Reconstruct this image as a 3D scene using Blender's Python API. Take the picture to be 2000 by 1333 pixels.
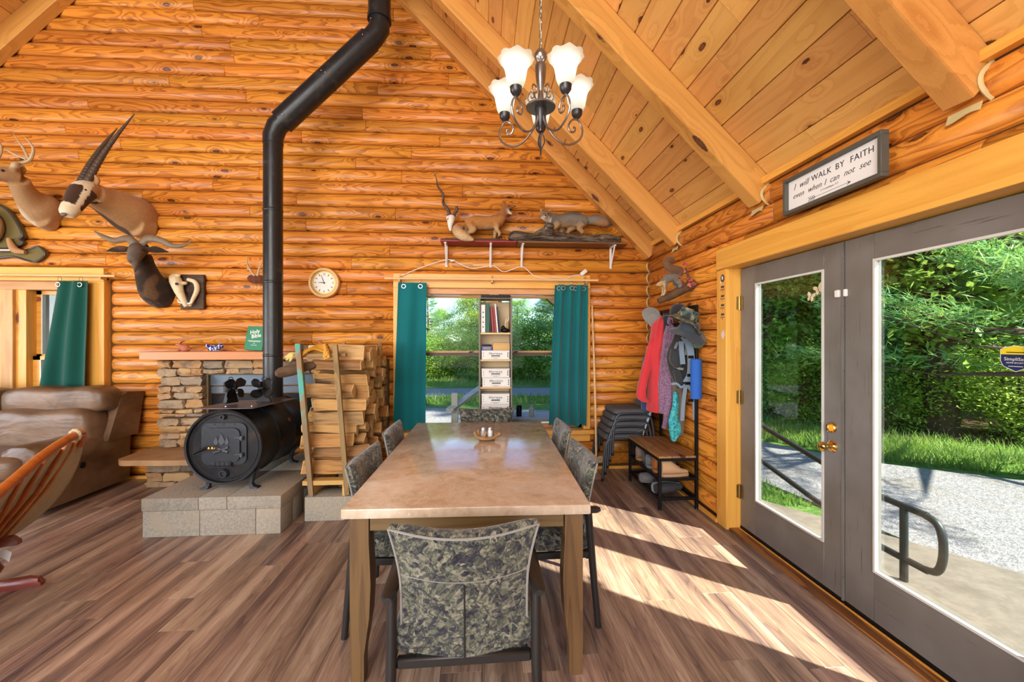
import bpy, bmesh, math, random
from mathutils import Vector, Matrix, Euler, noise as mnoise
R = math.radians
PI = math.pi
random.seed(7)
for o in list(bpy.data.objects):
    bpy.data.objects.remove(o)
S = bpy.context.scene
C = S.collection

# ------------------------------------------------------------------ camera
YAW = math.atan(0.0675)
cam = bpy.data.objects.new('camera', bpy.data.cameras.new('camera'))
C.objects.link(cam)
cam.location = (0, 0, 1.48)
cam.rotation_euler = (R(90), 0, -YAW)
cam.data.sensor_width = 36
cam.data.lens = 14.4
cam.data.shift_y = -3.5 / 2000
cam.data.clip_start = 0.05
cam.data.clip_end = 300
S.camera = cam

# ------------------------------------------------------------------ sky, sun, added fill lamps, exposure
SUN_AZ = (0.79, -0.62)          # direction towards the sun in plan
SUN_EL = 40
w = bpy.data.worlds.new('sky'); S.world = w; w.use_nodes = True
nt = w.node_tree; nt.nodes.clear()
sk = nt.nodes.new('ShaderNodeTexSky'); sk.sky_type = 'NISHITA'; sk.sun_disc = False
sk.sun_elevation = R(SUN_EL); sk.sun_rotation = math.atan2(SUN_AZ[0], SUN_AZ[1])
sk.air_density = 1.0; sk.dust_density = 0.15; sk.ozone_density = 1.0
bg = nt.nodes.new('ShaderNodeBackground'); bg.inputs[1].default_value = 0.33
wo = nt.nodes.new('ShaderNodeOutputWorld')
tint = nt.nodes.new('ShaderNodeMix'); tint.data_type = 'RGBA'; tint.blend_type = 'MULTIPLY'; tint.inputs[0].default_value = 1.0; tint.inputs[7].default_value = (0.80, 0.96, 1.22, 1)
nt.links.new(sk.outputs[0], tint.inputs[6]); nt.links.new(tint.outputs[2], bg.inputs[0]); nt.links.new(bg.outputs[0], wo.inputs[0])

sl = bpy.data.lights.new('sun', 'SUN'); sl.energy = 18.0; sl.angle = R(0.9); sl.color = (1, 0.93, 0.80)
so = bpy.data.objects.new('sun', sl); C.objects.link(so)
hd = math.cos(R(SUN_EL))
so.rotation_euler = Vector((SUN_AZ[0] * hd, SUN_AZ[1] * hd, math.sin(R(SUN_EL)))).to_track_quat('Z', 'Y').to_euler()

def area(name, loc, target, sx, sy, watts, col):
    l = bpy.data.lights.new(name, 'AREA'); l.shape = 'RECTANGLE'; l.size = sx; l.size_y = sy
    l.energy = watts; l.color = col
    o = bpy.data.objects.new(name, l); C.objects.link(o); o.location = loc
    o.rotation_euler = (Vector(target) - Vector(loc)).to_track_quat('-Z', 'Y').to_euler()
    return o
# unseen area lamps added to fill the room from behind and from the left
area('fill_lamp_rear', (-2.2, -4.35, 2.0), (-2.2, 5, 1.6), 7.0, 3.0, 430, (1, 0.97, 0.93))
area('fill_lamp_gable', (-2.5, -4.35, 4.7), (-2.5, 5, 3.5), 3.6, 2.0, 260, (1, 0.97, 0.93))
area('fill_lamp_left', (-6.85, 0.6, 1.5), (2, 0.8, 1.3), 5.0, 1.7, 220, (0.97, 0.98, 1.0))

S.cycles.max_bounces = 7; S.cycles.diffuse_bounces = 3; S.cycles.glossy_bounces = 3; S.cycles.transmission_bounces = 4; S.cycles.transparent_max_bounces = 10
S.cycles.caustics_reflective = False; S.cycles.caustics_refractive = False
S.cycles.use_adaptive_sampling = True; S.cycles.adaptive_threshold = 0.04
S.cycles.sample_clamp_indirect = 6.0
V = S.view_settings
V.view_transform = 'Standard'
try: V.look = 'None'
except Exception: pass
V.exposure = 0.0; V.gamma = 1.0; V.use_curve_mapping = False

# ------------------------------------------------------------------ helpers: meshes
class MB:
    """collects shapes, builds ONE mesh object"""
    def __init__(s): s.v = []; s.f = []; s.mi = []; s.cur = 0
    def add(s, vs, fs, M=None):
        b = len(s.v)
        s.v += [tuple(M @ Vector(p)) if M is not None else tuple(p) for p in vs]
        for f in fs: s.f.append([b + i for i in f]); s.mi.append(s.cur)
        return s
    def box(s, x0, x1, y0, y1, z0, z1, M=None):
        vs = [(x0,y0,z0),(x1,y0,z0),(x1,y1,z0),(x0,y1,z0),(x0,y0,z1),(x1,y0,z1),(x1,y1,z1),(x0,y1,z1)]
        return s.add(vs, [(0,3,2,1),(4,5,6,7),(0,1,5,4),(1,2,6,5),(2,3,7,6),(3,0,4,7)], M)
    def cbox(s, x0, x1, y0, y1, z0, z1, b=0.005, seg=1, M=None):
        bm = bmesh.new(); bmesh.ops.create_cube(bm, size=1)
        for v in bm.verts:
            v.co = Vector(((x0+x1)/2 + v.co.x*(x1-x0), (y0+y1)/2 + v.co.y*(y1-y0), (z0+z1)/2 + v.co.z*(z1-z0)))
        bmesh.ops.bevel(bm, geom=list(bm.edges), offset=b, segments=seg, affect='EDGES', profile=0.5)
        bm.verts.index_update()
        s.add([v.co for v in bm.verts], [[v.index for v in f.verts] for f in bm.faces], M); bm.free()
        return s
    def tube(s, pts, r, n=8, cap=True, M=None, flat=None):
        pts = [Vector(p) for p in pts]; k = len(pts)
        rs = r if isinstance(r, (list, tuple)) else [r]*k
        vs = []; nrm = None
        for i, p in enumerate(pts):
            t = (pts[min(i+1,k-1)] - pts[max(i-1,0)])
            t = t.normalized() if t.length > 1e-9 else Vector((0,0,1))
            if nrm is None:
                a = Vector((0,0,1)) if abs(t.z) < 0.9 else Vector((1,0,0))
                nrm = (a - t*a.dot(t)).normalized()
            else:
                nrm = nrm - t*nrm.dot(t)
                nrm = nrm.normalized() if nrm.length > 1e-6 else t.orthogonal().normalized()
            bn = t.cross(nrm)
            fl = flat if flat else 1.0
            for j in range(n):
                a = 2*PI*j/n
                vs.append(p + nrm*math.cos(a)*rs[i] + bn*math.sin(a)*rs[i]*fl)
        fs = []
        for i in range(k-1):
            for j in range(n):
                j2 = (j+1) % n
                fs.append((i*n+j, i*n+j2, (i+1)*n+j2, (i+1)*n+j))
        if cap:
            fs.append(list(range(n))[::-1]); fs.append([(k-1)*n+j for j in range(n)])
        return s.add(vs, fs, M)
    def lathe(s, prof, n=16, M=None, cap=True):
        vs = []; k = len(prof)
        for r, z in prof:
            for j in range(n):
                a = 2*PI*j/n; vs.append((r*math.cos(a), r*math.sin(a), z))
        fs = [(i*n+j, i*n+(j+1)%n, (i+1)*n+(j+1)%n, (i+1)*n+j) for i in range(k-1) for j in range(n)]
        if cap:
            if prof[0][0] > 1e-5: fs.append(list(range(n))[::-1])
            if prof[-1][0] > 1e-5: fs.append([(k-1)*n+j for j in range(n)])
        return s.add(vs, fs, M)
    def prism(s, poly, d0, d1, M=None):
        n = len(poly)
        vs = [(x, y, d0) for x, y in poly] + [(x, y, d1) for x, y in poly]
        fs = [list(range(n))[::-1], list(range(n, 2*n))] + [(i, (i+1)%n, n+(i+1)%n, n+i) for i in range(n)]
        return s.add(vs, fs, M)
    def loft(s, rings, cap=True, M=None, closed=True):
        n = len(rings[0]); vs = [p for r in rings for p in r]; fs = []
        m = n if closed else n-1
        for i in range(len(rings)-1):
            for j in range(m):
                fs.append((i*n+j, i*n+(j+1)%n, (i+1)*n+(j+1)%n, (i+1)*n+j))
        if cap and closed: fs.append(list(range(n))[::-1]); fs.append([(len(rings)-1)*n+j for j in range(n)])
        return s.add(vs, fs, M)
    def ell(s, c, r, n=14, m=9, M=None):
        vs = []; fs = []
        for i in range(1, m):
            p = PI*i/m
            for j in range(n):
                a = 2*PI*j/n
                vs.append((c[0]+r[0]*math.sin(p)*math.cos(a), c[1]+r[1]*math.sin(p)*math.sin(a), c[2]-r[2]*math.cos(p)))
        k = len(vs); vs += [(c[0],c[1],c[2]-r[2]), (c[0],c[1],c[2]+r[2])]
        for i in range(m-2):
            for j in range(n): fs.append((i*n+j, i*n+(j+1)%n, (i+1)*n+(j+1)%n, (i+1)*n+j))
        for j in range(n): fs.append((k, (j+1)%n, j)); fs.append((k+1, (m-2)*n+j, (m-2)*n+(j+1)%n))
        return s.add(vs, fs, M)
    def grid(s, fn, nu, nv, M=None, thick=0.0):
        """fn(u,v) -> point; thick > 0 gives a closed sheet"""
        vs = [Vector(fn(i/nu, j/nv)) for j in range(nv+1) for i in range(nu+1)]
        idx = lambda i, j: j*(nu+1)+i
        fs = [(idx(i,j), idx(i+1,j), idx(i+1,j+1), idx(i,j+1)) for j in range(nv) for i in range(nu)]
        if thick:
            N = [Vector() for _ in vs]
            for f in fs:
                nn = (vs[f[1]]-vs[f[0]]).cross(vs[f[3]]-vs[f[0]])
                for q in f: N[q] = N[q] + nn
            b = len(vs)
            vs = vs + [p - (q.normalized()*thick if q.length > 1e-12 else Vector()) for p, q in zip(vs, N)]
            fs2 = [tuple(reversed([b+q for q in f])) for f in fs]
            rim = [idx(i,0) for i in range(nu+1)] + [idx(nu,j) for j in range(1,nv+1)] + [idx(i,nv) for i in range(nu-1,-1,-1)] + [idx(0,j) for j in range(nv-1,0,-1)]
            fs = fs + fs2 + [(rim[(q+1)%len(rim)], rim[q], b+rim[q], b+rim[(q+1)%len(rim)]) for q in range(len(rim))]
        return s.add(vs, fs, M)
    def mesh(s, name, ang=40):
        me = bpy.data.meshes.new(name); me.from_pydata(s.v, [], s.f)
        if any(s.mi):
            for p, i in zip(me.polygons, s.mi): p.material_index = i
        me.update()
        if ang:
            me.shade_smooth(); me.set_sharp_from_angle(angle=R(ang))
        return me
    def build(s, name, mat, parent=None, loc=None, rot=None, ang=40):
        me = s.mesh(name, ang)
        for m in (mat if isinstance(mat, (list, tuple)) else [mat]): me.materials.append(m)
        return link(name, me, parent, loc, rot)

def link(name, me, parent=None, loc=None, rot=None):
    o = bpy.data.objects.new(name, me); C.objects.link(o)
    if parent is not None: o.parent = parent
    if loc is not None: o.location = loc
    if rot is not None: o.rotation_euler = rot
    return o
def empty(name, loc=(0,0,0), rot=(0,0,0), parent=None):
    o = bpy.data.objects.new(name, None); C.objects.link(o); o.location = loc; o.rotation_euler = rot
    o.empty_display_size = 0.1
    if parent is not None: o.parent = parent
    return o
def tag(o, label=None, cat=None, group=None, kind=None):
    if label: o['label'] = label
    if cat: o['category'] = cat
    if group: o['group'] = group
    if kind: o['kind'] = kind
    return o
def thing(name, label, cat, loc=(0,0,0), rot=(0,0,0), group=None):
    return tag(empty(name, loc, rot), label, cat, group)
def copy_tree(o, parent=None):
    c = o.copy(); C.objects.link(c)
    if parent is not None: c.parent = parent
    for ch in o.children: copy_tree(ch, c)
    return c
def T(x, y, z): return Matrix.Translation((x, y, z))
def RX(a): return Matrix.Rotation(R(a), 4, 'X')
def RY(a): return Matrix.Rotation(R(a), 4, 'Y')
def RZ(a): return Matrix.Rotation(R(a), 4, 'Z')
def circ(n, rx, ry, cx=0, cy=0): return [(cx+rx*math.cos(2*PI*i/n), cy+ry*math.sin(2*PI*i/n)) for i in range(n)]
def rrect(w, h, r, n=4):
    p = []
    for cx, cy, a0 in ((w/2-r,h/2-r,0),(-w/2+r,h/2-r,90),(-w/2+r,-h/2+r,180),(w/2-r,-h/2+r,270)):
        for i in range(n+1):
            a = R(a0 + 90*i/n); p.append((cx+r*math.cos(a), cy+r*math.sin(a)))
    return p
def spline(pts, k=6):
    """Catmull-Rom through points (any dimension tuples)"""
    P = [tuple(p) for p in pts]; out = []
    Q = [tuple(2*a-b for a, b in zip(P[0], P[1]))] + P + [tuple(2*a-b for a, b in zip(P[-1], P[-2]))]
    for i in range(1, len(Q)-2):
        for j in range(k):
            t = j/k
            out.append(tuple(0.5*((2*b)+(-a+c)*t+(2*a-5*b+4*c-d)*t*t+(-a+3*b-3*c+d)*t**3) for a, b, c, d in zip(Q[i-1],Q[i],Q[i+1],Q[i+2])))
    out.append(P[-1]); return out
def text_mesh(body, size, depth=0.0006, shear=0.0, align='CENTER', spacing=1.0, offset=0.0):
    cu = bpy.data.curves.new('t', 'FONT'); cu.body = body; cu.size = size; cu.extrude = depth; cu.shear = shear
    cu.align_x = align; cu.align_y = 'CENTER'; cu.space_character = spacing; cu.resolution_u = 2; cu.offset = offset
    o = bpy.data.objects.new('t', cu); C.objects.link(o)
    me = bpy.data.meshes.new_from_object(o.evaluated_get(bpy.context.evaluated_depsgraph_get()))
    bpy.data.objects.remove(o); bpy.data.curves.remove(cu)
    return me
def lettering(name, body, size, mat, parent, M, depth=0.0006, shear=0.0, align='CENTER', spacing=1.0, offset=0.0):
    me = text_mesh(body, size, depth, shear, align, spacing, offset); me.name = name
    me.materials.clear(); me.materials.append(mat); me.transform(M)
    return link(name, me, parent)
def sculpt(mb, name, voxel, colour, mat, parent=None, smooth=6, M=None, jitter=0.0):
    """fuse the overlapping pieces of mb into ONE continuous skin, colour it by position"""
    me = mb.mesh(name, 0); o = link('tmp', me)
    m = o.modifiers.new('r', 'REMESH'); m.mode = 'VOXEL'; m.voxel_size = voxel; m.use_smooth_shade = True
    m2 = o.modifiers.new('s', 'SMOOTH'); m2.factor = 0.5; m2.iterations = smooth
    out = bpy.data.meshes.new_from_object(o.evaluated_get(bpy.context.evaluated_depsgraph_get()))
    bpy.data.objects.remove(o); bpy.data.meshes.remove(me)
    out.name = name
    at = out.color_attributes.new('Col', 'FLOAT_COLOR', 'POINT')
    for i, v in enumerate(out.vertices):
        q = v.co
        if jitter: q = q + mnoise.noise_vector(v.co*14)*jitter
        c = colour(q); at.data[i].color = (c[0], c[1], c[2], 1)
    if M is not None: out.transform(M)
    out.materials.clear(); out.materials.append(mat)
    return link(name, out, parent)

# ------------------------------------------------------------------ helpers: materials
def srgb(r, g, b):
    f = lambda c: (c/255/12.92) if c/255 <= 0.04045 else ((c/255+0.055)/1.055)**2.4
    return (f(r), f(g), f(b))
class NT:
    def __init__(s, name):
        s.mat = bpy.data.materials.new(name); s.mat.use_nodes = True
        s.t = s.mat.node_tree; s.t.nodes.clear()
        s.out = s.n('ShaderNodeOutputMaterial')
    def n(s, typ, **kw):
        nd = s.t.nodes.new(typ)
        for k, v in kw.items(): setattr(nd, k, v)
        return nd
    def l(s, a, b): s.t.links.new(a, b)
    def val(s, sock, v):
        if hasattr(v, 'is_linked') or isinstance(v, bpy.types.NodeSocket): s.l(v, sock)
        else:
            if isinstance(v, (tuple, list)) and len(v) == 3 and len(sock.default_value) == 4: v = (*v, 1)
            sock.default_value = v
    def math(s, op, a, b=None, c=None):
        nd = s.n('ShaderNodeMath', operation=op); s.val(nd.inputs[0], a)
        if b is not None: s.val(nd.inputs[1], b)
        if c is not None: s.val(nd.inputs[2], c)
        return nd.outputs[0]
    def vm(s, op, a, b):
        nd = s.n('ShaderNodeVectorMath', operation=op); s.val(nd.inputs[0], a); s.val(nd.inputs[1], b)
        return nd.outputs[0]
    def noise(s, vec, scale=5, detail=2, rough=0.5, dist=0.0):
        nd = s.n('ShaderNodeTexNoise'); s.l(vec, nd.inputs['Vector'])
        nd.inputs['Scale'].default_value = scale; nd.inputs['Detail'].default_value = detail
        nd.inputs['Roughness'].default_value = rough; nd.inputs['Distortion'].default_value = dist
        return nd.outputs['Fac']
    def voro(s, vec, scale=5, out='Distance', feature='F1'):
        nd = s.n('ShaderNodeTexVoronoi', feature=feature); s.l(vec, nd.inputs['Vector']); nd.inputs['Scale'].default_value = scale
        return nd.outputs[out]
    def mr(s, v, a, b, c=0.0, d=1.0, smooth=True):
        nd = s.n('ShaderNodeMapRange'); nd.interpolation_type = 'SMOOTHSTEP' if smooth else 'LINEAR'
        s.val(nd.inputs[0], v)
        for i, q in enumerate((a, b, c, d)): nd.inputs[i+1].default_value = q
        return nd.outputs[0]
    def mix(s, fac, a, b, mode='MIX'):
        nd = s.n('ShaderNodeMix', data_type='RGBA', blend_type=mode)
        s.val(nd.inputs[0], fac); s.val(nd.inputs[6], a); s.val(nd.inputs[7], b)
        return nd.outputs[2]
    def ramp(s, fac, stops, interp='LINEAR'):
        nd = s.n('ShaderNodeValToRGB'); cr = nd.color_ramp; cr.interpolation = interp
        while len(cr.elements) < len(stops): cr.elements.new(0.5)
        for e, (p, c) in zip(cr.elements, stops): e.position = p; e.color = (*c, 1)
        s.l(fac, nd.inputs[0]); return nd.outputs[0]
    def obj(s): return s.n('ShaderNodeTexCoord').outputs['Object']
    def objr(s, k=(31.7, 17.3, 23.9)):
        """object coordinates shifted by a random amount for every object"""
        r = s.n('ShaderNodeObjectInfo').outputs['Random']
        cb = s.n('ShaderNodeCombineXYZ')
        for i in range(3): s.l(s.math('MULTIPLY', r, k[i]), cb.inputs[i])
        return s.vm('ADD', s.obj(), cb.outputs[0]), r
    def sc(s, vec, x, y, z): return s.vm('MULTIPLY', vec, (x, y, z))
    def bump(s, h, strength=0.3, dist=0.01):
        nd = s.n('ShaderNodeBump'); nd.inputs['Strength'].default_value = strength; nd.inputs['Distance'].default_value = dist
        s.l(h, nd.inputs['Height']); return nd.outputs[0]
    def bsdf(s, col, rough=0.5, metal=0.0, bump=None, coat=0.0, spec=None, sheen=0.0, sss=0.0, coat_rough=0.15):
        b = s.n('ShaderNodeBsdfPrincipled'); s.val(b.inputs['Base Color'], col); s.val(b.inputs['Roughness'], rough)
        s.val(b.inputs['Metallic'], metal)
        if spec is not None: b.inputs['Specular IOR Level'].default_value = spec
        if coat: b.inputs['Coat Weight'].default_value = coat; b.inputs['Coat Roughness'].default_value = coat_rough
        if sheen: b.inputs['Sheen Weight'].default_value = sheen
        if bump is not None: s.l(bump, b.inputs['Normal'])
        s.l(b.outputs[0], s.out.inputs[0]); s.b = b
        return s.mat
def hsv_var(s, col, r, amt_v=0.3, amt_h=0.02):
    nd = s.n('ShaderNodeHueSaturation'); s.val(nd.inputs['Color'], col)
    s.l(s.math('ADD', s.math('MULTIPLY', r, amt_v), 1-amt_v/2), nd.inputs['Value'])
    r2 = s.math('FRACT', s.math('MULTIPLY', r, 13.7))
    s.l(s.math('ADD', s.math('MULTIPLY', r2, amt_h), 0.5-amt_h/2), nd.inputs['Hue'])
    return nd.outputs[0]
def wood(name, light, dark, knot=None, rough=0.35, rings=11, stretch=(0.9, 7, 7), knots=(2.6, 6.5, 6.5), line=0.75, vary=0.3, coat=0.0, bump=0.12, fine=0.25, hue=0.02):
    s = NT(name); p, r = s.objr()
    warp = s.noise(s.sc(p, *stretch), 1.0, 2.4, 0.5)
    val = s.math('MULTIPLY', warp, rings)
    km = None
    if knot:
        kd = s.math('ADD', s.voro(s.sc(p, *knots), 1.0), s.math('MULTIPLY', s.math('SUBTRACT', s.noise(p, 60, 2), 0.5), 0.05))
        val = s.math('ADD', val, s.math('MULTIPLY', s.mr(kd, 0.42, 0.02), 2.4))
        km = s.mr(kd, 0.115, 0.090)
    saw = s.math('FRACT', val)
    ln = s.math('MULTIPLY', s.mr(saw, 0.30, 0.95), s.mr(saw, 1.0, 0.955))
    saw2 = s.math('FRACT', s.math('MULTIPLY', val, 3.3))
    ln2 = s.math('MULTIPLY', s.mr(saw2, 0.35, 0.9), s.mr(saw2, 1.0, 0.92))
    fg = s.noise(s.sc(p, 7, 260, 260), 1.0, 3, 0.65)
    st = s.noise(s.sc(p, 1.1, 30, 30), 1.0, 2, 0.6)
    fac = s.math('ADD', s.math('MULTIPLY', ln, line), s.math('MULTIPLY', s.math('SUBTRACT', fg, 0.5), fine*1.6))
    fac = s.math('ADD', fac, s.math('MULTIPLY', ln2, line*0.22))
    big = s.noise(s.sc(p, 0.7, 2, 2), 1.0, 2)
    fac = s.math('ADD', fac, s.math('ADD', s.math('MULTIPLY', s.math('SUBTRACT', big, 0.5), 0.5), s.math('MULTIPLY', s.math('SUBTRACT', st, 0.5), 0.45)))
    if knot: fac = s.math('ADD', fac, s.mr(kd, 0.26, 0.11, 0.0, 0.3))
    cl = s.n('ShaderNodeClamp'); s.l(fac, cl.inputs[0])
    col = s.mix(cl.outputs[0], light, dark)
    if knot: col = s.mix(km, col, s.mix(s.mr(kd, 0.02, 0.09), tuple(min(1, c*2.6) for c in knot), knot))
    col = hsv_var(s, col, r, vary, hue)
    bp = s.bump(s.math('ADD', s.math('MULTIPLY', ln, 0.5), fg), bump, 0.004) if bump else None
    return s.bsdf(col, rough, bump=bp, coat=coat, spec=0.42)
def plain(name, col, rough=0.5, metal=0.0, var=0.15, scale=8, bump=0.0, bscale=60, coat=0.0, sheen=0.0, spec=None, rnd=0.0):
    s = NT(name); p, r = s.objr()
    n = s.noise(p, scale, 3, 0.6)
    k = tuple(c*(1-var) for c in col); k2 = tuple(min(1, c*(1+var)) for c in col)
    c = s.mix(n, k, k2)
    if rnd: c = hsv_var(s, c, r, rnd, 0.02)
    bp = s.bump(s.noise(p, bscale, 3, 0.6), bump, 0.004) if bump else None
    return s.bsdf(c, rough, metal, bp, coat, spec, sheen)
def fur(name, rough=0.8, var=0.35, scale=(40, 40, 40), bump=0.6):
    s = NT(name); p, r = s.objr()
    at = s.n('ShaderNodeAttribute', attribute_name='Col')
    n = s.noise(s.sc(p, *scale), 1.0, 3, 0.7); n2 = s.noise(p, 9, 2)
    f = s.math('ADD', s.math('MULTIPLY', s.math('SUBTRACT', n, 0.5), var*2), s.math('ADD', 1.0, s.math('MULTIPLY', s.math('SUBTRACT', n2, 0.5), var)))
    c = s.vm('MULTIPLY', at.outputs['Color'], s.comb(f)) if hasattr(s, 'comb') else None
    if c is None:
        cb = s.n('ShaderNodeCombineXYZ')
        for i in range(3): s.l(f, cb.inputs[i])
        c = s.vm('MULTIPLY', at.outputs['Color'], cb.outputs[0])
    return s.bsdf(c, rough, bump=s.bump(n, bump, 0.006), spec=0.2, sheen=0.15)
def leafy(name, a, b, trans=0.45):
    s = NT(name); p, r = s.objr()
    n = s.noise(p, 1.3, 3, 0.6); n2 = s.noise(p, 9.0, 1)
    f = s.math('ADD', s.math('MULTIPLY', n, 0.75), s.math('MULTIPLY', n2, 0.35))
    c = s.mix(s.mr(f, 0.3, 0.8), a, b); c = hsv_var(s, c, r, 0.45, 0.05)
    d = s.n('ShaderNodeBsdfPrincipled'); s.l(c, d.inputs['Base Color']); d.inputs['Roughness'].default_value = 0.5
    d.inputs['Specular IOR Level'].default_value = 0.3
    t = s.n('ShaderNodeBsdfTranslucent'); s.l(s.mix(0.5, c, (0.62, 0.88, 0.16)), t.inputs[0])
    m = s.n('ShaderNodeMixShader'); m.inputs[0].default_value = trans
    s.l(d.outputs[0], m.inputs[1]); s.l(t.outputs[0], m.inputs[2]); s.l(m.outputs[0], s.out.inputs[0])
    return s.mat
def glass_pane(name, tint=(0.97, 0.99, 0.98), refl=0.08):
    s = NT(name)
    t = s.n('ShaderNodeBsdfTransparent'); t.inputs[0].default_value = (*tint, 1)
    g = s.n('ShaderNodeBsdfGlossy'); g.inputs['Roughness'].default_value = 0.02
    fr = s.n('ShaderNodeFresnel'); fr.inputs[0].default_value = 1.45
    m = s.n('ShaderNodeMixShader'); s.l(s.math('MULTIPLY', fr.outputs[0], refl), m.inputs[0])
    s.l(t.outputs[0], m.inputs[1]); s.l(g.outputs[0], m.inputs[2]); s.l(m.outputs[0], s.out.inputs[0])
    return s.mat

M_ = {}
M_['log'] = wood('log_pine', (0.73, 0.285, 0.040), (0.30, 0.078, 0.009), (0.075, 0.022, 0.007), rough=0.34, rings=16, stretch=(0.75, 5.5, 5.5), knots=(2.6, 6.4, 6.4), vary=0.32, line=0.66, hue=0.012, fine=0.3)
M_['ceil'] = wood('ceiling_pine', (0.78, 0.42, 0.125), (0.52, 0.21, 0.045), (0.10, 0.032, 0.012), rough=0.42, rings=9, stretch=(0.4, 4, 4), knots=(2.9, 6.6, 6.6), line=0.30, vary=0.30, fine=0.35, hue=0.014)
M_['beam'] = wood('beam_pine', (0.68, 0.335, 0.085), (0.42, 0.165, 0.03), (0.10, 0.035, 0.015), rough=0.45, rings=6, stretch=(0.3, 5, 5), knots=(1.2, 3.6, 3.6), line=0.3, vary=0.10, hue=0.01)
M_['trim'] = wood('trim_pine', (0.86, 0.44, 0.085), (0.62, 0.24, 0.035), (0.20, 0.06, 0.02), rough=0.32, rings=8, stretch=(0.3, 6, 6), knots=(1.0, 4.0, 4.0), line=0.32, vary=0.12, hue=0.01)
M_['rod'] = wood('dowel_wood', (0.80, 0.52, 0.25), (0.66, 0.38, 0.14), None, rough=0.45, rings=4, line=0.4)
M_['chink'] = plain('chinking', (0.10, 0.045, 0.012), 0.9)
M_['caulk'] = plain('caulk_line', (0.62, 0.50, 0.24), 0.7, bump=0.3)
M_['glass'] = glass_pane('window_glass')
M_['black_metal'] = plain('black_metal', (0.012, 0.012, 0.014), 0.42, 0.6, 0.3, 20)
M_['white'] = plain('white_paint', (0.82, 0.82, 0.80), 0.5, 0, 0.05)
M_['steel'] = plain('bright_steel', (0.62, 0.60, 0.57), 0.25, 1.0, 0.1)
M_['brass'] = plain('polished_brass', (0.83, 0.55, 0.16), 0.14, 1.0, 0.1)
M_['ink'] = plain('black_ink', (0.02, 0.02, 0.02), 0.7)
M_['bone'] = plain('bone', (0.72, 0.60, 0.38), 0.6, 0, 0.25, 25, 0.3)
M_['ivory'] = plain('ivory_paper', (0.80, 0.78, 0.72), 0.8, 0, 0.05)
# ================================================================== THE SETTING
def struct(name, label=None, parent=None, loc=(0,0,0)):
    return tag(empty(name, loc, parent=parent), label, None, None, 'structure')
PITCH, Z0 = 0.1389, 0.031
WB, WR = 4.665, 1.935            # groove planes of the back and the right wall
RIDGE_X, EAVE = -2.55, 4.52      # right slope of the ceiling: z = EAVE - x

def log_mesh(L, end0, end1, b=0.046, h=PITCH, seg=10):
    """half-round log along +X, z 0..h, bulging to -Y; end0/end1 = length of the rounded end"""
    mb = MB(); rings = []
    def ring(x, k):
        pts = []
        for i in range(seg+1):
            a = PI*i/seg
            pts.append((x, 0.012 - (b+0.012)*k*max(0, math.sin(a))**0.6, h/2 - (h/2-0.0015)*(0.55+0.45*k if k < 1 else 1)*math.cos(a)))
        return pts
    xs = []
    for x, k in (((0, 0.55), (end0*0.35, 0.85), (end0, 1.0)) if end0 > 0.01 else ((0, 0.93), (0.004, 1.0))): xs.append((x, k))
    for x, k in (((L-end1, 1.0), (L-end1*0.35, 0.85), (L, 0.55)) if end1 > 0.01 else ((L-0.004, 1.0), (L, 0.93))): xs.append((x, k))
    mb.loft([ring(x, k) for x, k in xs]); return mb

# ---- wall_back
wall_back = MB()
def hole_wall(mb, x0, x1, z0, z1, holes, y0, y1):
    xs = sorted({x0, x1, *[h[0] for h in holes], *[h[1] for h in holes]}); zs = sorted({z0, z1, *[h[2] for h in holes], *[h[3] for h in holes]})
    for a, b in zip(xs, xs[1:]):
        for c, d in zip(zs, zs[1:]):
            if not any(h[0] <= (a+b)/2 <= h[1] and h[2] <= (c+d)/2 <= h[3] for h in holes): mb.box(a, b, y0, y1, c, d)
W1 = (-0.93, 1.13, 0.45, 2.06)      # back window opening
W2 = (-6.30, -4.10, 0.55, 2.10)     # left window opening
hole_wall(wall_back, -7.1, 2.1, -0.15, 2.4, [W1, W2], WB-0.006, WB+0.16)
wall_back.prism([(-7.1,2.4),(2.1,2.4),(2.1,2.5),(RIDGE_X,7.2),(-7.1,2.62)], -(WB+0.16), -(WB-0.006), RX(90))
wall_back = tag(wall_back.build('wall_back', M_['chink'], ang=0), 'back gable wall of stacked varnished half-round pine logs', kind='structure')
rnd = random.Random(3)
def lay_row(parent, x0, x1, z, place, e0, e1, lo=1.1, hi=2.7):
    x = x0; first = True
    while x < x1 - 0.02:
        L = rnd.uniform(lo, hi) + 0.35
        if x1 - x - L < 0.5: L = x1 - x
        last = x + L >= x1 - 1e-6
        place(parent, x, L, z, e0 if first else 0, e1 if last else 0)
        x += L; first = False
def place_back(parent, x, L, z, e0, e1):
    log_mesh(L-0.002, e0, e1).build('log', M_['log'], parent, (x, WB, z), ang=50)
for n in range(0, 50):
    z = Z0 + PITCH*n; zm = z + PITCH/2
    xr = min(1.925, EAVE - z + 0.02); xl = max(-6.9, z - 9.62)
    if xr - xl < 0.15: break
    segs = [(xl, xr, 0, 0)]
    if 0.40 < zm < 2.15:
        segs = [(xl, -1.0, 0, 0.0), (1.20, xr, 0.0, 0)]
    if 0.5 < zm < 2.15:
        o = []
        for a, b, e, g in segs:
            if a < -4.0 < b: o.append((-3.965, b, 0.05, g))
            else: o.append((a, b, e, g))
        segs = o
    for a, b, e, g in segs: lay_row(wall_back, a, b, z, place_back, e, g)
MB().box(-6.9, 1.93, WB-0.075, WB-0.05, 0, 0.03).build('baseboard_back', M_['trim'], ang=0)
tag(bpy.data.objects['baseboard_back'], 'thin pine strip along the foot of the back log wall', kind='structure')

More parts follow.
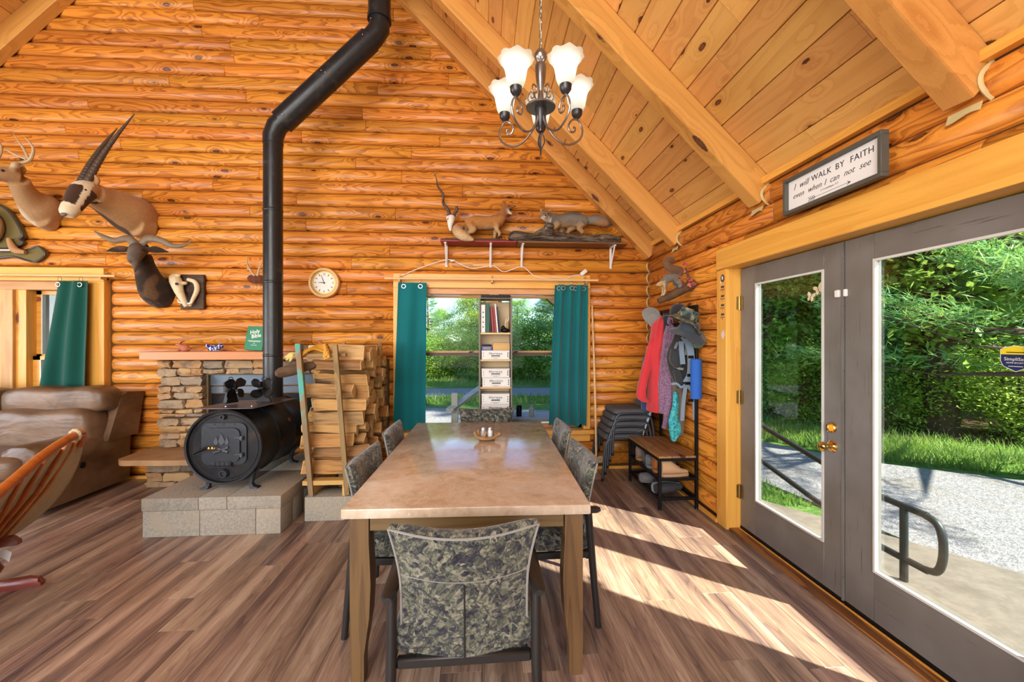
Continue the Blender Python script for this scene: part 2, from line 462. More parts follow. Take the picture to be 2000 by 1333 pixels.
# ---- wall_right (x = WR), with the doorway y 1.20 .. 3.06
wr = MB()
wr.box(WR-0.006, WR+0.16, 3.12, WB+0.16, -0.15, 2.2); wr.box(WR-0.006, WR+0.16, -4.6, 1.14, -0.15, 2.2)
wr.box(WR-0.006, WR+0.16, -4.6, WB+0.16, 2.2, 2.60)
wall_right = tag(wr.build('wall_right', M_['chink'], ang=0), 'right wall of stacked varnished half-round pine logs around the glass doors', kind='structure')
def place_right(parent, y, L, z, e0, e1):
    # local +X runs towards -Y, bulge to -X
    log_mesh(L-0.002, e0, e1).build('log', M_['log'], parent, (WR, -y, z), (0, 0, R(-90)), ang=50)
for n in range(0, 18):
    z = Z0 + PITCH*n; zm = z + PITCH/2
    if zm < 2.15:
        lay_row(wall_right, -4.66, -3.18, z, place_right, 0, 0)
        lay_row(wall_right, -1.08, 0.6, z, place_right, 0, 0)
    else: lay_row(wall_right, -4.66, 0.6, z, place_right, 0, 0, 0.9, 1.9)
MB().box(0, 5.3, -0.02, 0.02, 0, 0.045).build('eave_trim', M_['trim'], wall_right, (WR-0.035, 4.66, 2.535), (0, 0, R(-90)), ang=0)
MB().box(-0.02, 0.0, 3.19, 4.6, 0, 0.03).build('baseboard_right', M_['trim'], loc=(WR-0.05, 0, 0), ang=0)
tag(bpy.data.objects['baseboard_right'], 'thin pine strip along the foot of the right log wall', kind='structure')
# caulk bead wandering over the log ends in the corner
def scallop(z): 
    q = ((z - Z0) / PITCH) % 1.0
    return max(0, math.sin(PI*q))**0.75
pts = [(WR-0.006-0.062*scallop(z), WB-0.062*scallop(z), z) for z in [0.03+0.0139*i for i in range(168)]]
MB().tube(pts, 0.0085, 6).build('caulk_bead', M_['caulk'], wall_right)
# rear and left walls of the big room (behind the photographer), with their window openings
wrear = MB(); hole_wall(wrear, -7.1, 2.1, -0.15, 2.62, [(-5.7, 1.3, 0.5, 2.5)], -4.75, -4.6)
wrear.prism([(-7.1,2.62),(2.1,2.5),(2.1,2.6),(RIDGE_X,7.2)], 4.6, 4.75, RX(90))
tag(wrear.build('wall_rear', M_['log'], ang=0), 'rear log wall behind the photographer with wide windows', kind='structure')
wl = MB(); wl.box(-7.15, -7.0, -4.7, WB+0.1, -0.15, 0.55); wl.box(-7.15, -7.0, -4.7, WB+0.1, 2.4, 2.8); wl.box(-7.15, -7.0, -4.7, -2.1, 0.55, 2.4); wl.box(-7.15, -7.0, 3.3, WB+0.1, 0.55, 2.4)
tag(wl.build('wall_left', M_['log'], ang=0), 'left log wall of the room with a band of windows', kind='structure')

# ---- ceiling: two slopes, planks along Y, rafters down the slope
SL = (1.96 - RIDGE_X) * math.sqrt(2)
cl = MB()
cl.prism([(2.1, EAVE-2.1+0.03), (RIDGE_X, EAVE-RIDGE_X+0.03), (-7.1, 9.62-7.1+0.03), (-7.1, 9.62-7.1+0.18), (RIDGE_X, EAVE-RIDGE_X+0.25), (2.1, EAVE-2.1+0.18)], -(WB+0.1), 4.7, RX(90))
ceiling = tag(cl.build('ceiling', M_['chink'], ang=0), 'sloping cathedral ceiling of knotty pine planks with exposed rafters', kind='structure')
def plank_mesh(L, wd, t=0.02, g=0.006):
    # along +X, width in Y (0..wd), visible face at z = 0 looking down, v-grooved long edges
    mb = MB()
    pr = [(0.0015, t), (0.0015, g), (g, 0), (wd-g, 0), (wd-0.0015, g), (wd-0.0015, t)]
    mb.loft([[(x, p, q) for p, q in pr] for x in (0.0008, L-0.0008)]); return mb
PW = 0.170
for k in range(int(SL/PW)+1):
    # frame: local X -> world -Y, local Y -> up the slope, local Z -> outwards (up)
    u0 = k*PW; bx = 1.96 - u0/math.sqrt(2); bz = EAVE - bx
    B = Matrix(((0, -math.sqrt(.5), math.sqrt(.5), bx), (-1, 0, 0, WB), (0, math.sqrt(.5), math.sqrt(.5), bz), (0, 0, 0, 1)))
    y = rnd.uniform(-1.6, 0); 
    while y < 6.2:
        L = rnd.uniform(1.4, 3.0); a = max(0, y); b = min(6.2, y+L)
        if b - a > 0.05:
            o = plank_mesh(b-a, PW).build('plank', M_['ceil'], ceiling, ang=30); o.matrix_local = B @ T(a, 0, 0)
        y += L
for k in range(8, 26):
    u0 = k*PW; bx = -7.1 + u0/math.sqrt(2); bz = 9.62 + bx
    B = Matrix(((0, math.sqrt(.5), -math.sqrt(.5), bx), (1, 0, 0, WB-2.0), (0, math.sqrt(.5), math.sqrt(.5), bz), (0, 0, 0, 1)))
    a = 0.0
    for L in (rnd.uniform(0.5, 1.6), 3):
        b = min(2.0, a+L)
        if b - a > 0.05:
            o = plank_mesh(b-a, PW).build('plank', M_['ceil'], ceiling, ang=30); o.matrix_local = B @ T(a, 0, 0)
        a = b
RD = 0.184
for y0 in (4.515, 3.885, 2.66, 1.435, 0.21, -1.015, -2.24, -3.47):
    rb = MB().cbox(0, SL+0.06, 0, 0.11, -RD, 0.0, 0.006)
    # right slope: local X up the slope towards the ridge, local Z normal upwards
    o = rb.build('rafter', M_['beam'], ceiling); q = math.sqrt(.5)
    o.matrix_local = Matrix(((-q, 0, q, 1.99), (0, 1, 0, y0), (q, 0, q, EAVE-1.99), (0, 0, 0, 1)))
    o = rb.build('rafter', M_['beam'], ceiling)
    o.matrix_local = Matrix(((q, 0, -q, -7.08), (0, 1, 0, y0), (q, 0, q, 9.62-7.08), (0, 0, 0, 1)))
    if 1 < y0 < 4.2:
        # foam caulk round the rafter end where it enters the log wall
        ck = MB()
        arc = [(WR-0.004-0.058*scallop(z), y0-0.006, z) for z in [2.395+0.0139*i for i in range(0, 11)]]
        ck.tube(arc, 0.009, 6)
        ck.grid(lambda u, v: (WR-0.058+0.012*v, y0-0.004+u*0.115, 2.352+0.034*v+0.006*math.sin(u*5)*(1-v)), 8, 3, thick=0.004)
        ck.build('rafter_caulk', M_['caulk'], wall_right)
tag(MB().box(RIDGE_X-0.06, RIDGE_X+0.06, -4.6, WB, 6.55, 6.95).build('ridge_beam', M_['beam'], ceiling, ang=0))

# ---- floor: wood-look planks along Y
def floor_mat():
    s = NT('floor_plank'); p, r = s.objr()
    st = s.noise(s.sc(p, 0.55, 9, 9), 1.0, 3, 0.55)           # long streaks (local X = grain)
    fg = s.noise(s.sc(p, 6, 140, 140), 1.0, 2, 0.6)
    ct = s.noise(s.sc(p, 1.6, 10, 10), 1.0, 1, 0.4)
    ln = s.mr(s.math('FRACT', s.math('MULTIPLY', ct, 9)), 0.55, 0.95)
    f = s.math('ADD', s.math('MULTIPLY', s.math('SUBTRACT', st, 0.5), 2.15), s.math('MULTIPLY', s.math('SUBTRACT', fg, 0.5), 0.8))
    f = s.math('ADD', f, s.math('ADD', s.math('MULTIPLY', ln, -0.12), 0.55))
    col = s.ramp(f, [(0.0, (0.085, 0.058, 0.055)), (0.28, (0.185, 0.122, 0.098)), (0.58, (0.335, 0.225, 0.160)), (1.0, (0.54, 0.405, 0.305))])
    col = hsv_var(s, col, r, 0.32, 0.015)
    return s.bsdf(col, s.mr(fg, 0.2, 0.8, 0.30, 0.42), bump=s.bump(fg, 0.12, 0.002), spec=0.5)
M_['floor'] = floor_mat()
floor = tag(MB().box(-7.1, 2.0, -4.7, WB+0.1, -0.12, -0.0035).build('floor', M_['floor'], ang=0), 'grey brown wood-look plank floor', kind='structure')
FW = 0.182; k = 0; x = -6.2
while x < WR-0.02:
    wd = min(FW, WR-0.01-x); y = 0.9 - rnd.uniform(0, 1.2)
    while y < WB-0.06:
        a, b = max(y, 0.9), min(y+1.22, WB-0.06)
        if b - a > 0.03:
            MB().cbox(0.0006, b-a-0.0006, -wd+0.0006, -0.0006, -0.004, 0, 0.0005).build('plank', M_['floor'], floor, (x, a, 0), (0, 0, R(90)), ang=0)
        y += 1.22
    x += FW

# ---- window_1 in the back wall
def board(mb_args, name, mat, parent, M):
    o = MB().cbox(*mb_args).build(name, mat, parent); o.matrix_local = M; return o
def vboard(name, x0, x1, y0, y1, z0, z1, mat, parent):
    """a board whose grain runs vertically"""
    o = MB().cbox(0, z1-z0, y0, y1, 0, x1-x0, 0.003).build(name, mat, parent)
    o.matrix_local = Matrix(((0,0,1,x0),(0,1,0,0),(1,0,0,z0),(0,0,0,1))); return o
def hboard(name, x0, x1, y0, y1, z0, z1, mat, parent):
    o = MB().cbox(0, x1-x0, y0, y1, z0, z1, 0.003).build(name, mat, parent); o.location = (x0, 0, 0); return o
M_['sash'] = wood('sash_wood', (0.66, 0.36, 0.12), (0.46, 0.21, 0.06), None, rough=0.4, rings=5, line=0.5)
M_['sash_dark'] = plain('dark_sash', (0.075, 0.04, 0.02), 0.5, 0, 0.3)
M_['paleframe'] = plain('pale_vinyl', (0.66, 0.66, 0.62), 0.4)
win1 = struct('window_1', 'wide double-hung window in the back log wall')
hboard('window_trim', -1.0, 1.20, WB-0.085, WB, 2.05, 2.205, M_['trim'], win1)
hboard('window_trim', -0.93, 1.13, WB-0.05, WB+0.06, 1.985, 2.05, M_['sash'], win1)
vboard('window_trim', -1.0, -0.92, WB-0.085, WB, 0.46, 2.05, M_['trim'], win1)
vboard('window_trim', 1.12, 1.20, WB-0.085, WB, 0.46, 2.05, M_['trim'], win1)
hboard('window_sill', -1.03, 1.24, WB-0.12, WB+0.08, 0.405, 0.455, M_['trim'], win1)
hboard('window_apron', -1.0, 1.20, WB-0.08, WB, 0.32, 0.405, M_['trim'], win1)
vboard('mullion', 0.06, 0.16, WB-0.05, WB+0.08, 0.455, 1.99, M_['sash'], win1)
for a, b in ((-0.93, 0.06), (0.16, 1.13)):
    for z0, z1, yo in ((1.30, 1.985, 0.075), (0.46, 1.32, 0.04)):
        sash = MB()
        y0, y1 = WB+yo, WB+yo+0.03
        sash.box(a, a+0.045, y0, y1, z0, z1); sash.box(b-0.045, b, y0, y1, z0, z1)
        sash.box(a, b, y0, y1, z0, z0+0.045); sash.box(a, b, y0, y1, z1-0.03, z1)
        so_ = sash.build('sash', M_['sash'], win1, ang=0)
        MB().box(a+0.04, b-0.04, y0+0.012, y0+0.016, z0+0.04, z1-0.025).build('pane', M_['glass'], so_, ang=0)
    rl = MB().box(a, b, WB+0.03, WB+0.075, 1.293, 1.325).build('meeting_rail', M_['sash_dark'], win1, ang=0)
    for q in (0.2, 0.78):
        lk = MB(); xq = a + (b-a)*q
        lk.box(xq-0.02, xq+0.02, WB+0.02, WB+0.05, 1.325, 1.335); lk.box(xq-0.006, xq+0.035, WB+0.018, WB+0.03, 1.333, 1.343); lk.build('sash_lock', M_['black_metal'], rl, ang=0)
# ---- window_2 (left)
win2 = struct('window_2', 'pine framed window behind the sofa with a sliding sash')
hboard('window_trim', -6.5, -3.985, WB-0.09, WB, 2.09, 2.228, M_['trim'], win2)
vboard('window_trim', -4.19, -3.985, WB-0.085, WB, 0.45, 2.09, M_['trim'], win2)
hboard('window_trim', -6.3, -4.19, WB-0.03, WB+0.06, 2.0, 2.09, M_['sash'], win2)
hboard('window_sill', -6.5, -3.96, WB-0.12, WB+0.06, 0.47, 0.55, M_['trim'], win2)
vboard('mullion', -5.10, -4.80, WB-0.03, WB+0.10, 0.55, 2.0, M_['trim'], win2)
vboard('mullion', -5.02, -4.90, WB-0.06, WB+0.02, 0.55, 2.0, M_['sash'], win2)
for a, b in ((-4.80, -4.15), (-6.3, -5.10)):
    for z0, z1, yo in ((1.27, 2.0, 0.07), (0.55, 1.30, 0.035)):
        sash = MB(); y0, y1 = WB+yo, WB+yo+0.03; wd = 0.05 if yo > .05 else 0.07
        sash.box(a, a+wd, y0, y1, z0, z1); sash.box(b-wd, b, y0, y1, z0, z1); sash.box(a, b, y0, y1, z0, z0+0.05); sash.box(a, b, y0, y1, z1-0.04, z1)
        so_ = sash.build('sash', M_['trim'], win2, ang=0)
        fr = MB(); fr.box(a+wd, a+wd+0.012, y0-0.004, y1, z0+0.05, z1-0.04); fr.build('glazing_bead', M_['paleframe'], so_, ang=0)
        MB().box(a+wd, b-wd, y0+0.012, y0+0.016, z0+0.05, z1-0.04).build('pane', M_['glass'], so_, ang=0)

# ---- the pair of grey glass doors in the right wall
M_['door'] = None
def door_paint():
    s = NT('grey_door_paint'); p, r = s.objr()
    g = s.noise(s.sc(p, 4, 90, 90), 1.0, 3, 0.6); wv = s.noise(p, 2.2, 3, 0.6)
    c = s.mix(s.mr(wv, 0.3, 0.7), (0.155, 0.145, 0.130), (0.205, 0.195, 0.185))
    c = s.mix(s.mr(g, 0.62, 0.72), c, (0.11, 0.10, 0.085))
    return s.bsdf(c, 0.38, bump=s.bump(g, 0.10, 0.003))
M_['door'] = door_paint()
DX0, DX1 = 1.985, 2.03
def yboard(name, x0, x1, ya, yb, z0, z1, mat, parent, b=0.003):
    """grain along Y; ya > yb"""
    o = MB().cbox(0, ya-yb, 0, x1-x0, z0, z1, b).build(name, mat, parent)
    o.matrix_local = Matrix(((0,1,0,x0),(-1,0,0,ya),(0,0,1,0),(0,0,0,1))); return o
def zboard(name, x0, x1, y0, y1, z0, z1, mat, parent, b=0.003):
    o = MB().cbox(0, z1-z0, y0, y1, 0, x1-x0, b).build(name, mat, parent)
    o.matrix_local = Matrix(((0,0,1,x0),(0,1,0,0),(1,0,0,z0),(0,0,0,1))); return o
def make_door(name, label, ya, yb, ga, gb):
    d = struct(name, label); g0, g1, zt, zb = 0.29, 1.89, 2.022, 0.035
    zboard('stile', DX0, DX1, ga, ya, zb, zt, M_['door'], d); zboard('stile', DX0, DX1, yb, gb, zb, zt, M_['door'], d)
    yboard('rail', DX0, DX1, ga, gb, zb, g0, M_['door'], d); yboard('rail', DX0, DX1, ga, gb, g1, zt, M_['door'], d)
    bd = MB(); t = 0.012
    for x0, x1 in ((DX0-0.006, DX0+0.012),):
        bd.box(x0, x1, ga-t, ga, g0, g1); bd.box(x0, x1, gb, gb+t, g0, g1); bd.box(x0, x1, gb+t, ga-t, g0, g0+t); bd.box(x0, x1, gb+t, ga-t, g1-t, g1)
    bd.build('glazing_bead', M_['paleframe'], d, ang=0)
    MB().box(DX0+0.014, DX0+0.020, gb+0.006, ga-0.006, g0+0.006, g1-0.006).build('pane', M_['glass'], d, ang=0)
    MB().box(DX0-0.003, DX1, yb, ya, 0.012, 0.035).build('door_sweep', M_['black_metal'], d, ang=0)
    return d
door1 = make_door('door_1', 'grey glazed door leaf with brass knob, farther of the pair', 3.052, 2.145, 2.877, 2.271)
door2 = make_door('door_2', 'grey glazed door leaf with a security sticker, nearer of the pair', 2.132, 1.225, 1.964, 1.358)
M_['oldbrass'] = plain('old_brass', (0.30, 0.20, 0.07), 0.3, 0.9, 0.4, 30)
for z in (0.30, 1.03, 1.76):
    hg = MB(); hg.tube([(DX0-0.012, 3.052, z-0.055), (DX0-0.012, 3.052, z+0.055)], 0.008, 8); hg.box(DX0-0.006, DX0-0.003, 3.02, 3.05, z-0.05, z+0.05); hg.box(DX0-0.03, DX0-0.008, 3.055, 3.058, z-0.05, z+0.05)
    for q in (-0.02, 0.02): hg.tube([(DX0-0.012, 3.052, z+q-0.001), (DX0-0.012, 3.052, z+q+0.001)], 0.0095, 8)
    hg.build('hinge', M_['oldbrass'], door1)
kx = RY(-90)
kb = MB().lathe([(0.034,0),(0.034,0.004),(0.026,0.012),(0.014,0.016),(0.012,0.040),(0.020,0.046),(0.027,0.058),(0.026,0.070),(0.016,0.076),(0.0,0.077)], 20, T(DX0, 2.212, 0.868) @ kx)
kb.build('door_knob', M_['brass'], door1)
db = MB().lathe([(0.031,0),(0.031,0.004),(0.024,0.014),(0.0,0.015)], 20, T(DX0, 2.212, 0.975) @ kx)
db.cbox(DX0-0.034, DX0-0.012, 2.206, 2.218, 0.953, 0.997, 0.003); db.build('deadbolt', M_['brass'], door1)
sn = MB().cbox(DX0-0.018, DX0, 2.155, 2.182, 1.715, 1.755, 0.003); sn.build('contact_sensor', M_['white'], door1)
MB().cbox(DX0-0.016, DX0, 2.110, 2.128, 1.715, 1.755, 0.003).build('contact_sensor', M_['white'], door2)
MB().box(DX0-0.004, DX0+0.03, 2.1375, 2.150, 0.03, 2.02).build('astragal', M_['door'], door2, ang=0)
frame = struct('trim_1', 'pine post and header beam framing the glass doors')
yboard('header', 1.865, 2.075, 3.19, 0.95, 2.028, 2.20, M_['trim'], frame, 0.006)
zboard('post', 1.872, 2.075, 3.060, 3.19, 0.0, 2.028, M_['trim'], frame)
zboard('post', 1.872, 2.075, 1.07, 1.20, 0.0, 2.028, M_['trim'], frame)
M_['threshold'] = wood('threshold_oak', (0.30, 0.11, 0.03), (0.10, 0.03, 0.012), None, rough=0.3, rings=6)
yboard('threshold', 1.895, 2.09, 3.06, 1.2, 0.0, 0.016, M_['threshold'], frame)
MB().box(1.965, 1.975, 1.2, 3.06, 0.0, 0.019).build('threshold_strip', M_['trim'], frame, ang=0)
# ================================================================== OUTDOORS
def ground_mat(name, a, b, scale, bump=0.6, c=None, cs=1.0, cth=(0.5, 0.6)):
    s = NT(name); p = s.obj()
    n = s.noise(p, scale, 4, 0.7); n2 = s.noise(p, cs, 3, 0.6)
    col = s.mix(s.mr(n, 0.3, 0.7), a, b)
    if c: col = s.mix(s.mr(n2, *cth), col, c)
    return s.bsdf(col, 0.9, bump=s.bump(n, bump, 0.02), spec=0.2)
M_['grass_g'] = ground_mat('lawn_green', (0.05, 0.13, 0.02), (0.15, 0.27, 0.05), 22, 0.8, (0.22, 0.20, 0.09), 0.8, (0.52, 0.72))
M_['gravel'] = ground_mat('gravel', (0.17, 0.17, 0.175), (0.36, 0.36, 0.365), 34, 1.0, (0.26, 0.24, 0.22), 1.2, (0.5, 0.75))
M_['concrete'] = ground_mat('porch_concrete', (0.155, 0.135, 0.11), (0.21, 0.185, 0.15), 9, 0.2, (0.11, 0.09, 0.07), 1.6, (0.52, 0.8))
M_['litter'] = ground_mat('leaf_litter', (0.10, 0.055, 0.03), (0.26, 0.15, 0.08), 26, 0.9, (0.07, 0.12, 0.03), 1.5, (0.45, 0.6))
M_['asphalt'] = ground_mat('lane_asphalt', (0.22, 0.21, 0.22), (0.30, 0.29, 0.30), 30, 0.4)
M_['bark'] = plain('bark', (0.085, 0.055, 0.035), 0.9, 0, 0.5, 14, 0.9, 30)
M_['leafA'] = leafy('leaf_maple', (0.10, 0.27, 0.045), (0.34, 0.58, 0.11))
M_['leafB'] = leafy('leaf_oak', (0.07, 0.20, 0.045), (0.24, 0.46, 0.09))
M_['leafC'] = leafy('leaf_sunlit', (0.16, 0.32, 0.05), (0.52, 0.66, 0.14))
M_['needle'] = leafy('pine_needle', (0.10, 0.26, 0.09), (0.28, 0.50, 0.18), 0.3)

def sheet(name, label, pts, z, mat, kind='structure', thick=0.05):
    mb = MB(); mb.prism(pts, z-thick, z); return tag(mb.build(name, mat, ang=0), label, None, None, kind)
GZ = -0.16
sheet('ground', 'grassy yard around the cabin', [(-60,WB+0.17),(-60,90),(90,90),(90,-40),(2.1,-40),(2.1,WB+0.17)], GZ, M_['grass_g'])
sheet('porch_slab', 'tan concrete porch slab outside the glass doors', [(2.1,-2.5),(3.45,-2.5),(3.50,2.45),(3.30,2.75),(2.62,3.75),(2.1,3.72)], -0.05, M_['concrete'], thick=0.12)
sheet('gravel_drive', 'pale grey gravel drive curving past the porch', [(3.2,-6),(3.46,2.5),(3.40,2.9),(3.3,3.6),(3.0,5.3),(2.2,7.2),(-3.5,8.4),(-9,8.6),(-9,10.1),(-2,9.9),(2.6,9.0),(4.1,6.6),(5.0,5.1),(6.1,4.3),(9.5,3.4),(9.5,-6)], -0.135, M_['gravel'], thick=0.03)
sheet('forest_floor', 'brown leaf litter under the trees beyond the drive', [(5.8,9.5),(6.6,7.3),(7.6,6.2),(9.2,5.2),(16,3.5),(40,0),(40,40),(12,40),(7,14)], -0.14, M_['litter'], thick=0.03)
sheet('lane', 'grey asphalt lane crossing behind the lawn', [(-40,12.2),(40,11.2),(40,13.2),(-40,14.0)], -0.145, M_['asphalt'], thick=0.03)

# grass: uncountable blades along the drive and on the verge
def blades(name, label, n, spot, h, wd, mat, seed):
    g = random.Random(seed); mb = MB()
    for i in range(n):
        x, y = spot(g); a = g.uniform(0, 2*PI); hh = h*g.uniform(0.4, 1.3); dx, dy = math.cos(a)*wd, math.sin(a)*wd
        lx, ly = g.gauss(0, hh*0.45), g.gauss(0, hh*0.45)
        b = len(mb.v)
        mb.v += [(x-dx, y-dy, GZ), (x+dx, y+dy, GZ), (x+lx*0.4+dx*0.6, y+ly*0.4+dy*0.6, GZ+hh*0.6), (x+lx*0.4-dx*0.6, y+ly*0.4-dy*0.6, GZ+hh*0.6), (x+lx, y+ly, GZ+hh)]
        mb.f += [[b, b+1, b+2, b+3], [b+3, b+2, b+4]]; mb.mi += [0, 0]
    return tag(mb.build(name, mat, ang=0), label, 'grass', None, 'stuff')
def verge(g):
    t = g.random(); P = [(4.25, 6.9), (5.1, 5.3), (6.2, 4.55), (9.5, 3.6)]
    i = min(2, int(t*3)); f = t*3-i
    x = P[i][0]+(P[i+1][0]-P[i][0])*f; y = P[i][1]+(P[i+1][1]-P[i][1])*f
    q = abs(g.gauss(0, 0.9)); return x+q*0.75, y+q*0.9
M_['blade'] = leafy('grass_blade', (0.07, 0.17, 0.03), (0.20, 0.33, 0.07), 0.3)
blades('verge_grass', 'tall weedy grass on the verge beyond the gravel drive', 6500, verge, 0.15, 0.007, M_['blade'], 5)
blades('porch_grass', 'short grass patch between the porch slab and the gravel', 3500, lambda g: (g.uniform(2.15, 3.2), g.uniform(3.8, 5.4)), 0.07, 0.006, M_['blade'], 6)
blades('lawn_grass', 'sunlit lawn grass seen through the back window', 9000, lambda g: (g.uniform(-9, 9), g.choice((g.uniform(10.3, 11.6), g.uniform(14.2, 18)))), 0.16, 0.014, M_['blade'], 8)

# trees: trunk and branches as one part, leaves as another
def leaf_quad(mb, c, d, n, L, wd):
    s_ = d.cross(n)
    if s_.length < 1e-4: return
    s_ = s_.normalized()*wd; b = len(mb.v)
    mb.v += [tuple(c), tuple(c+d*L*0.5+s_), tuple(c+d*L), tuple(c+d*L*0.5-s_)]
    mb.f.append([b, b+1, b+2, b+3]); mb.mi.append(0)
def tree_meshes(seed, H, cr, c0, nb, nleaf, leafL, kind):
    g = random.Random(seed); tr = MB(); lf = MB()
    lean = (g.uniform(-.3,.3), g.uniform(-.3,.3))
    top = Vector((lean[0], lean[1], H)); P = [(0,0,-0.3), (lean[0]*.2, lean[1]*.2, H*.35), (lean[0]*.6, lean[1]*.6, H*.7), tuple(top)]
    r0 = 0.022*H
    tr.tube(P, [r0*1.15, r0*.8, r0*.45, r0*.1], 8)
    tips = []
    for i in range(nb):
        f = g.uniform(c0, 0.98); z = H*f; base = Vector((lean[0]*f*.8, lean[1]*f*.8, z)); a = g.uniform(0, 2*PI)
        if kind == 'pine': Lb = cr*(1.05-f)*1.35+0.25; up = g.uniform(-0.05, 0.25)
        else: Lb = cr*math.sqrt(max(0.05, 1-((f-(c0+1)/2)/((1-c0)/2+.12))**2))*g.uniform(.6, 1.1); up = g.uniform(0.05, 0.6)
        d = Vector((math.cos(a), math.sin(a), up)).normalized()
        e = base + d*Lb; m = base + d*Lb*.5 + Vector((0, 0, -0.06*Lb))
        tr.tube([base, m, e], [r0*.28*(1.1-f)+.006, .012, .004], 5)
        tips.append((base, m, e, d, Lb))
    for i in range(nleaf):
        b, m, e, d, Lb = tips[g.randrange(len(tips))]
        t = g.random()**0.6
        c = b.lerp(e, 0.25+0.75*t)
        if kind == 'pine':
            c = c + Vector((g.gauss(0,.10), g.gauss(0,.10), g.gauss(0,.07)))
            dd = (d + Vector((g.gauss(0,.75), g.gauss(0,.75), g.gauss(0.1,.6)))).normalized()
            leaf_quad(lf, c, dd, Vector((g.gauss(0,1), g.gauss(0,1), g.gauss(0,1))).normalized(), leafL*g.uniform(.7,1.2), leafL*.045)
        else:
            sp = 0.16*Lb+0.12
            c = c + Vector((g.gauss(0,sp), g.gauss(0,sp), g.gauss(0,sp*.6)))
            dd = Vector((g.gauss(0,1), g.gauss(0,1), g.gauss(-.35,.5))).normalized()
            leaf_quad(lf, c, dd, Vector((g.gauss(0,.5), g.gauss(0,.5), 1)).normalized(), leafL*g.uniform(.6,1.2), leafL*.30)
    return tr, lf
PROTO = {}
def proto(key, seed, H, cr, c0, nb, nleaf, leafL, kind, lm):
    tr, lf = tree_meshes(seed, H, cr, c0, nb, nleaf, leafL, kind)
    a = tr.mesh('trunk'); a.materials.append(M_['bark']); b = lf.mesh('foliage', 0); b.materials.append(M_[lm]); PROTO[key] = (a, b)
proto('maple', 11, 9.0, 2.6, 0.12, 80, 26000, 0.15, 'leaf', 'leafA')
proto('oak', 12, 11.0, 3.0, 0.14, 80, 24000, 0.17, 'leaf', 'leafB')
proto('sunny', 13, 8.0, 2.8, 0.10, 80, 24000, 0.17, 'leaf', 'leafC')
proto('pine', 14, 12.0, 3.0, 0.12, 120, 42000, 0.20, 'pine', 'needle')
proto('shrub', 15, 1.7, 1.0, 0.05, 36, 9000, 0.09, 'leaf', 'leafA')
proto('shrubC', 16, 1.9, 1.2, 0.05, 36, 9000, 0.09, 'leaf', 'leafC')
def tree(key, name, label, x, y, sc, rz, cat='tree', group=None):
    t = thing(name, label, cat, (x, y, GZ), (0, 0, R(rz)), group); t.scale = (sc, sc, sc)
    link('trunk', PROTO[key][0], t); f = link('foliage', PROTO[key][1], t); f['kind'] = 'stuff'
    return t
g = random.Random(21); NTH = 'first second third fourth fifth sixth seventh eighth ninth tenth eleventh twelfth thirteenth fourteenth fifteenth'.split()
WOOD = 'trees of the woods beyond the drive'
near = [('oak', 7.9, 6.6, .92, 'dark-trunked leafy oak standing at the edge of the woods, right door pane'),
        ('pine', 7.0, 3.9, .80, 'long-needled pine with boughs hanging into the upper right door pane'),
        ('maple', 6.5, 8.9, .80, 'bright green maple rising behind the gap between the doors'),
        ('sunny', 4.9, 10.6, .80, 'sunlit leafy tree filling the farther door pane'),
        ('maple', 9.2, 8.6, .9, 'green maple just behind the dark-trunked oak')]
for i, (k_, x, y, sc, lb) in enumerate(near): tree(k_, {'pine': 'pine_tree'}.get(k_, 'leafy_tree'), lb, x, y, sc, 40+77*i, group=WOOD)
deep = []
for i in range(15):
    k_ = ('maple', 'oak', 'sunny', 'oak', 'maple')[i % 5]
    x = 8.2 + (i % 5)*2.1 + g.uniform(-.8, .8); y = 11.5 - (i % 5)*1.35 + (i//5)*3.6 + g.uniform(-.8, .8)
    deep.append((x + (i//5)*2.4, y, k_, g.uniform(.85, 1.2), g.uniform(0, 360)))
for i, (x, y, k_, sc, rz) in enumerate(sorted(deep, key=lambda q: q[0]/q[1])): tree(k_, 'leafy_tree', 'leafy green tree deep in the woods, %s from the left' % NTH[i], x, y, sc, rz, group='deep woods trees')
for i in range(8):
    x = 6.6 + i*0.75 + g.uniform(-.3,.3); y = 8.1 - i*0.62 + g.uniform(-.3,.3)
    tree(('shrub', 'shrubC')[i % 2], 'leafy_shrub', 'low leafy shrub, %s from the left under the trees beyond the gravel' % NTH[i], x, y, g.uniform(.55, .95), g.uniform(0, 360), 'shrub', 'understory shrubs')
for i, (x, y, sc) in enumerate(((9.6, -4.9, .58), (11.2, -3.4, .60), (8.2, -7.2, .55))):  # unseen row of trees added to cast shade on the gravel
    tree(('oak', 'maple')[i % 2], 'leafy_tree', 'leafy tree added out of view to shade the drive, %s of its row' % NTH[i], x, y, sc, 50*i, group='added shade trees')
BACK = 'trees behind the lawn'
far = [('pine', -2.6, 19.5, .34, 'bushy green pine behind the lawn, seen left of the bookshelf'),
       ('sunny', -4.6, 17.5, .75, 'yellow-green tree at the left end of the lawn'),
       ('sunny', -0.4, 22, .50, 'sunlit yellow-green tree just left of the bookshelf'),
       ('pine', 3.3, 15.8, .52, 'green pine with drooping boughs, seen right of the bookshelf'),
       ('oak', 5.8, 19, .85, 'dark oak behind the pine at the right side of the back window')]
for i, (k_, x, y, sc, lb) in enumerate(far): tree(k_, {'pine': 'pine_tree'}.get(k_, 'leafy_tree'), lb, x, y, sc, 15+61*i, group=BACK)
for i in range(14):
    x = -24 + i*2.9 + g.uniform(-1, 1); y = 27 + g.uniform(-2, 5)
    tree(('maple', 'sunny', 'oak')[i % 3], 'leafy_tree', 'leafy tree, %s from the left in the far row closing off the back lawn' % NTH[i], x, y, g.uniform(.40, .48) if -7 < x < 3 else g.uniform(.62, .8), g.uniform(0, 360), group='far row of trees')
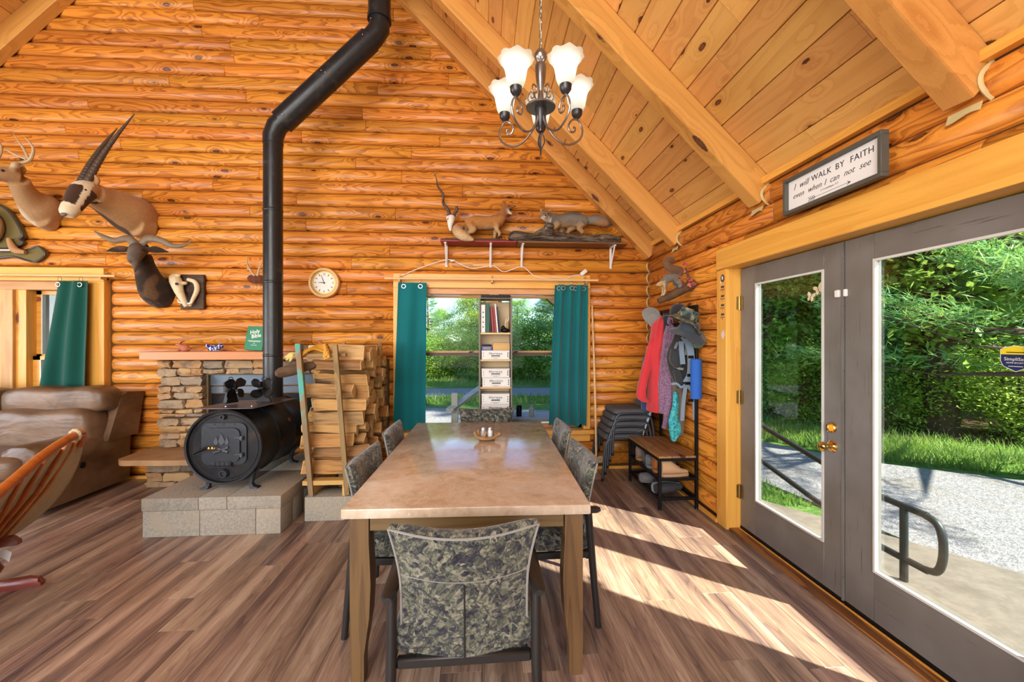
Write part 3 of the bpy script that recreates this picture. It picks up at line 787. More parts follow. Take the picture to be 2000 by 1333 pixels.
for i in range(9):
    tree(('shrubC', 'shrub')[i % 2], 'leafy_shrub', 'sunlit leafy shrub, %s from the left along the far side of the lane' % NTH[i], -6.5 + i*1.1 + g.uniform(-.3,.3), 17.2 + g.uniform(-.6, .6), g.uniform(.8, 1.25), g.uniform(0, 360), 'shrub', 'shrubs along the lane')
# handrail by the porch: two sloping rails, a rounded end loop and posts
M_['rail'] = plain('rail_steel', (0.035, 0.045, 0.045), 0.45, 0.5, 0.4, 12)
hr = thing('handrail', 'dark green steel handrail with a rounded end loop beside the porch', 'handrail', (2.65, 2.5, -0.05))
def hp(y, z): return (0, y-2.5, z+0.05)
def rail_z(y): return 0.425 + max(0, y-2.62)*0.20
up = [hp(2.28, 0.42), hp(2.62, 0.425), hp(4.6, rail_z(4.6))]; lo = [hp(2.28, 0.09), hp(2.62, 0.09), hp(4.6, rail_z(4.6)-0.34)]
MB().tube(up, 0.021, 10).build('rail', M_['rail'], hr); MB().tube(lo, 0.021, 10).build('rail', M_['rail'], hr)
loop = spline([hp(2.30, 0.42), hp(2.23, 0.395), hp(2.20, 0.32), hp(2.20, 0.20), hp(2.23, 0.115), hp(2.30, 0.09)], 5)
MB().tube(loop, 0.021, 10).build('end_loop', M_['rail'], hr)
for y in (2.42, 4.3): MB().tube([hp(y, -0.05 if y < 3 else -0.16), hp(y, rail_z(y))], 0.022, 10).build('post', M_['rail'], hr)
# things on the back porch, seen low through the back window
M_['pale_wood'] = wood('weathered_white', (0.62, 0.60, 0.56), (0.44, 0.42, 0.38), None, rough=0.8, rings=5)
rl = thing('porch_railing', 'pale weathered stair rail outside the back window, left of the bookshelf', 'railing', (-0.30, 5.1, GZ))
o = MB().cbox(0, 1.5, -0.05, 0.05, -0.02, 0.02, 0.004).build('top_rail', M_['pale_wood'], rl); o.matrix_local = T(-0.12, -0.1, 0.78) @ RZ(70) @ RY(-8)
for q in (0.15, 1.35):
    o = MB().cbox(0, 0.98+q*.12, -0.04, 0.04, -0.04, 0.04, 0.004).build('post', M_['pale_wood'], rl); o.matrix_local = T(-0.12+q*math.cos(R(70)), -0.1+q*math.sin(R(70)), -0.03) @ RY(-90)
M_['orange'] = plain('orange_plastic', (0.75, 0.16, 0.03), 0.45); M_['redp'] = plain('red_plastic', (0.45, 0.03, 0.03), 0.45); M_['tarp'] = plain('grey_tarp', (0.33, 0.33, 0.35), 0.7, 0, 0.2, 6)
tb = thing('porch_table', 'grey porch table outside the right half of the back window', 'table', (0.85, 5.25, GZ))
MB().cbox(-0.7, 0.6, -0.22, 0.22, 0.62, 0.66, 0.006).build('tabletop', M_['tarp'], tb)
for sx in (-0.62, 0.52):
    for sy in (-0.17, 0.17): MB().cbox(sx-.025, sx+.025, sy-.025, sy+.025, 0, 0.62, 0.004).build('leg', M_['tarp'], tb)
def pot(name, label, x, mat, prof):
    return tag(MB().lathe(prof, 16).build(name, mat, loc=(x, 5.2, GZ+0.662)), label, 'container')
pot('red_bowl', 'red plastic bowl on the porch table outside the window', 0.27, M_['redp'], [(0.05,0),(0.09,0.05),(0.11,0.085),(0.10,0.085),(0.07,0.03),(0,0.02)])
pot('dark_can', 'small dark can standing on the porch table', 0.44, M_['black_metal'], [(0.035,0),(0.036,0.13),(0.03,0.135),(0.03,0.12),(0,0.11)])
pot('water_bottle', 'small grey bottle beside the dark can on the porch table', 0.60, M_['tarp'], [(0.03,0),(0.034,0.02),(0.034,0.09),(0.014,0.11),(0.014,0.14),(0,0.14)])
hc = MB()
for i in range(7):
    rr = 0.13 + 0.008*math.sin(i*2.1); hc.tube([(rr*math.cos(a*PI/12), 0.03*math.sin(i*1.7)+0.012*i-0.04, 0.15+rr*math.sin(a*PI/12)) for a in range(25)], 0.008, 6)
tag(hc.build('coiled_cable', M_['orange'], loc=(1.02, 5.2, GZ+0.662)), 'coil of orange cable on the porch table by the curtain', 'cable')
tag(MB().lathe([(0.11,0),(0.115,0.01),(0.085,0.17),(0.05,0.20),(0,0.205)], 18).build('orange_hat', M_['orange'], loc=(1.17, 5.14, GZ+0.66)), 'orange dome-shaped hat on the porch table by the curtain', 'hat')
# eave of the porch roof outside the back window
pc = thing('porch_post', 'timber porch post with a diagonal brace coloured as a silhouette outside the back window', 'post', (1.86, 5.6, GZ))
ev = MB().cbox(0, 1.3, -0.05, 0.05, -0.06, 0.06, 0.004).build('eave_brace', M_['sash_dark'], pc); ev.matrix_local = T(0.88-1.86, 0, 2.08-GZ) @ RY(38)  # silhouette shade put into the brace colour
MB().cbox(-0.07, 0.07, -0.07, 0.07, 0, 2.9, 0.006).build('shaft', M_['beam'], pc); MB().cbox(-0.1, 0.1, -0.1, 0.1, 0, 0.08, 0.006).build('post_base', M_['concrete'], pc)

# screened porch outside the left window
M_['porchgrey'] = plain('porch_grey_boards', (0.36, 0.36, 0.34), 0.8, 0, 0.1)
pw = MB(); hole_wall(pw, -10.5, -4.4, GZ, 2.5, [(-9.3, -8.2, 0.9, 2.0), (-7.6, -6.75, 0.9, 2.0), (-6.2, -5.35, 0.9, 2.0)], 6.6, 6.7)
tag(pw.build('wall_porch', M_['porchgrey'], ang=0), 'grey board wall of the porch outside the left window', kind='structure')
tag(MB().box(-10.5, -4.3, WB+0.2, 6.9, 2.5, 2.6).build('porch_ceiling', M_['porchgrey'], ang=0), 'grey porch ceiling outside the left window', kind='structure')
# ================================================================== DINING TABLE AND CHAIRS
def marble():
    s = NT('beige_stone_top'); p = s.obj()
    a = s.noise(p, 3.2, 5, 0.65, 0.6); b = s.noise(p, 14, 4, 0.7, 1.2); v = s.noise(p, 34, 3, 0.6, 2.0)
    f = s.math('ADD', s.math('MULTIPLY', a, 0.6), s.math('MULTIPLY', b, 0.4))
    col = s.ramp(f, [(0.30, (0.40, 0.275, 0.17)), (0.45, (0.55, 0.43, 0.305)), (0.58, (0.66, 0.55, 0.43)), (0.75, (0.76, 0.68, 0.57))])
    col = s.mix(s.mr(v, 0.62, 0.70), col, (0.72, 0.62, 0.48))
    return s.bsdf(col, s.mr(b, 0.3, 0.7, 0.10, 0.19), spec=0.6)
M_['stone_top'] = marble()
M_['table_leg'] = wood('table_brown_wood', (0.165, 0.098, 0.036), (0.075, 0.042, 0.017), None, rough=0.45, rings=9, stretch=(0.5, 9, 9), line=0.5, vary=0.1)
table = thing('dining_table', 'long dining table with a beige stone top on brown wooden legs', 'table', (-0.056, 2.665, 0), (0, 0, R(-1.0)))
tt = MB().cbox(-0.535, 0.535, -0.90, 0.90, 0.716, 0.760, 0.006, 2).build('tabletop', M_['stone_top'], table)
for x0, x1, y0, y1, rz in ((-0.42, 0.42, -0.875, -0.85, 0), (-0.42, 0.42, 0.85, 0.875, 0)):
    MB().cbox(x0, x1, y0, y1, 0.655, 0.716, 0.002).build('apron', M_['table_leg'], table)
for sx in (-1, 1):
    o = MB().cbox(-0.80, 0.80, -0.012, 0.012, 0.655, 0.716, 0.002).build('apron', M_['table_leg'], table); o.matrix_local = T(sx*0.485, 0, 0) @ RZ(90)
def leg_mesh(sx, sy):
    rings = []
    for z, wi in ((0.0, 0.052), (0.02, 0.054), (0.12, 0.060), (0.28, 0.082), (0.42, 0.088), (0.52, 0.084), (0.60, 0.080), (0.716, 0.080)):
        xo, yo = sx*(0.505 - (0.006 if z < .1 else 0)), sy*0.875
        rings.append([(z, *q) for q in [(xo, yo), (xo-sx*wi, yo), (xo-sx*wi, yo-sy*wi), (xo, yo-sy*wi)]])
    mb = MB(); mb.loft(rings if sx*sy < 0 else [r[::-1] for r in rings]); return mb
for sx in (-1, 1):
    for sy in (-1, 1):
        o = leg_mesh(sx, sy).build('leg', M_['table_leg'], table, ang=30); o.matrix_local = Matrix(((0,1,0,0),(0,0,1,0),(1,0,0,0),(0,0,0,1)))

def camo():
    s = NT('floral_upholstery'); p, r = s.objr()
    d = s.noise(p, 9, 3, 0.6)
    cb = s.n('ShaderNodeCombineXYZ'); s.l(d, cb.inputs[0]); s.l(s.noise(p, 11, 3, 0.6), cb.inputs[1]); s.l(d, cb.inputs[2])
    q = s.vm('ADD', p, s.vm('MULTIPLY', cb.outputs[0], (0.11, 0.11, 0.11)))
    v1 = s.voro(q, 58, 'Color'); v2 = s.voro(q, 125, 'Color')
    sp = s.n('ShaderNodeSeparateColor'); s.l(v1, sp.inputs[0]); sp2 = s.n('ShaderNodeSeparateColor'); s.l(v2, sp2.inputs[0])
    f = s.math('ADD', s.math('MULTIPLY', sp.outputs[0], 0.45), s.math('MULTIPLY', sp2.outputs[0], 0.35))
    f = s.math('ADD', f, s.math('MULTIPLY', s.noise(p, 26, 3, 0.6), 0.3))
    col = s.ramp(f, [(0.18, (0.010, 0.011, 0.016)), (0.34, (0.030, 0.027, 0.048)), (0.48, (0.052, 0.062, 0.046)), (0.62, (0.105, 0.110, 0.080)), (0.78, (0.20, 0.195, 0.145)), (0.95, (0.30, 0.285, 0.22))])
    wv = s.noise(p, 420, 1)
    return s.bsdf(col, 0.85, bump=s.bump(wv, 0.35, 0.002), spec=0.2, sheen=0.3)
M_['camo'] = camo()
M_['piping'] = plain('grey_piping', (0.28, 0.27, 0.25), 0.8)
M_['black_wood'] = plain('black_lacquer', (0.018, 0.016, 0.015), 0.38, 0, 0.3)
def back_pt(u, v, side):
    """u -1..1 across, v 0..1 up; side 0 = rear face, 1 = front face"""
    hw = 0.226 + 0.030*max(0, (v-0.55)/0.45)**1.6 - 0.006*math.sin(PI*v)
    zt = 0.842 - 0.026*(1-abs(u)**2.2) - 0.006*(abs(u)**8)
    z = 0.368 + (zt-0.368)*v
    y = -0.205 - 0.075*v + 0.050*u*u
    th = (0.045 + 0.022*v + 0.014*math.sin(PI*v))*(1-abs(u)**6*0.65)
    return (hw*u, y + (th if side else 0), z)
def make_chair():
    t = empty('dining_chair')
    # backrest pad: closed surface
    nu, nv = 14, 12; rings = []
    for j in range(nv+1):
        v = j/nv; r = [back_pt(-1+2*i/nu, v, 0) for i in range(nu+1)] + [back_pt(1-2*i/nu, v, 1) for i in range(nu+1)]
        rings.append(r)
    top = rings[-1]; c = [Vector(p) for p in top]
    def inset(k, dz):
        o = []
        for i, p in enumerate(c):
            m = c[len(c)-1-i]; q = p.lerp((p+m)/2, k); o.append((q.x*(1-0.015*k), q.y, q.z+dz))
        return o
    rings += [inset(0.35, 0.010), inset(0.75, 0.014), inset(0.97, 0.014)]
    mb = MB(); mb.loft(rings); bk = mb.build('backrest', M_['camo'], t, ang=60)
    edge = [back_pt(-1, v/10, 0) for v in range(11)] + [back_pt(-1+i/8, 1, 0) for i in range(1, 17)] + [back_pt(1, 1-v/10, 0) for v in range(1, 11)]
    MB().tube([(x*1.004, y-0.001, z) for x, y, z in edge], 0.0045, 6).build('piping', M_['piping'], bk)
    MB().tube([(0, back_pt(0, v/8, 0)[1]-0.0012, back_pt(0, v/8, 0)[2]) for v in range(0, 6)], 0.003, 5).build('seam', M_['black_wood'], bk)
    MB().tube([(back_pt(-1+i/7, 0.63, 0)[0], back_pt(-1+i/7, 0.63, 0)[1]-0.0006, 0.668-0.012*(1-(i/7-1)**2)) for i in range(15)], 0.0018, 5).build('seam', M_['piping'], bk)
    # seat
    st = MB(); st.prism(rrect(0.50, 0.47, 0.06, 4), 0, 0.012, T(0, 0.03, 0.395)); st.loft([[(x*k, y*k+0.03, z) for x, y in rrect(0.50, 0.47, 0.06, 4)] for k, z in ((0.97,0.407),(1.0,0.425),(1.0,0.455),(0.95,0.478),(0.80,0.487))])
    s_ = st.build('seat', M_['camo'], t, ang=60)
    MB().tube([(x, y+0.03, 0.456) for x, y in rrect(0.504, 0.474, 0.06, 4)[9:] + rrect(0.504, 0.474, 0.06, 4)[:10] if y > -0.12], 0.004, 5).build('piping', M_['piping'], s_)
    # frame
    MB().cbox(-0.235, 0.235, -0.205, -0.175, 0.335, 0.372, 0.006).build('rear_rail', M_['black_wood'], t)
    MB().cbox(-0.235, 0.235, 0.20, 0.23, 0.355, 0.395, 0.006).build('front_rail', M_['black_wood'], t)
    for sx in (-1, 1):
        MB().tube([(sx*0.262, -0.235, 0.0), (sx*0.252, -0.205, 0.35), (sx*0.254, -0.185, 0.60)], [0.016, 0.019, 0.018], 10).build('leg', M_['black_wood'], t)
        MB().tube([(sx*0.262, 0.245, 0.0), (sx*0.256, 0.225, 0.40), (sx*0.256, 0.205, 0.60)], [0.016, 0.019, 0.018], 10).build('leg', M_['black_wood'], t)
        arm = MB(); arm.loft([[(sx*0.258+x*wd, y, 0.603+q*hh) for x, q in circ(10, 1, 1)] for y, wd, hh in ((-0.245, 0.016, 0.010), (-0.225, 0.026, 0.017), (0.0, 0.028, 0.019), (0.20, 0.026, 0.018), (0.245, 0.018, 0.011))])
        arm.build('arm', M_['black_wood'], t)
        MB().cbox(sx*0.250-0.012, sx*0.250+0.012, -0.19, 0.22, 0.355, 0.390, 0.005).build('side_rail', M_['black_wood'], t)
    return t
chair = make_chair()
CH = 'dining chairs around the table'
spots = [(-0.072, 1.645, 1.0, 'floral upholstered dining chair at the near end, its whole back turned to the camera'),
         (0.02, 3.575, 180, 'floral upholstered dining chair at the far end, before the bookshelf'),
         (-0.447, 2.33, -92, 'floral dining chair on the firewood side of the table, nearer of two'),
         (-0.437, 3.02, -88, 'floral dining chair on the firewood side of the table, farther of two'),
         (0.345, 2.33, 91, 'floral dining chair on the glass door side of the table, nearer of two'),
         (0.355, 3.02, 88, 'floral dining chair on the glass door side of the table, farther of two')]
for i, (x, y, a, lb) in enumerate(spots):
    c = chair if i == 0 else copy_tree(chair)
    c.location = (x, y, 0); c.rotation_euler = (0, 0, R(a)); tag(c, lb, 'chair', CH)
# antler holder with salt and pepper shakers
hx, hy, hz = 0.015, 2.93, 0.760
hb = MB()
hb.tube(spline([(-0.085, 0.0, 0.055), (-0.07, -0.02, 0.022), (-0.02, -0.035, 0.010), (0.04, -0.03, 0.012), (0.085, -0.01, 0.03)], 5), [0.004]+[0.010]*5+[0.013]*14+[0.012], 8)
hb.tube(spline([(-0.06, 0.03, 0.06), (-0.05, 0.03, 0.02), (0.0, 0.035, 0.010), (0.07, 0.03, 0.03)], 5), 0.010, 8)
hb.tube(spline([(0.0, -0.045, 0.062), (-0.012, -0.05, 0.03), (0.0, -0.03, 0.012)], 4), 0.008, 7)
hb.tube([(-0.05, 0, 0.006), (0.06, 0, 0.006)], 0.014, 8); hb.ell((0.092, -0.005, 0.034), (0.018, 0.02, 0.017))
M_['antler'] = plain('antler_brown', (0.30, 0.17, 0.07), 0.5, 0, 0.6, 18, 0.3)
tag(hb.build('antler_holder', M_['antler'], loc=(hx, hy, hz+0.008)), 'small brown antler holder in the middle of the table', 'holder')
M_['shaker_glass'] = plain('shaker_glass', (0.70, 0.72, 0.72), 0.12, 0.0, 0.05)
M_['pepper'] = plain('ground_pepper', (0.34, 0.31, 0.28), 0.35)
for k, (dx, m, lb) in enumerate(((-0.022, 'pepper', 'glass pepper shaker, left of two in the antler holder'), (0.026, 'shaker_glass', 'glass salt shaker, right of two in the antler holder'))):
    s_ = thing('pepper_shaker' if k == 0 else 'salt_shaker', lb, 'shaker', (hx+dx, hy, hz+0.024), group='shakers on the table')
    MB().lathe([(0.017,0),(0.019,0.004),(0.018,0.03),(0.015,0.045),(0.014,0.050)], 14).build('body', M_[m], s_); MB().lathe([(0.0155,0.048),(0.0155,0.058),(0.012,0.066),(0,0.068)], 14).build('cap', M_['steel'], s_)
# ================================================================== WOOD STOVE, FIREPLACE, FIREWOOD
def block_mat():
    s = NT('concrete_block'); p, r = s.objr()
    n = s.noise(p, 55, 4, 0.75); b = s.noise(p, 4, 3, 0.6); sp = s.voro(p, 85)
    c = s.mix(s.mr(n, 0.3, 0.7), (0.30, 0.275, 0.225), (0.46, 0.425, 0.35)); c = s.mix(s.mr(b, 0.4, 0.75), c, (0.44, 0.37, 0.27))
    c = s.mix(s.mr(sp, 0.16, 0.05), c, (0.10, 0.09, 0.07)); c = hsv_var(s, c, r, 0.18, 0.01)
    return s.bsdf(c, 0.95, bump=s.bump(n, 0.5, 0.006), spec=0.15)
M_['block'] = block_mat()
BL = 'concrete blocks under the stove'
def blk(x0, x1, y0, y1, z0, z1, lb):
    o = MB().cbox(0.001, x1-x0-0.001, 0.001, y1-y0-0.001, 0, z1-z0, 0.006, 2).build('concrete_block', M_['block'], loc=(x0, y0, z0)); return tag(o, lb, 'block', BL)
FX = [-2.54, -2.134, -1.728, -1.545]; FY = 3.225
pos = ('left', 'middle', 'right'); nth = ('', 'first', 'second', 'third', 'fourth', 'fifth')
for j in range(6):
    y0 = FY + j*0.203
    for i in range(3):
        if j and i == 1: continue
        lb = ('grey concrete block, %s one in the bottom front row under the stove' % pos[i]) if j == 0 else 'grey concrete block, %s behind the front row on the %s side of the pad' % (nth[j], ('hearth', 'x', 'firewood')[i])
        blk(FX[i], FX[i+1], y0, y0+0.2025, 0, 0.196, lb)
TXs = [-2.545, -2.139, -1.935, -1.540]; tops = ('left', 'narrow middle', 'right')
for j, (a, b) in enumerate(((FY-0.006, FY+0.62), (FY+0.62, FY+1.218))):
    for i in range(3):
        lb = ('flat concrete cap slab, %s one at the front of the stove pad' % tops[i]) if j == 0 else ('flat concrete cap slab, %s one at the rear of the stove pad' % tops[i])
        blk(TXs[i], TXs[i+1], a, b, 0.197, 0.292, lb)

def drum_mat():
    s = NT('black_stove_steel'); p = s.obj()
    n = s.noise(p, 6, 4, 0.65); c = s.mix(s.mr(n, 0.45, 0.75), (0.020, 0.021, 0.024), (0.055, 0.042, 0.034))
    return s.bsdf(c, s.mr(n, 0.3, 0.7, 0.34, 0.55), 0.4, s.bump(s.noise(p, 40, 3), 0.08, 0.004))
M_['drum'] = drum_mat()
M_['cast'] = plain('cast_iron', (0.040, 0.046, 0.056), 0.48, 0.3, 0.3, 18, 0.25, 120)
M_['cast_lt'] = plain('cast_iron_worn', (0.11, 0.12, 0.135), 0.45, 0.5, 0.3, 20)
SX, SZ, SY0, SY1, SR = -2.02, 0.640, 3.315, 4.185, 0.285
stove = thing('barrel_stove', 'black steel barrel wood stove with flame emblem on its door', 'stove', (SX, SY0, 0.292))
def sv(x, y, z): return (x-SX, y-SY0, z-0.292)
My = T(0, 0, SZ-0.292) @ RX(-90)      # lathe axis along +Y
dr = MB().lathe([(0, 0.03), (SR-0.012, 0.03), (SR-0.010, 0.004), (SR+0.004, 0.0), (SR+0.008, 0.008), (SR+0.003, 0.016), (SR, 0.02), (SR, 0.28), (SR+0.008, 0.29), (SR, 0.30), (SR, 0.57), (SR+0.008, 0.58), (SR, 0.59), (SR, 0.85), (SR+0.008, 0.862), (SR-0.008, 0.87), (SR-0.012, 0.85), (0, 0.85)], 48, My)
dr.build('drum', M_['drum'], stove)
MB().lathe([(SR-0.03, 0.030), (SR-0.033, 0.024), (SR-0.038, 0.030)], 40, My, cap=False).build('end_ring', M_['cast'], stove)
def fr(x, z): return (x, z)
Mf = lambda y: T(0, y, SZ-0.292) @ RX(90)   # polygon (x, z) -> plane facing -Y, extrude towards -Y
MB().prism(rrect(0.335, 0.325, 0.055, 5), -0.03, -0.014, T(0.0, 0, 0.025) @ Mf(0)).build('door_frame', M_['cast'], stove)
dpx, dpz = -0.012, 0.018
door = MB().prism(rrect(0.275, 0.265, 0.05, 5), 0.0, 0.022, T(dpx, 0.018, dpz) @ Mf(0)).build('stove_door', M_['cast'], stove)
em = MB()
def flame(cx, w_, h, lean):
    P = spline([(cx-w_*.2, 0), (cx-w_*.75, h*.30), (cx-w_*.35, h*.62), (cx+lean, h)], 4); Q = spline([(cx+lean, h), (cx+w_*.55, h*.55), (cx+w_*.8, h*.25), (cx+w_*.2, 0)], 4)
    return P + Q[1:]
for cx, w_, h, ln in ((-0.035, 0.022, 0.068, 0.004), (0.006, 0.030, 0.095, -0.006), (0.045, 0.020, 0.062, 0.004)):
    em.prism(flame(cx, w_, h, ln), 0.0, 0.006, T(dpx, -0.004, dpz+0.005) @ Mf(0))
em.build('flame_emblem', M_['cast_lt'], door)
lg = MB()
for p0, p1 in (((-0.055, -0.010), (0.055, -0.052)), ((-0.05, -0.055), (0.06, -0.014))): lg.tube([(dpx+p0[0], -0.006, dpz+SZ-0.292+p0[1]), (dpx+p1[0], -0.006, dpz+SZ-0.292+p1[1])], 0.0125, 10)
lg.build('log_emblem', M_['cast_lt'], door)
hd_ = MB(); hz_ = SZ-0.292+0.005
hd_.tube([(dpx-0.085, -0.004, hz_), (dpx-0.092, -0.05, hz_)], 0.008, 8); hd_.tube([(dpx-0.06, -0.05, hz_+0.010), (dpx-0.10, -0.052, hz_-0.002), (dpx-0.165, -0.055, hz_-0.030)], [0.010, 0.012, 0.010], 8)
hd_.build('door_handle', M_['black_metal'], door)
sp_ = MB(); n_ = 60
sp_.tube([(dpx-0.02-0.05*i/n_, -0.052+0.009*math.sin(i*1.3), hz_+0.006+0.009*math.cos(i*1.3)) for i in range(n_+1)], 0.0025, 5); sp_.build('handle_spring', M_['brass'], door)
for z in (0.075, -0.055):
    hb = MB(); zz = SZ-0.292+z
    hb.tube([(dpx+0.10, -0.006, zz), (dpx+0.165, -0.010, zz)], 0.007, 8); hb.cbox(dpx+0.135, dpx+0.165, -0.012, 0.012, zz-0.016, zz+0.010, 0.003); hb.tube([(dpx+0.155, -0.014, zz-0.02), (dpx+0.155, -0.014, zz+0.016)], 0.006, 8)
    hb.build('hinge', M_['cast_lt'], stove)
vt = MB(); zz = SZ-0.292-0.140
vt.cbox(-0.075, 0.065, -0.012, 0.012, zz, zz+0.035, 0.003); vt.cbox(-0.095, 0.078, -0.020, -0.008, zz-0.008, zz-0.002, 0.002)
for q in (-0.055, -0.02, 0.015, 0.05): vt.cbox(q-0.005, q+0.005, -0.018, -0.01, zz+0.002, zz+0.032, 0.002)
vt.build('air_vent', M_['cast'], stove)
for x, z, r_ in ((-0.005, 0.235, 0.022), (0.0, -0.205, 0.034)):
    MB().lathe([(r_, -0.03), (r_, -0.008), (r_*0.85, 0.004), (r_*0.62, 0.004), (r_*0.55, -0.010), (0, -0.010)], 6 if r_ < .03 else 8, T(x, 0, SZ-0.292+z) @ RX(90)).build('bung_plug', M_['cast'], stove)
bt = MB()
for x, z in ((-0.145, 0.10), (-0.145, 0.03), (-0.145, -0.05), (-0.07, 0.178), (0, 0.178), (0.08, 0.178), (-0.13, -0.115)):
    bt.lathe([(0.006, 0), (0.005, 0.004), (0, 0.005)], 6, T(x, 0.016, SZ-0.292+z) @ RX(90))
bt.build('bolt', M_['black_metal'], stove)
for y in (3.41, 4.08):
    cr = MB()
    arc = [(SX+0.30*math.sin(R(a)), y, SZ-0.296*math.cos(R(a))) for a in range(-50, 51, 10)]
    cr.tube([sv(*p) for p in arc], 0.010, 6); cr.build('leg_brace', M_['cast'], stove)
    for sx in (-1, 1):
        lg = MB(); lg.loft([[sv(SX+sx*x+q[0]*w_, y+q[1]*w2, z) for q in ((-1,-1),(1,-1),(1,1),(-1,1))] for x, z, w_, w2 in ((0.185, 0.435, 0.016, 0.022), (0.170, 0.385, 0.013, 0.020), (0.160, 0.33, 0.012, 0.018), (0.172, 0.308, 0.014, 0.020), (0.190, 0.300, 0.030, 0.026), (0.192, 0.293, 0.032, 0.028))])
        lg.build('leg', M_['cast'], stove)
MB().lathe([(0.022, -0.006), (0.020, 0.008), (0.012, 0.010), (0, 0.006)], 12, T(*sv(SX+0.262, 3.83, 0.755)) @ RY(68)).build('bung_plug', plain('rusty_iron', (0.10, 0.04, 0.018), 0.8), stove)
# heat shield plate lying on the drum
M_['plate'] = plain('heat_stained_steel', (0.17, 0.15, 0.155), 0.38, 0.75, 0.5, 7)
pl = MB().cbox(-0.315, 0.235, -0.24, 0.30, 0, 0.006, 0.002); pl.v = [(x + 0.08*(y > 0), y + 0.10*(x < -0.2)*(y < 0), z - 0.02*(x < -0.2)) for x, y, z in pl.v]
pb = MB()
o = tag(pl.build('steel_plate', M_['plate'], loc=(SX, 3.565, SZ+SR+0.013), rot=(0, 0, R(-2))), 'heat-stained steel plate lying on top of the barrel stove', 'plate')
for x, y in ((-0.02, -0.17), (0.17, -0.15)): MB().lathe([(0.007, 0.006), (0.006, 0.010), (0, 0.011)], 8, T(x, y, 0)).build('bolt', M_['steel'], o)
ZP = SZ+SR+0.0195
# two stove fans on the plate
def stove_fan(label, x, y, rz, front):
    f = thing('stove_fan', label, 'fan', (x, y, ZP), (0, 0, R(rz)), 'heat powered stove fans')
    MB().cbox(-0.055, 0.055, -0.022, 0.022, 0, 0.008, 0.002).build('base', M_['black_metal'], f)
    ft = MB(); ft.loft([[(a*w_, b*0.02, z) for a, b in ((-1,-1),(1,-1),(1,1),(-1,1))] for z, w_ in ((0.006, 0.05), (0.09, 0.030))]); ft.build('stand', M_['black_metal'], f)
    hs = MB()
    for i in range(6): hs.cbox(-0.045, 0.045, -0.030, 0.030, 0.092+i*0.0145, 0.100+i*0.0145, 0.002)
    hs.cbox(-0.02, 0.02, -0.026, 0.026, 0.09, 0.178, 0.002); hs.build('heat_sink', M_['black_metal'], f)
    hub = MB().lathe([(0.014, 0), (0.014, 0.03), (0.006, 0.036), (0, 0.036)], 10, T(0, -0.03, 0.125) @ RX(90)).build('hub', M_['black_metal'], f)
    for i in range(4 if front else 4):
        bl = MB(); a0 = R(45+90*i)
        def fn(u, v, a0=a0):
            rr = 0.012+0.088*v; a = a0 + (u-0.5)*(0.45+0.9*math.sin(PI*min(1, v*1.05))**0.7)*0.9
            return (rr*math.cos(a), -0.058 + (u-0.5)*0.028, 0.125+rr*math.sin(a))
        bl.grid(fn, 5, 7, thick=0.0015); bl.build('blade', M_['black_metal'], f)
    lp = MB(); lp.tube([(0.018*math.cos(a*PI/6), 0.0, 0.198+0.018*math.sin(a*PI/6)) for a in range(13)], 0.003, 6); lp.build('handle', M_['black_metal'], f)
    return f
stove_fan('black stove fan turned away, left of two on the steel plate', SX-0.11, 3.60, 65, 0)
stove_fan('black stove fan facing forward in front of the stovepipe', SX+0.150, 3.62, 12, 1)
# stovepipe
def pipe_mat():
    s = NT('black_stovepipe'); p = s.obj(); n = s.noise(p, 7, 4, 0.7)
    c = s.mix(s.mr(n, 0.55, 0.75), (0.022, 0.024, 0.027), (0.06, 0.056, 0.056)); return s.bsdf(c, s.mr(n, 0.3, 0.7, 0.27, 0.40), 0.3)
M_['pipe'] = pipe_mat()
PX, PY, PR = -2.0, 4.03, 0.084
pipe = thing('stovepipe', 'tall black stovepipe rising from the barrel stove with an angled offset', 'stovepipe', (PX, PY, SZ+SR-0.03))
zb = SZ+SR-0.03
def pv(x, z): return (x, 0, z-zb)
MB().tube([pv(0, zb), pv(0, 3.36)], PR, 28).build('lower_pipe', M_['pipe'], pipe)
for z in (1.33, 2.02, 2.70):
    MB().lathe([(PR, -0.012), (PR+0.003, -0.008), (PR+0.003, 0.008), (PR, 0.012)], 28, T(0, 0, z-zb), cap=False).build('pipe_seam', M_['pipe'], pipe)
MB().lathe([(PR+0.028, 0.012), (PR+0.02, 0.03), (PR+0.002, 0.04)], 28, T(0, 0, 0), cap=False).build('collar', M_['cast'], pipe)
e0 = [pv(0, 3.33), pv(0, 3.40), pv(0.035, 3.50), pv(0.10, 3.565)]
MB().tube(e0, [PR+0.004, PR+0.005, PR+0.006, PR+0.006], 28).build('elbow', M_['pipe'], pipe)
MB().tube([pv(0.075, 3.54), pv(0.90, 4.365)], 0.108, 28).build('offset_pipe', M_['pipe'], pipe)
MB().tube([pv(0.495, 3.955), pv(0.502, 3.962)], 0.110, 28).build('pipe_seam', M_['pipe'], pipe)
MB().tube([pv(0.84, 4.30), pv(0.935, 4.395), pv(0.99, 4.48), pv(0.99, 4.60)], [PR+0.012]*4, 28).build('elbow', M_['pipe'], pipe)
MB().tube([pv(0.99, 4.56), pv(0.99, 5.62)], 0.105, 28).build('upper_pipe', M_['pipe'], pipe)
MB().tube([pv(0.99, 4.55), pv(0.99, 4.59)], 0.112, 28).build('collar', M_['pipe'], pipe)
sc_ = MB()
for x, z, dy in ((0.14, 3.56, -0.112), (0.86, 4.34, -0.105), (0.06, 3.66, -0.1), (0.485, 3.985, -0.108), (0.52, 3.97, -0.108), (0.935, 4.50, -0.1), (0.99, 4.70, -0.106), (0.96, 4.72, -0.103), (1.02, 4.72, -0.103)):
    sc_.ell((x, dy, z-zb), (0.006, 0.004, 0.006), 8, 5)
sc_.build('screw', M_['steel'], pipe)
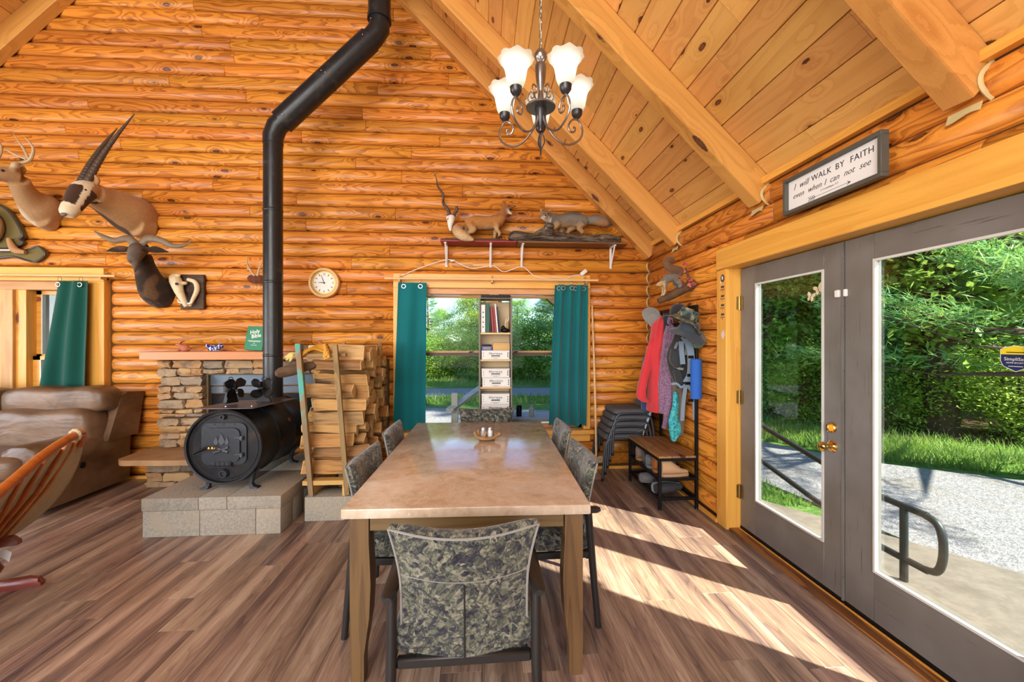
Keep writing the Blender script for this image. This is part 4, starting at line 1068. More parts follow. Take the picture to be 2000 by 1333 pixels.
MB().tube([(-0.125, 0.08, zb-zb+0.0), (-0.125, 0.08, 0.40), (-0.110, 0.06, 0.42)], 0.006, 6).build('damper_rod', M_['black_metal'], pipe)

# ---- fireplace: stacked ledge stones, hearth slab, mantel
def stone_mat():
    s = NT('ledge_stone'); p, r = s.objr()
    n = s.noise(p, 7, 4, 0.7); n2 = s.noise(p, 26, 4, 0.7)
    base = s.ramp(r, [(0.0, (0.42, 0.27, 0.14)), (0.25, (0.25, 0.20, 0.155)), (0.45, (0.54, 0.34, 0.15)), (0.62, (0.40, 0.20, 0.075)), (0.8, (0.44, 0.32, 0.20)), (1.0, (0.19, 0.155, 0.13))])
    c = s.mix(s.mr(n, 0.5, 0.72), base, (0.10, 0.085, 0.085)); c = s.mix(s.mr(n2, 0.3, 0.8, 0.0, 0.45), c, (0.58, 0.42, 0.25))
    return s.bsdf(c, 0.9, bump=s.bump(s.math('ADD', n, n2), 0.7, 0.01), spec=0.2)
M_['stone'] = stone_mat(); M_['mortar'] = plain('mortar', (0.17, 0.12, 0.06), 0.95, 0, 0.3)
def stone_mesh(w_, d, h, seed):
    g = random.Random(seed); bm = bmesh.new(); bmesh.ops.create_cube(bm, size=1)
    bmesh.ops.subdivide_edges(bm, edges=list(bm.edges), cuts=2, use_grid_fill=True)
    for v in bm.verts:
        x, y, z = v.co
        e = sum(abs(abs(q)-0.5) < 1e-4 for q in (x, y, z))
        k = {1: 1.0, 2: 0.965, 3: 0.92}.get(e, 1.0)
        v.co = Vector((x*w_*(k if abs(x) > .4 else 1)+g.uniform(-.010, .010), y*d*(1 if y > 0 else k)+(g.uniform(-.022, .010) if y < 0 else 0), z*h*(k if abs(z) > .4 else 1)+g.uniform(-.007, .007)))
    bm.verts.index_update(); mb = MB(); mb.add([v.co for v in bm.verts], [[v.index for v in f.verts] for f in bm.faces]); bm.free(); return mb
fp = thing('fireplace', 'ledge stone fireplace surround with a low hearth behind the stove', 'fireplace', (-2.4, 4.6, 0))
fg_ = random.Random(77); sk_ = [0]
def stones(x0, x1, z0, z1, yf, yb, hlo, hhi, wlo, whi, name='stone', parent=fp):
    z = z0
    while z < z1-0.015:
        h = fg_.uniform(hlo, hhi)
        if z1-z-h < hlo*.8: h = z1-z
        x = x0
        while x < x1-0.01:
            w_ = fg_.uniform(wlo, whi)
            if x1-x-w_ < wlo*.7: w_ = x1-x
            sk_[0] += 1; d = yb-yf+fg_.uniform(-.02, .018)
            stone_mesh(w_-0.010, d, h-0.008, sk_[0]).build(name, M_['stone'], parent, (x+w_/2+2.4, yb-d/2-4.6, z+h/2), ang=35)
            x += w_
        z += h
SB = 4.60
bkm = MB(); bkm.box(-3.37+2.4, -2.92+2.4, SB-0.05-4.6, SB+0.06-4.6, 0.35, 1.26); bkm.box(-2.92+2.4, -1.05+2.4, SB-0.05-4.6, SB+0.06-4.6, 1.10, 1.26); bkm.box(-1.50+2.4, -1.05+2.4, SB-0.05-4.6, SB+0.06-4.6, 0.3, 1.1)
bkm.build('mortar_bed', M_['mortar'], fp, ang=0)
stones(-3.37, -2.93, 0.35, 1.262, SB-0.12, SB-0.01, 0.04, 0.10, 0.12, 0.30)
stones(-2.93, -1.06, 1.115, 1.262, SB-0.12, SB-0.01, 0.055, 0.095, 0.13, 0.32)
stones(-1.50, -1.06, 0.30, 1.115, SB-0.12, SB-0.01, 0.045, 0.09, 0.12, 0.30)
stones(-3.38, -2.56, 0.0, 0.295, 4.32, 4.60, 0.055, 0.09, 0.16, 0.36)
hs = MB(); P = spline([(-3.44, 4.10), (-3.36, 4.035), (-3.2, 4.03), (-2.9, 4.01), (-2.46, 4.03)], 4) + [(-2.44, 4.6), (-3.42, 4.6), (-3.47, 4.42)]
hs.prism([(x+2.4, y-4.6) for x, y in P], 0.302, 0.352); hs.build('hearth_slab', plain('hearth_flagstone', (0.40, 0.235, 0.11), 0.75, 0, 0.45, 5, 0.4, 20), fp, ang=40)
# closed metal panels in the firebox
M_['bluemetal'] = plain('grey_blue_sheet_metal', (0.115, 0.15, 0.19), 0.42, 0.6, 0.25, 3)
for z0, z1, q in ((0.985, 1.11, 0.0), (0.90, 0.975, 0.012), (0.36, 0.89, 0.03)):
    MB().cbox(-2.92+2.4, -1.50+2.4, SB-0.02+q-4.6, SB+q-4.6, z0, z1, 0.003).build('firebox_panel', M_['bluemetal'] if z0 > .5 else M_['black_metal'], fp)
M_['mantel'] = wood('mantel_pine', (0.72, 0.31, 0.11), (0.48, 0.17, 0.05), (0.2, 0.06, 0.02), rough=0.32, rings=6, stretch=(0.3, 5, 5), knots=(1.0, 4, 4), line=0.3)
mant = tag(MB().cbox(0, 1.80, -0.13, 0.13, -0.042, 0.042, 0.005).build('mantel_shelf', M_['mantel'], loc=(-3.45, 4.47, 1.312)), 'thick pine mantel shelf above the stone fireplace', 'shelf')
MZ = 1.354
# figurines and book on the mantel
M_['terracotta'] = plain('terracotta', (0.46, 0.14, 0.07), 0.6, 0, 0.25, 18); M_['cobalt'] = None
def spatter():
    s = NT('blue_white_glaze'); p = s.obj(); v = s.noise(p, 60, 3, 0.6)
    return s.bsdf(s.mix(s.mr(v, 0.52, 0.58), (0.012, 0.025, 0.22), (0.75, 0.77, 0.80)), 0.2, coat=0.5)
M_['cobalt'] = spatter()
def rabbit(name, label, x, y, sc, rz):
    mb = MB(); mb.ell((0.02, 0, 0.045), (0.055, 0.036, 0.045)); mb.ell((-0.045, 0, 0.085), (0.030, 0.025, 0.026)); mb.ell((-0.068, 0, 0.078), (0.016, 0.016, 0.014)); mb.ell((-0.02, 0, 0.06), (0.035, 0.03, 0.035))
    for s_ in (-1, 1): mb.tube([(-0.035, s_*0.012, 0.10), (-0.012, s_*0.020, 0.128), (0.02, s_*0.026, 0.132)], [0.008, 0.012, 0.004], 8)
    mb.ell((-0.04, 0.0, 0.018), (0.022, 0.03, 0.018)); mb.ell((0.078, 0, 0.035), (0.014, 0.014, 0.014)); mb.ell((0.03, 0, 0.014), (0.05, 0.04, 0.014))
    c = (0.46, 0.14, 0.07)
    o = sculpt(mb, name, 0.0045, lambda p: c, M_['terracotta'], None, 3); o.location = (x, y, MZ+0.001); o.scale = (sc, sc, sc); o.rotation_euler = (0, 0, R(rz)); return tag(o, label, 'figurine')
rabbit('rabbit_figurine', 'terracotta rabbit figurine at the left end of the mantel', -3.10, 4.44, 0.80, 15)
rabbit('rabbit_figurine', 'terracotta rabbit figurine behind the firewood rack on the mantel', -1.745, 4.46, 0.85, 150)
mb = MB(); mb.ell((0, 0, 0.035), (0.07, 0.035, 0.032)); mb.tube([(-0.05, 0, 0.04), (-0.078, 0, 0.075)], [0.025, 0.012], 10); mb.ell((0.065, 0, 0.055), (0.028, 0.024, 0.026)); mb.tube([(0.06, 0.012, 0.07), (0.055, 0.016, 0.092)], [0.010, 0.003], 8); mb.tube([(0.06, -0.012, 0.07), (0.055, -0.016, 0.092)], [0.010, 0.003], 8); mb.ell((0, 0, 0.012), (0.06, 0.035, 0.012))
o = sculpt(mb, 'cat_figurine', 0.0045, lambda p: (0, 0, 0), M_['cobalt'], None, 3); o.location = (-2.79, 4.44, MZ); tag(o, 'blue and white glazed animal figurine on the mantel', 'figurine')
bk = thing('bible', 'green hardcover holy bible standing on the mantel by the stovepipe', 'book', (-2.39, 4.44, MZ+0.009), (R(-10), R(2.5), R(-14)))
M_['greencover'] = plain('green_cloth_cover', (0.012, 0.20, 0.09), 0.5, 0, 0.1); M_['gilt'] = plain('gilt_page_edge', (0.35, 0.22, 0.09), 0.5)
MB().box(-0.100, 0.104, -0.018, 0.018, 0.004, 0.246).build('page_block', M_['gilt'], bk, ang=0)
for y0 in (-0.023, 0.019): MB().cbox(-0.108, 0.106, y0, y0+0.004, 0, 0.25, 0.0015).build('cover', M_['greencover'], bk)
MB().cbox(-0.108, -0.102, -0.023, 0.023, 0, 0.25, 0.002).build('spine', M_['greencover'], bk)
MT = lambda x, z: T(x, -0.0235, z) @ RX(90)
for txt, x, z, sz_ in (('Holy', -0.012, 0.192, 0.058), ('Bible', 0.012, 0.150, 0.058)):
    lettering('cover_title', txt, sz_, M_['ivory'], bk, MT(x, z) @ RZ(12), offset=0.001)
for z, w_ in ((0.098, 0.08), (0.090, 0.065), (0.072, 0.012), (0.052, 0.035)): MB().box(-w_, w_, -0.0238, -0.023, z-0.0018, z+0.0018).build('cover_line', M_['ivory'], bk, ang=0)
cb_ = MB().tube(spline([(-1.90, 4.40, MZ+0.008), (-1.87, 4.40, MZ+0.045), (-1.83, 4.38, MZ+0.04), (-1.80, 4.38, MZ+0.008)], 6), 0.006, 6); cb_.cbox(-1.93, -1.885, 4.38, 4.42, MZ+0.002, MZ+0.065, 0.005)
tag(cb_.build('blue_flashlight', plain('blue_plastic', (0.03, 0.22, 0.42), 0.4)), 'small blue gadget with a cord beside the stovepipe on the mantel', 'gadget')
# ---- firewood rack: block foot, rails, leaning uprights
M_['oldlumber'] = wood('weathered_lumber', (0.40, 0.25, 0.11), (0.17, 0.11, 0.06), (0.08, 0.04, 0.02), rough=0.75, rings=5, stretch=(0.4, 5, 5), line=0.5)
M_['lumber'] = wood('pine_lumber', (0.68, 0.40, 0.13), (0.46, 0.23, 0.06), None, rough=0.6, rings=5, line=0.4)
for j, y in enumerate((3.425, 4.20)):
    o = MB().cbox(0, 0.405, 0, 0.20, 0, 0.197, 0.006, 2).build('concrete_block', M_['block'], loc=(-1.455, y, 0)); tag(o, ('tan concrete block under the front of the firewood rack', 'tan concrete block under the rear of the firewood rack')[j], 'block')
rack = thing('firewood_rack', 'home-made firewood rack of leaning boards holding the split logs', 'rack', (-1.25, 3.9, 0.198))
def rv(x, y, z): return (x+1.25, y-3.9, z-0.198)
for x in (-1.41, -1.14):
    o = MB().cbox(0, 0.98, -0.019, 0.019, 0, 0.089, 0.003).build('rail', M_['lumber'], rack); o.matrix_local = T(*rv(x, 3.43, 0.199)) @ RZ(90)
o = MB().cbox(-0.20, 0.20, 0, 0.09, 0, 0.038, 0.003).build('crosspiece', M_['lumber'], rack); o.matrix_local = T(*rv(-1.275, 3.43, 0.289))
def upright(x0, y0, x1, y1, z1, painted):
    a, b = Vector(rv(x0, y0, 0.21)), Vector(rv(x1, y1, z1)); d = b-a
    o = MB().cbox(0, d.length, -0.045, 0.045, -0.019, 0.019, 0.003).build('upright', M_['painted'] if painted else M_['oldlumber'], rack)
    ex = d.normalized(); ey = Vector((0.25, -0.97, 0)); ey = (ey-ex*ey.dot(ex)).normalized(); ez = ex.cross(ey)
    o.matrix_local = Matrix(((ex.x, ey.x, ez.x, a.x), (ex.y, ey.y, ez.y, a.y), (ex.z, ey.z, ez.z, a.z), (0, 0, 0, 1)))
def painted():
    s = NT('paint_stained_lumber'); p = s.obj(); n = s.noise(s.sc(p, 4, 14, 14), 1.0, 3); pn = s.noise(s.sc(p, 6, 6, 6), 1, 2)
    sx = s.n('ShaderNodeSeparateXYZ'); s.l(p, sx.inputs[0])
    band = s.math('MULTIPLY', s.mr(sx.outputs[0], 0.55, 0.75), s.mr(pn, 0.45, 0.55))
    c = s.mix(n, (0.17, 0.11, 0.06), (0.44, 0.30, 0.15)); c = s.mix(band, c, (0.10, 0.42, 0.36)); c = s.mix(s.math('MULTIPLY', s.mr(sx.outputs[0], 0.68, 0.72), s.mr(pn, 0.60, 0.66)), c, (0.55, 0.48, 0.10))
    return s.bsdf(c, 0.75)
M_['painted'] = painted()
upright(-1.41, 3.455, -1.505, 3.43, 1.445, True); upright(-1.125, 3.455, -1.215, 3.43, 1.435, False)
upright(-1.41, 4.385, -1.47, 4.395, 1.45, False); upright(-1.10, 4.385, -1.10, 4.395, 1.45, False)
o = MB().cbox(0, 0.42, -0.02, 0.02, 0, 0.03, 0.003).build('crosspiece', M_['oldlumber'], rack); o.matrix_local = T(*rv(-1.56, 3.475, 1.33)) @ RY(-1)
# split logs
def split_mat():
    s = NT('split_firewood'); p, r = s.objr()
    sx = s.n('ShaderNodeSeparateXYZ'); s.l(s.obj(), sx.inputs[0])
    g_ = s.noise(s.sc(p, 3, 40, 40), 1.0, 3, 0.65); b = s.noise(s.sc(p, 1.5, 8, 8), 1.0, 3)
    c = s.ramp(r, [(0.0, (0.52, 0.27, 0.095)), (0.3, (0.66, 0.40, 0.15)), (0.6, (0.42, 0.205, 0.075)), (0.85, (0.72, 0.48, 0.22)), (1.0, (0.33, 0.16, 0.07))])
    c = s.mix(s.mr(g_, 0.42, 0.85), c, (0.24, 0.11, 0.04)); c = s.mix(s.mr(b, 0.58, 0.7), c, (0.09, 0.055, 0.035))
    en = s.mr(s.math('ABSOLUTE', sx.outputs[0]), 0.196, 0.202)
    c = s.mix(s.math('MULTIPLY', en, 0.85), c, (0.74, 0.50, 0.21))  # cut ends: pale wood with golden light put into the colour
    return s.bsdf(c, 0.85, bump=s.bump(g_, 0.8, 0.008), spec=0.2)
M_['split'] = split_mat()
def split_mesh(seed):
    g = random.Random(seed); k = g.choice((3, 3, 4, 4, 5)); a0 = g.uniform(0, 6.28)
    ring0 = []
    for i in range(k):
        a = a0+2*PI*i/k+g.uniform(-.35, .35); rr = g.uniform(.75, 1.1)
        ring0.append((rr*math.cos(a), rr*math.sin(a)*.85))
    pts = []
    for i in range(k):
        p, q = ring0[i], ring0[(i+1) % k]
        pts += [p, ((p[0]+q[0])/2*g.uniform(.92, 1.2), (p[1]+q[1])/2*g.uniform(.92, 1.2))]
    mb = MB(); rings = []
    for x in (-0.205, -0.195, -0.1, 0.0, 0.1, 0.195, 0.205):
        e = 0.93 if abs(x) > .2 else 1; rings.append([(x+g.uniform(-.006, .006)*(abs(x) < .2), 0.073*e*(p[0]+g.uniform(-.08, .08)), 0.073*e*(p[1]+g.uniform(-.08, .08))) for p in pts])
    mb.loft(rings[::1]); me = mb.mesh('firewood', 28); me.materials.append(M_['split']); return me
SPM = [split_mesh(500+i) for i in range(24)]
fw = random.Random(9); FWG = 'split firewood logs in the rack'
z = 0.395; row = 0; ORD = 'lowest second third fourth fifth sixth seventh eighth ninth tenth eleventh twelfth thirteenth fourteenth'.split(); cnt = 0
while z < 1.46:
    y = 3.565 + (0.04 if row % 2 else 0); top_y = 4.34; cnt = 0
    while y < top_y:
        lim = 1.36 if y < 3.9 else 1.50
        if z < lim:
            front = y < 3.68
            lb = ('split firewood log at the front of the %s layer from the bottom of the rack' % ORD[row]) if cnt == 0 else 'split firewood log, %s from the front in the %s layer from the bottom' % (ORD[cnt], ORD[row]); cnt += 1
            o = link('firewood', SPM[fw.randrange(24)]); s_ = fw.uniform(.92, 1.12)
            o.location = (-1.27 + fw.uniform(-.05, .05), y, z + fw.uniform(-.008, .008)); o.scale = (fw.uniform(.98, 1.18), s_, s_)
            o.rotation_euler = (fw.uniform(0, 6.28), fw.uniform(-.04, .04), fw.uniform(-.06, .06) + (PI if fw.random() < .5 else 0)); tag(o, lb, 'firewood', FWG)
        y += fw.uniform(0.112, 0.138)
    z += 0.107; row += 1
M_['barkdark'] = plain('rough_bark', (0.11, 0.06, 0.03), 0.95, 0, 0.6, 20, 1.0, 28)
bm_ = MB().loft([[(x, 0.05*k*(1+.2*math.sin(3*a+x*20))*math.cos(a), 0.04*k*(1+.2*math.sin(2*a+x*9))*math.sin(a)) for a in [2*PI*i/12 for i in range(12)]] for x, k in ((-0.17, .5), (-0.14, .9), (-0.05, 1.1), (0.06, 1), (0.13, .9), (0.15, .6))])
tag(bm_.build('bark_log', M_['barkdark'], loc=(-1.55, 3.52, 1.235), rot=(0, R(-14), R(8))), 'short dark bark-covered log poking out left of the painted upright', 'firewood')
# gloves draped on top of the rack
M_['glove'] = plain('yellow_leather', (0.62, 0.30, 0.03), 0.6, 0, 0.2, 8, 0.3, 30)
gl = MB(); gl.grid(lambda u, v: (-1.47+0.19*u, 3.475+0.07*(v-0.5)*1.6, 1.385 - 0.14*max(0, abs(v-0.45)-0.18) + 0.030*math.sin(u*3.1)+0.012*math.sin(v*9+u*4) + 0.03*u), 14, 12, thick=0.012)
for i in range(3): gl.tube([(-1.30+0.01*i, 3.44, 1.44-0.02*i), (-1.285+0.012*i, 3.425, 1.39-0.03*i), (-1.30, 3.42, 1.335-.01*i)], [0.014, 0.016, 0.010], 8)
tag(gl.build('leather_glove', M_['glove'], ang=60), 'yellow leather work glove draped over the top of the rack', 'glove')
gl = MB()
gl.ell((0, 0, 0), (0.045, 0.03, 0.028)); gl.tube([(-0.03, 0, 0), (-0.06, -0.01, -0.02)], [0.016, 0.010], 8); gl.tube([(-0.02, -0.01, -0.01), (-0.045, -0.02, -0.04)], [0.014, 0.009], 8); gl.tube([(0.0, -0.015, -0.015), (-0.015, -0.025, -0.05)], [0.014, 0.009], 8)
tag(gl.build('work_glove', plain('pale_yellow_knit', (0.66, 0.50, 0.16), 0.85), loc=(-1.60, 3.55, 1.345)), 'small pale yellow glove left of the painted upright', 'glove')
bl_ = MB(); bl_.cbox(-0.045, 0.045, -0.06, 0.06, 0, 0.10, 0.012, 2); bl_.cbox(-0.03, 0.03, -0.045, 0.045, 0.10, 0.125, 0.008); bl_.tube([(-0.03, 0, 0.125), (-0.02, 0, 0.155), (0.02, 0, 0.155), (0.03, 0, 0.125)], 0.008, 8)
tag(bl_.build('blue_canister', plain('dusty_blue_metal', (0.16, 0.25, 0.33), 0.5, 0.3), loc=(-1.635, 4.02, 0.293)), 'dusty blue canister beside the stove legs on the pad', 'canister')
# ================================================================== SOFA AND GLIDER ROCKER
def sell(mb, c, r, e=0.45, n=24, m=16, M=None, warp=None):
    """super-ellipsoid cushion"""
    f = lambda w_, k: math.copysign(abs(w_)**k, w_)
    vs = []; fs = []
    for i in range(1, m):
        p = -PI/2+PI*i/m
        for j in range(n):
            a = 2*PI*j/n
            v = (c[0]+r[0]*f(math.cos(p), e)*f(math.cos(a), e), c[1]+r[1]*f(math.cos(p), e)*f(math.sin(a), e), c[2]+r[2]*f(math.sin(p), e))
            vs.append(warp(*v) if warp else v)
    k = len(vs); lo, hi = (c[0], c[1], c[2]-r[2]), (c[0], c[1], c[2]+r[2]); vs += [warp(*lo), warp(*hi)] if warp else [lo, hi]
    for i in range(m-2):
        for j in range(n): fs.append((i*n+j, i*n+(j+1) % n, (i+1)*n+(j+1) % n, (i+1)*n+j))
    for j in range(n): fs.append((k, (j+1) % n, j)); fs.append((k+1, (m-2)*n+j, (m-2)*n+(j+1) % n))
    return mb.add(vs, fs, M)
def leather():
    s = NT('brown_leather'); p, r = s.objr()
    n = s.noise(p, 2.5, 3, 0.6, 0.3); f = s.noise(p, 90, 2)
    c = s.mix(s.mr(n, 0.3, 0.7), (0.085, 0.042, 0.018), (0.22, 0.132, 0.075))
    h = s.math('ADD', s.math('MULTIPLY', s.noise(s.sc(p, 0.5, 1, 1.4), 7, 3, 0.5, 0.6), 1.0), s.math('MULTIPLY', f, 0.08))
    return s.bsdf(c, 0.42, bump=s.bump(h, 0.45, 0.02), spec=0.5)
M_['leather'] = leather()
sofa = thing('recliner_sofa', 'brown leather reclining sofa under the left window', 'sofa', (-4.9, 4.0, 0))
def so_(x, y, z): return (x+4.9, y-4.0, z)
def wr(amp, fq, ph=0):
    def w_(x, y, z):
        return (x, y+amp*math.sin(fq*x+ph)*math.sin(fq*.7*z+1), z+amp*.8*math.sin(fq*.8*x+ph*2))
    return w_
b = MB(); b.cbox(-6.45, -3.95, 3.66, 4.45, 0.06, 0.36, 0.03, 2, T(4.9, -4.0, 0)); b.build('base', M_['leather'], sofa)
b = MB(); b.cbox(-6.4, -3.74, 4.24, 4.455, 0.10, 0.90, 0.05, 2, T(4.9, -4.0, 0)); b.build('back_frame', M_['leather'], sofa)
for i, (x0, x1) in enumerate(((-4.55, -3.60), (-5.45, -4.57), (-6.30, -5.47))):
    cx, hw = (x0+x1)/2, (x1-x0)/2
    mb = MB(); sell(mb, so_(cx, 4.26, 0.895), (hw, 0.145, 0.125), 0.42, 32, 18, None, wr(0.012, 16, i)); mb.build('head_cushion', M_['leather'], sofa, ang=70)
    mb = MB(); sell(mb, so_(cx-0.04, 4.16, 0.64), (hw*0.97, 0.16, 0.19), 0.40, 32, 18, None, wr(0.012, 13, i+1)); mb.build('back_cushion', M_['leather'], sofa, ang=70)
    mb = MB(); sell(mb, so_(cx-0.12, 3.80, 0.42), (hw*0.95, 0.30, 0.10), 0.36, 28, 16, None, wr(0.008, 12, i+2)); mb.build('seat_cushion', M_['leather'], sofa, ang=70)
# side wing of the reclining back
wing = MB(); wing.loft([[so_(x, y, z) for y, z in ((4.18, 0.50), (4.52, 0.50), (4.60, 0.93), (4.40, 0.95), (4.33, 0.92))] for x in (-3.72, -3.70, -3.62, -3.60)]); wing.build('back_wing', M_['leather'], sofa, ang=30)
arm = MB(); pr = [(-0.15, 0.05), (0.15, 0.05), (0.155, 0.40), (0.165, 0.50), (0.13, 0.575), (0.05, 0.605), (-0.05, 0.605), (-0.13, 0.575), (-0.16, 0.50), (-0.15, 0.40)]
arm.loft([[so_(-3.80+x*k, y, 0.04+(z-0.04)*kz) for x, z in pr] for y, k, kz in ((3.60, 0.86, 0.90), (3.615, 0.96, 0.97), (3.66, 1.0, 0.99), (3.9, 1.0, 0.98), (4.2, 1.0, 0.99), (4.46, 1.0, 1.0), (4.50, 0.9, 0.97))])
arm.build('arm', M_['leather'], sofa, ang=50)
MB().lathe([(0.030, 0), (0.028, 0.006), (0.02, 0.004), (0, 0.002)], 16, T(*so_(-3.648, 3.98, 0.335)) @ RY(90)).build('recline_button', M_['black_metal'], sofa)
st = MB(); st.tube([so_(-3.647, 3.70, 0.10), so_(-3.645, 3.70, 0.40)], 0.003, 5); st.build('seam', M_['black_metal'], sofa)
for x in (-6.2, -3.85):
    for y in (3.72, 4.42): MB().cbox(x-0.03, x+0.03, y-0.03, y+0.03, 0, 0.07, 0.004, 1, T(4.9, -4.0, 0)).build('foot', M_['black_metal'], sofa)
# ---- glider rocking chair at the left edge
M_['glider'] = wood('orange_varnished_wood', (0.52, 0.155, 0.025), (0.33, 0.075, 0.012), None, rough=0.22, rings=5, stretch=(0.5, 6, 6), line=0.4, vary=0.08, coat=0.4)
M_['glider_dk'] = wood('cherry_stained_wood', (0.24, 0.042, 0.014), (0.13, 0.020, 0.008), None, rough=0.25, rings=5, line=0.4, vary=0.08, coat=0.4)
def oatmeal():
    s = NT('oatmeal_cushion'); p = s.obj(); n = s.noise(p, 140, 2); b = s.noise(p, 6, 3)
    c = s.mix(n, (0.44, 0.35, 0.20), (0.62, 0.52, 0.34)); c = s.mix(s.mr(b, 0.4, 0.8, 0, 0.5), c, (0.36, 0.28, 0.15))
    return s.bsdf(c, 0.95, bump=s.bump(s.math('ADD', s.math('MULTIPLY', n, 0.3), s.noise(p, 12, 3, 0.6)), 0.5, 0.012), spec=0.1, sheen=0.3)
M_['oatmeal'] = oatmeal()
gc = thing('glider_rocker', 'varnished wooden glider rocker with an oatmeal cushion, its back to the camera', 'rocking chair', (-2.95, 2.45, 0))
def gv(p): return (p[0]+2.95, p[1]-2.45, p[2])
f_ = Vector((-0.94, -0.34, 0)); w_v = Vector((0.34, -0.94, 0))
crest = spline([(-2.625, 2.845, 0.785), (-2.600, 2.835, 0.845), (-2.555, 2.76, 0.882), (-2.47, 2.50, 0.842), (-2.385, 2.25, 0.765), (-2.31, 2.02, 0.68), (-2.29, 1.94, 0.60)], 6)
MB().tube([gv(p) for p in crest], [0.020]*4+[0.026]*(len(crest)-8)+[0.02]*4, 12).build('crest_rail', M_['glider'], gc)
tops = [crest[i] for i in (4, 10, 14, 18, 22, 26, 31)]
bots = []
for i, p in enumerate(tops):
    q = Vector((-2.93, 2.72, 0.245)) + w_v*(0.085*i)
    bots.append(q); a = Vector(p); m = a.lerp(q, 0.5) - f_*0.03
    MB().tube([gv(a), gv(m), gv(q)], [0.011, 0.014, 0.011], 8, flat=0.7).build('spindle', M_['glider'], gc)
d_ = Vector((-0.62, 0.78, 0.0))
def cush(u, v, k):
    uu = min(1, max(0, u)); a = Vector(crest[4]).lerp(Vector(crest[-5]), uu) + Vector((0, 0, 0.03)); b_ = Vector((-2.93, 2.72, 0.245)).lerp(Vector((-2.76, 2.24, 0.245)), uu) + Vector((-0.02, 0, -0.05))
    q = a.lerp(b_, v) + Vector((0.06, 0.05, -0.05))*max(0, 1-u*4)*math.sin(PI*min(1, v*1.1))**.7
    puff = math.sin(PI*min(1, max(0, u)))**0.35*math.sin(PI*min(1, max(0, v)))**0.35
    return gv(q + d_*(0.045 + k*0.075*puff + (0.012*math.cos(u*2*PI*7)*math.sin(PI*v) if k == 0 else 0)))
cu_ = MB(); nu_, nv_ = 36, 14
cu_.loft([[cush(i/nu_, j/nv_, 0) for i in range(nu_+1)] + [cush(1-i/nu_, j/nv_, 1) for i in range(nu_+1)] for j in range(nv_+1)])
cu_.build('back_cushion', M_['oatmeal'], gc, ang=80)
for i in (8, 16): 
    a = Vector(tops[1 if i == 8 else 3])
MB().tube([gv(Vector(crest[13])+Vector((0.03*math.cos(t), 0.0, 0.034*math.sin(t)))) for t in [k*PI/5 for k in range(11)]], 0.010, 6).build('cushion_tie', M_['oatmeal'], gc)
sc_ = MB(); sell(sc_, gv((-3.12, 2.40, 0.44)), (0.27, 0.27, 0.06), 0.5); sc_.build('seat_cushion', M_['oatmeal'], gc, ang=70)
st = MB(); st.cbox(-0.26, 0.26, -0.28, 0.28, -0.02, 0.02, 0.01, 1, T(*gv((-3.05, 2.42, 0.375))) @ RZ(20)); st.build('seat_frame', M_['glider_dk'], gc)
for k, off in enumerate((0.0, 0.55)):
    base = Vector((-2.665, 2.665, 0.0)) + w_v*off
    ft = MB(); ex = f_
    ft.loft([[gv(base + ex*s_ + w_v*(a*0.024) + Vector((0, 0, zc))) for a, zc in ((-1, 0.0), (1, 0.0), (1, h*.7), (.5, h), (-.5, h), (-1, h*.7))] for s_, h in ((0.0, 0.02), (0.015, 0.045), (0.06, 0.058), (0.35, 0.062), (0.80, 0.06), (0.86, 0.03))]); ft.build('runner', M_['glider_dk'], gc, ang=40)
    ps = MB(); ps.tube([gv(base + ex*s_ + Vector((0, 0, z))) for s_, z in ((0.26, 0.05), (0.22, 0.13), (0.25, 0.22), (0.28, 0.30))], [0.036, 0.05, 0.030, 0.035], 10); ps.build('base_post', M_['glider_dk'], gc)
    ur = MB(); ur.loft([[gv(base + ex*s_ + w_v*(a*0.02) + Vector((0, 0, 0.262+zc))) for a, zc in ((-1, 0), (1, 0), (1, h), (-1, h))] for s_, h in ((0.10, 0.02), (0.13, 0.05), (0.40, 0.06), (0.75, 0.05))]); ur.build('glide_rail', M_['glider_dk'], gc, ang=40)
    am = MB(); am.tube([gv(base + ex*s_ + Vector((0, 0, z))) for s_, z in ((0.20, 0.58), (0.45, 0.60), (0.72, 0.57))], [0.022, 0.032, 0.020], 10, flat=0.6); am.tube([gv(base + ex*0.65 + Vector((0, 0, 0.38))), gv(base + ex*0.66 + Vector((0, 0, 0.58)))], 0.016, 8); am.build('armrest', M_['glider'], gc)
MB().cbox(-0.02, 0.02, -0.30, 0.30, -0.02, 0.02, 0.006, 1, T(*gv(Vector((-2.92, 2.57, 0.06)) + w_v*0.275 + f_*0.02)) @ RZ(20)).build('stretcher', M_['glider_dk'], gc)
lb_ = MB(); lb_.grid(lambda u, v: gv(Vector((-2.63, 2.53, 0.305)) + w_v*(0.10*u) + Vector((0, 0, -0.05*v)) + f_*(0.09*(1-u) + 0.01*v)), 4, 3, thick=0.001); lb_.build('care_label', M_['ivory'], gc)
# ================================================================== TAXIDERMY AND WALL PIECES
M_['fur'] = fur('animal_fur', 0.8, 0.22, (60, 60, 60), 0.5); M_['fur_rough'] = fur('shaggy_fur', 0.85, 0.45, (70, 24, 70), 0.9)
M_['horn'] = plain('dark_horn', (0.075, 0.052, 0.036), 0.5, 0, 0.5, 14, 0.5, 60)
M_['eye'] = plain('glass_eye', (0.012, 0.008, 0.005), 0.08)
def chain(mb, pts, rs, n=12, flat=None): mb.tube(spline(pts, 4), [r[0] for r in spline([(q,) for q in rs], 4)], n, flat=flat)
def mixc(a, b, t): t = max(0, min(1, t)); return tuple(x+(y-x)*t for x, y in zip(a, b))
def sm(x, a, b): t = max(0, min(1, (x-a)/(b-a))); return t*t*(3-2*t)
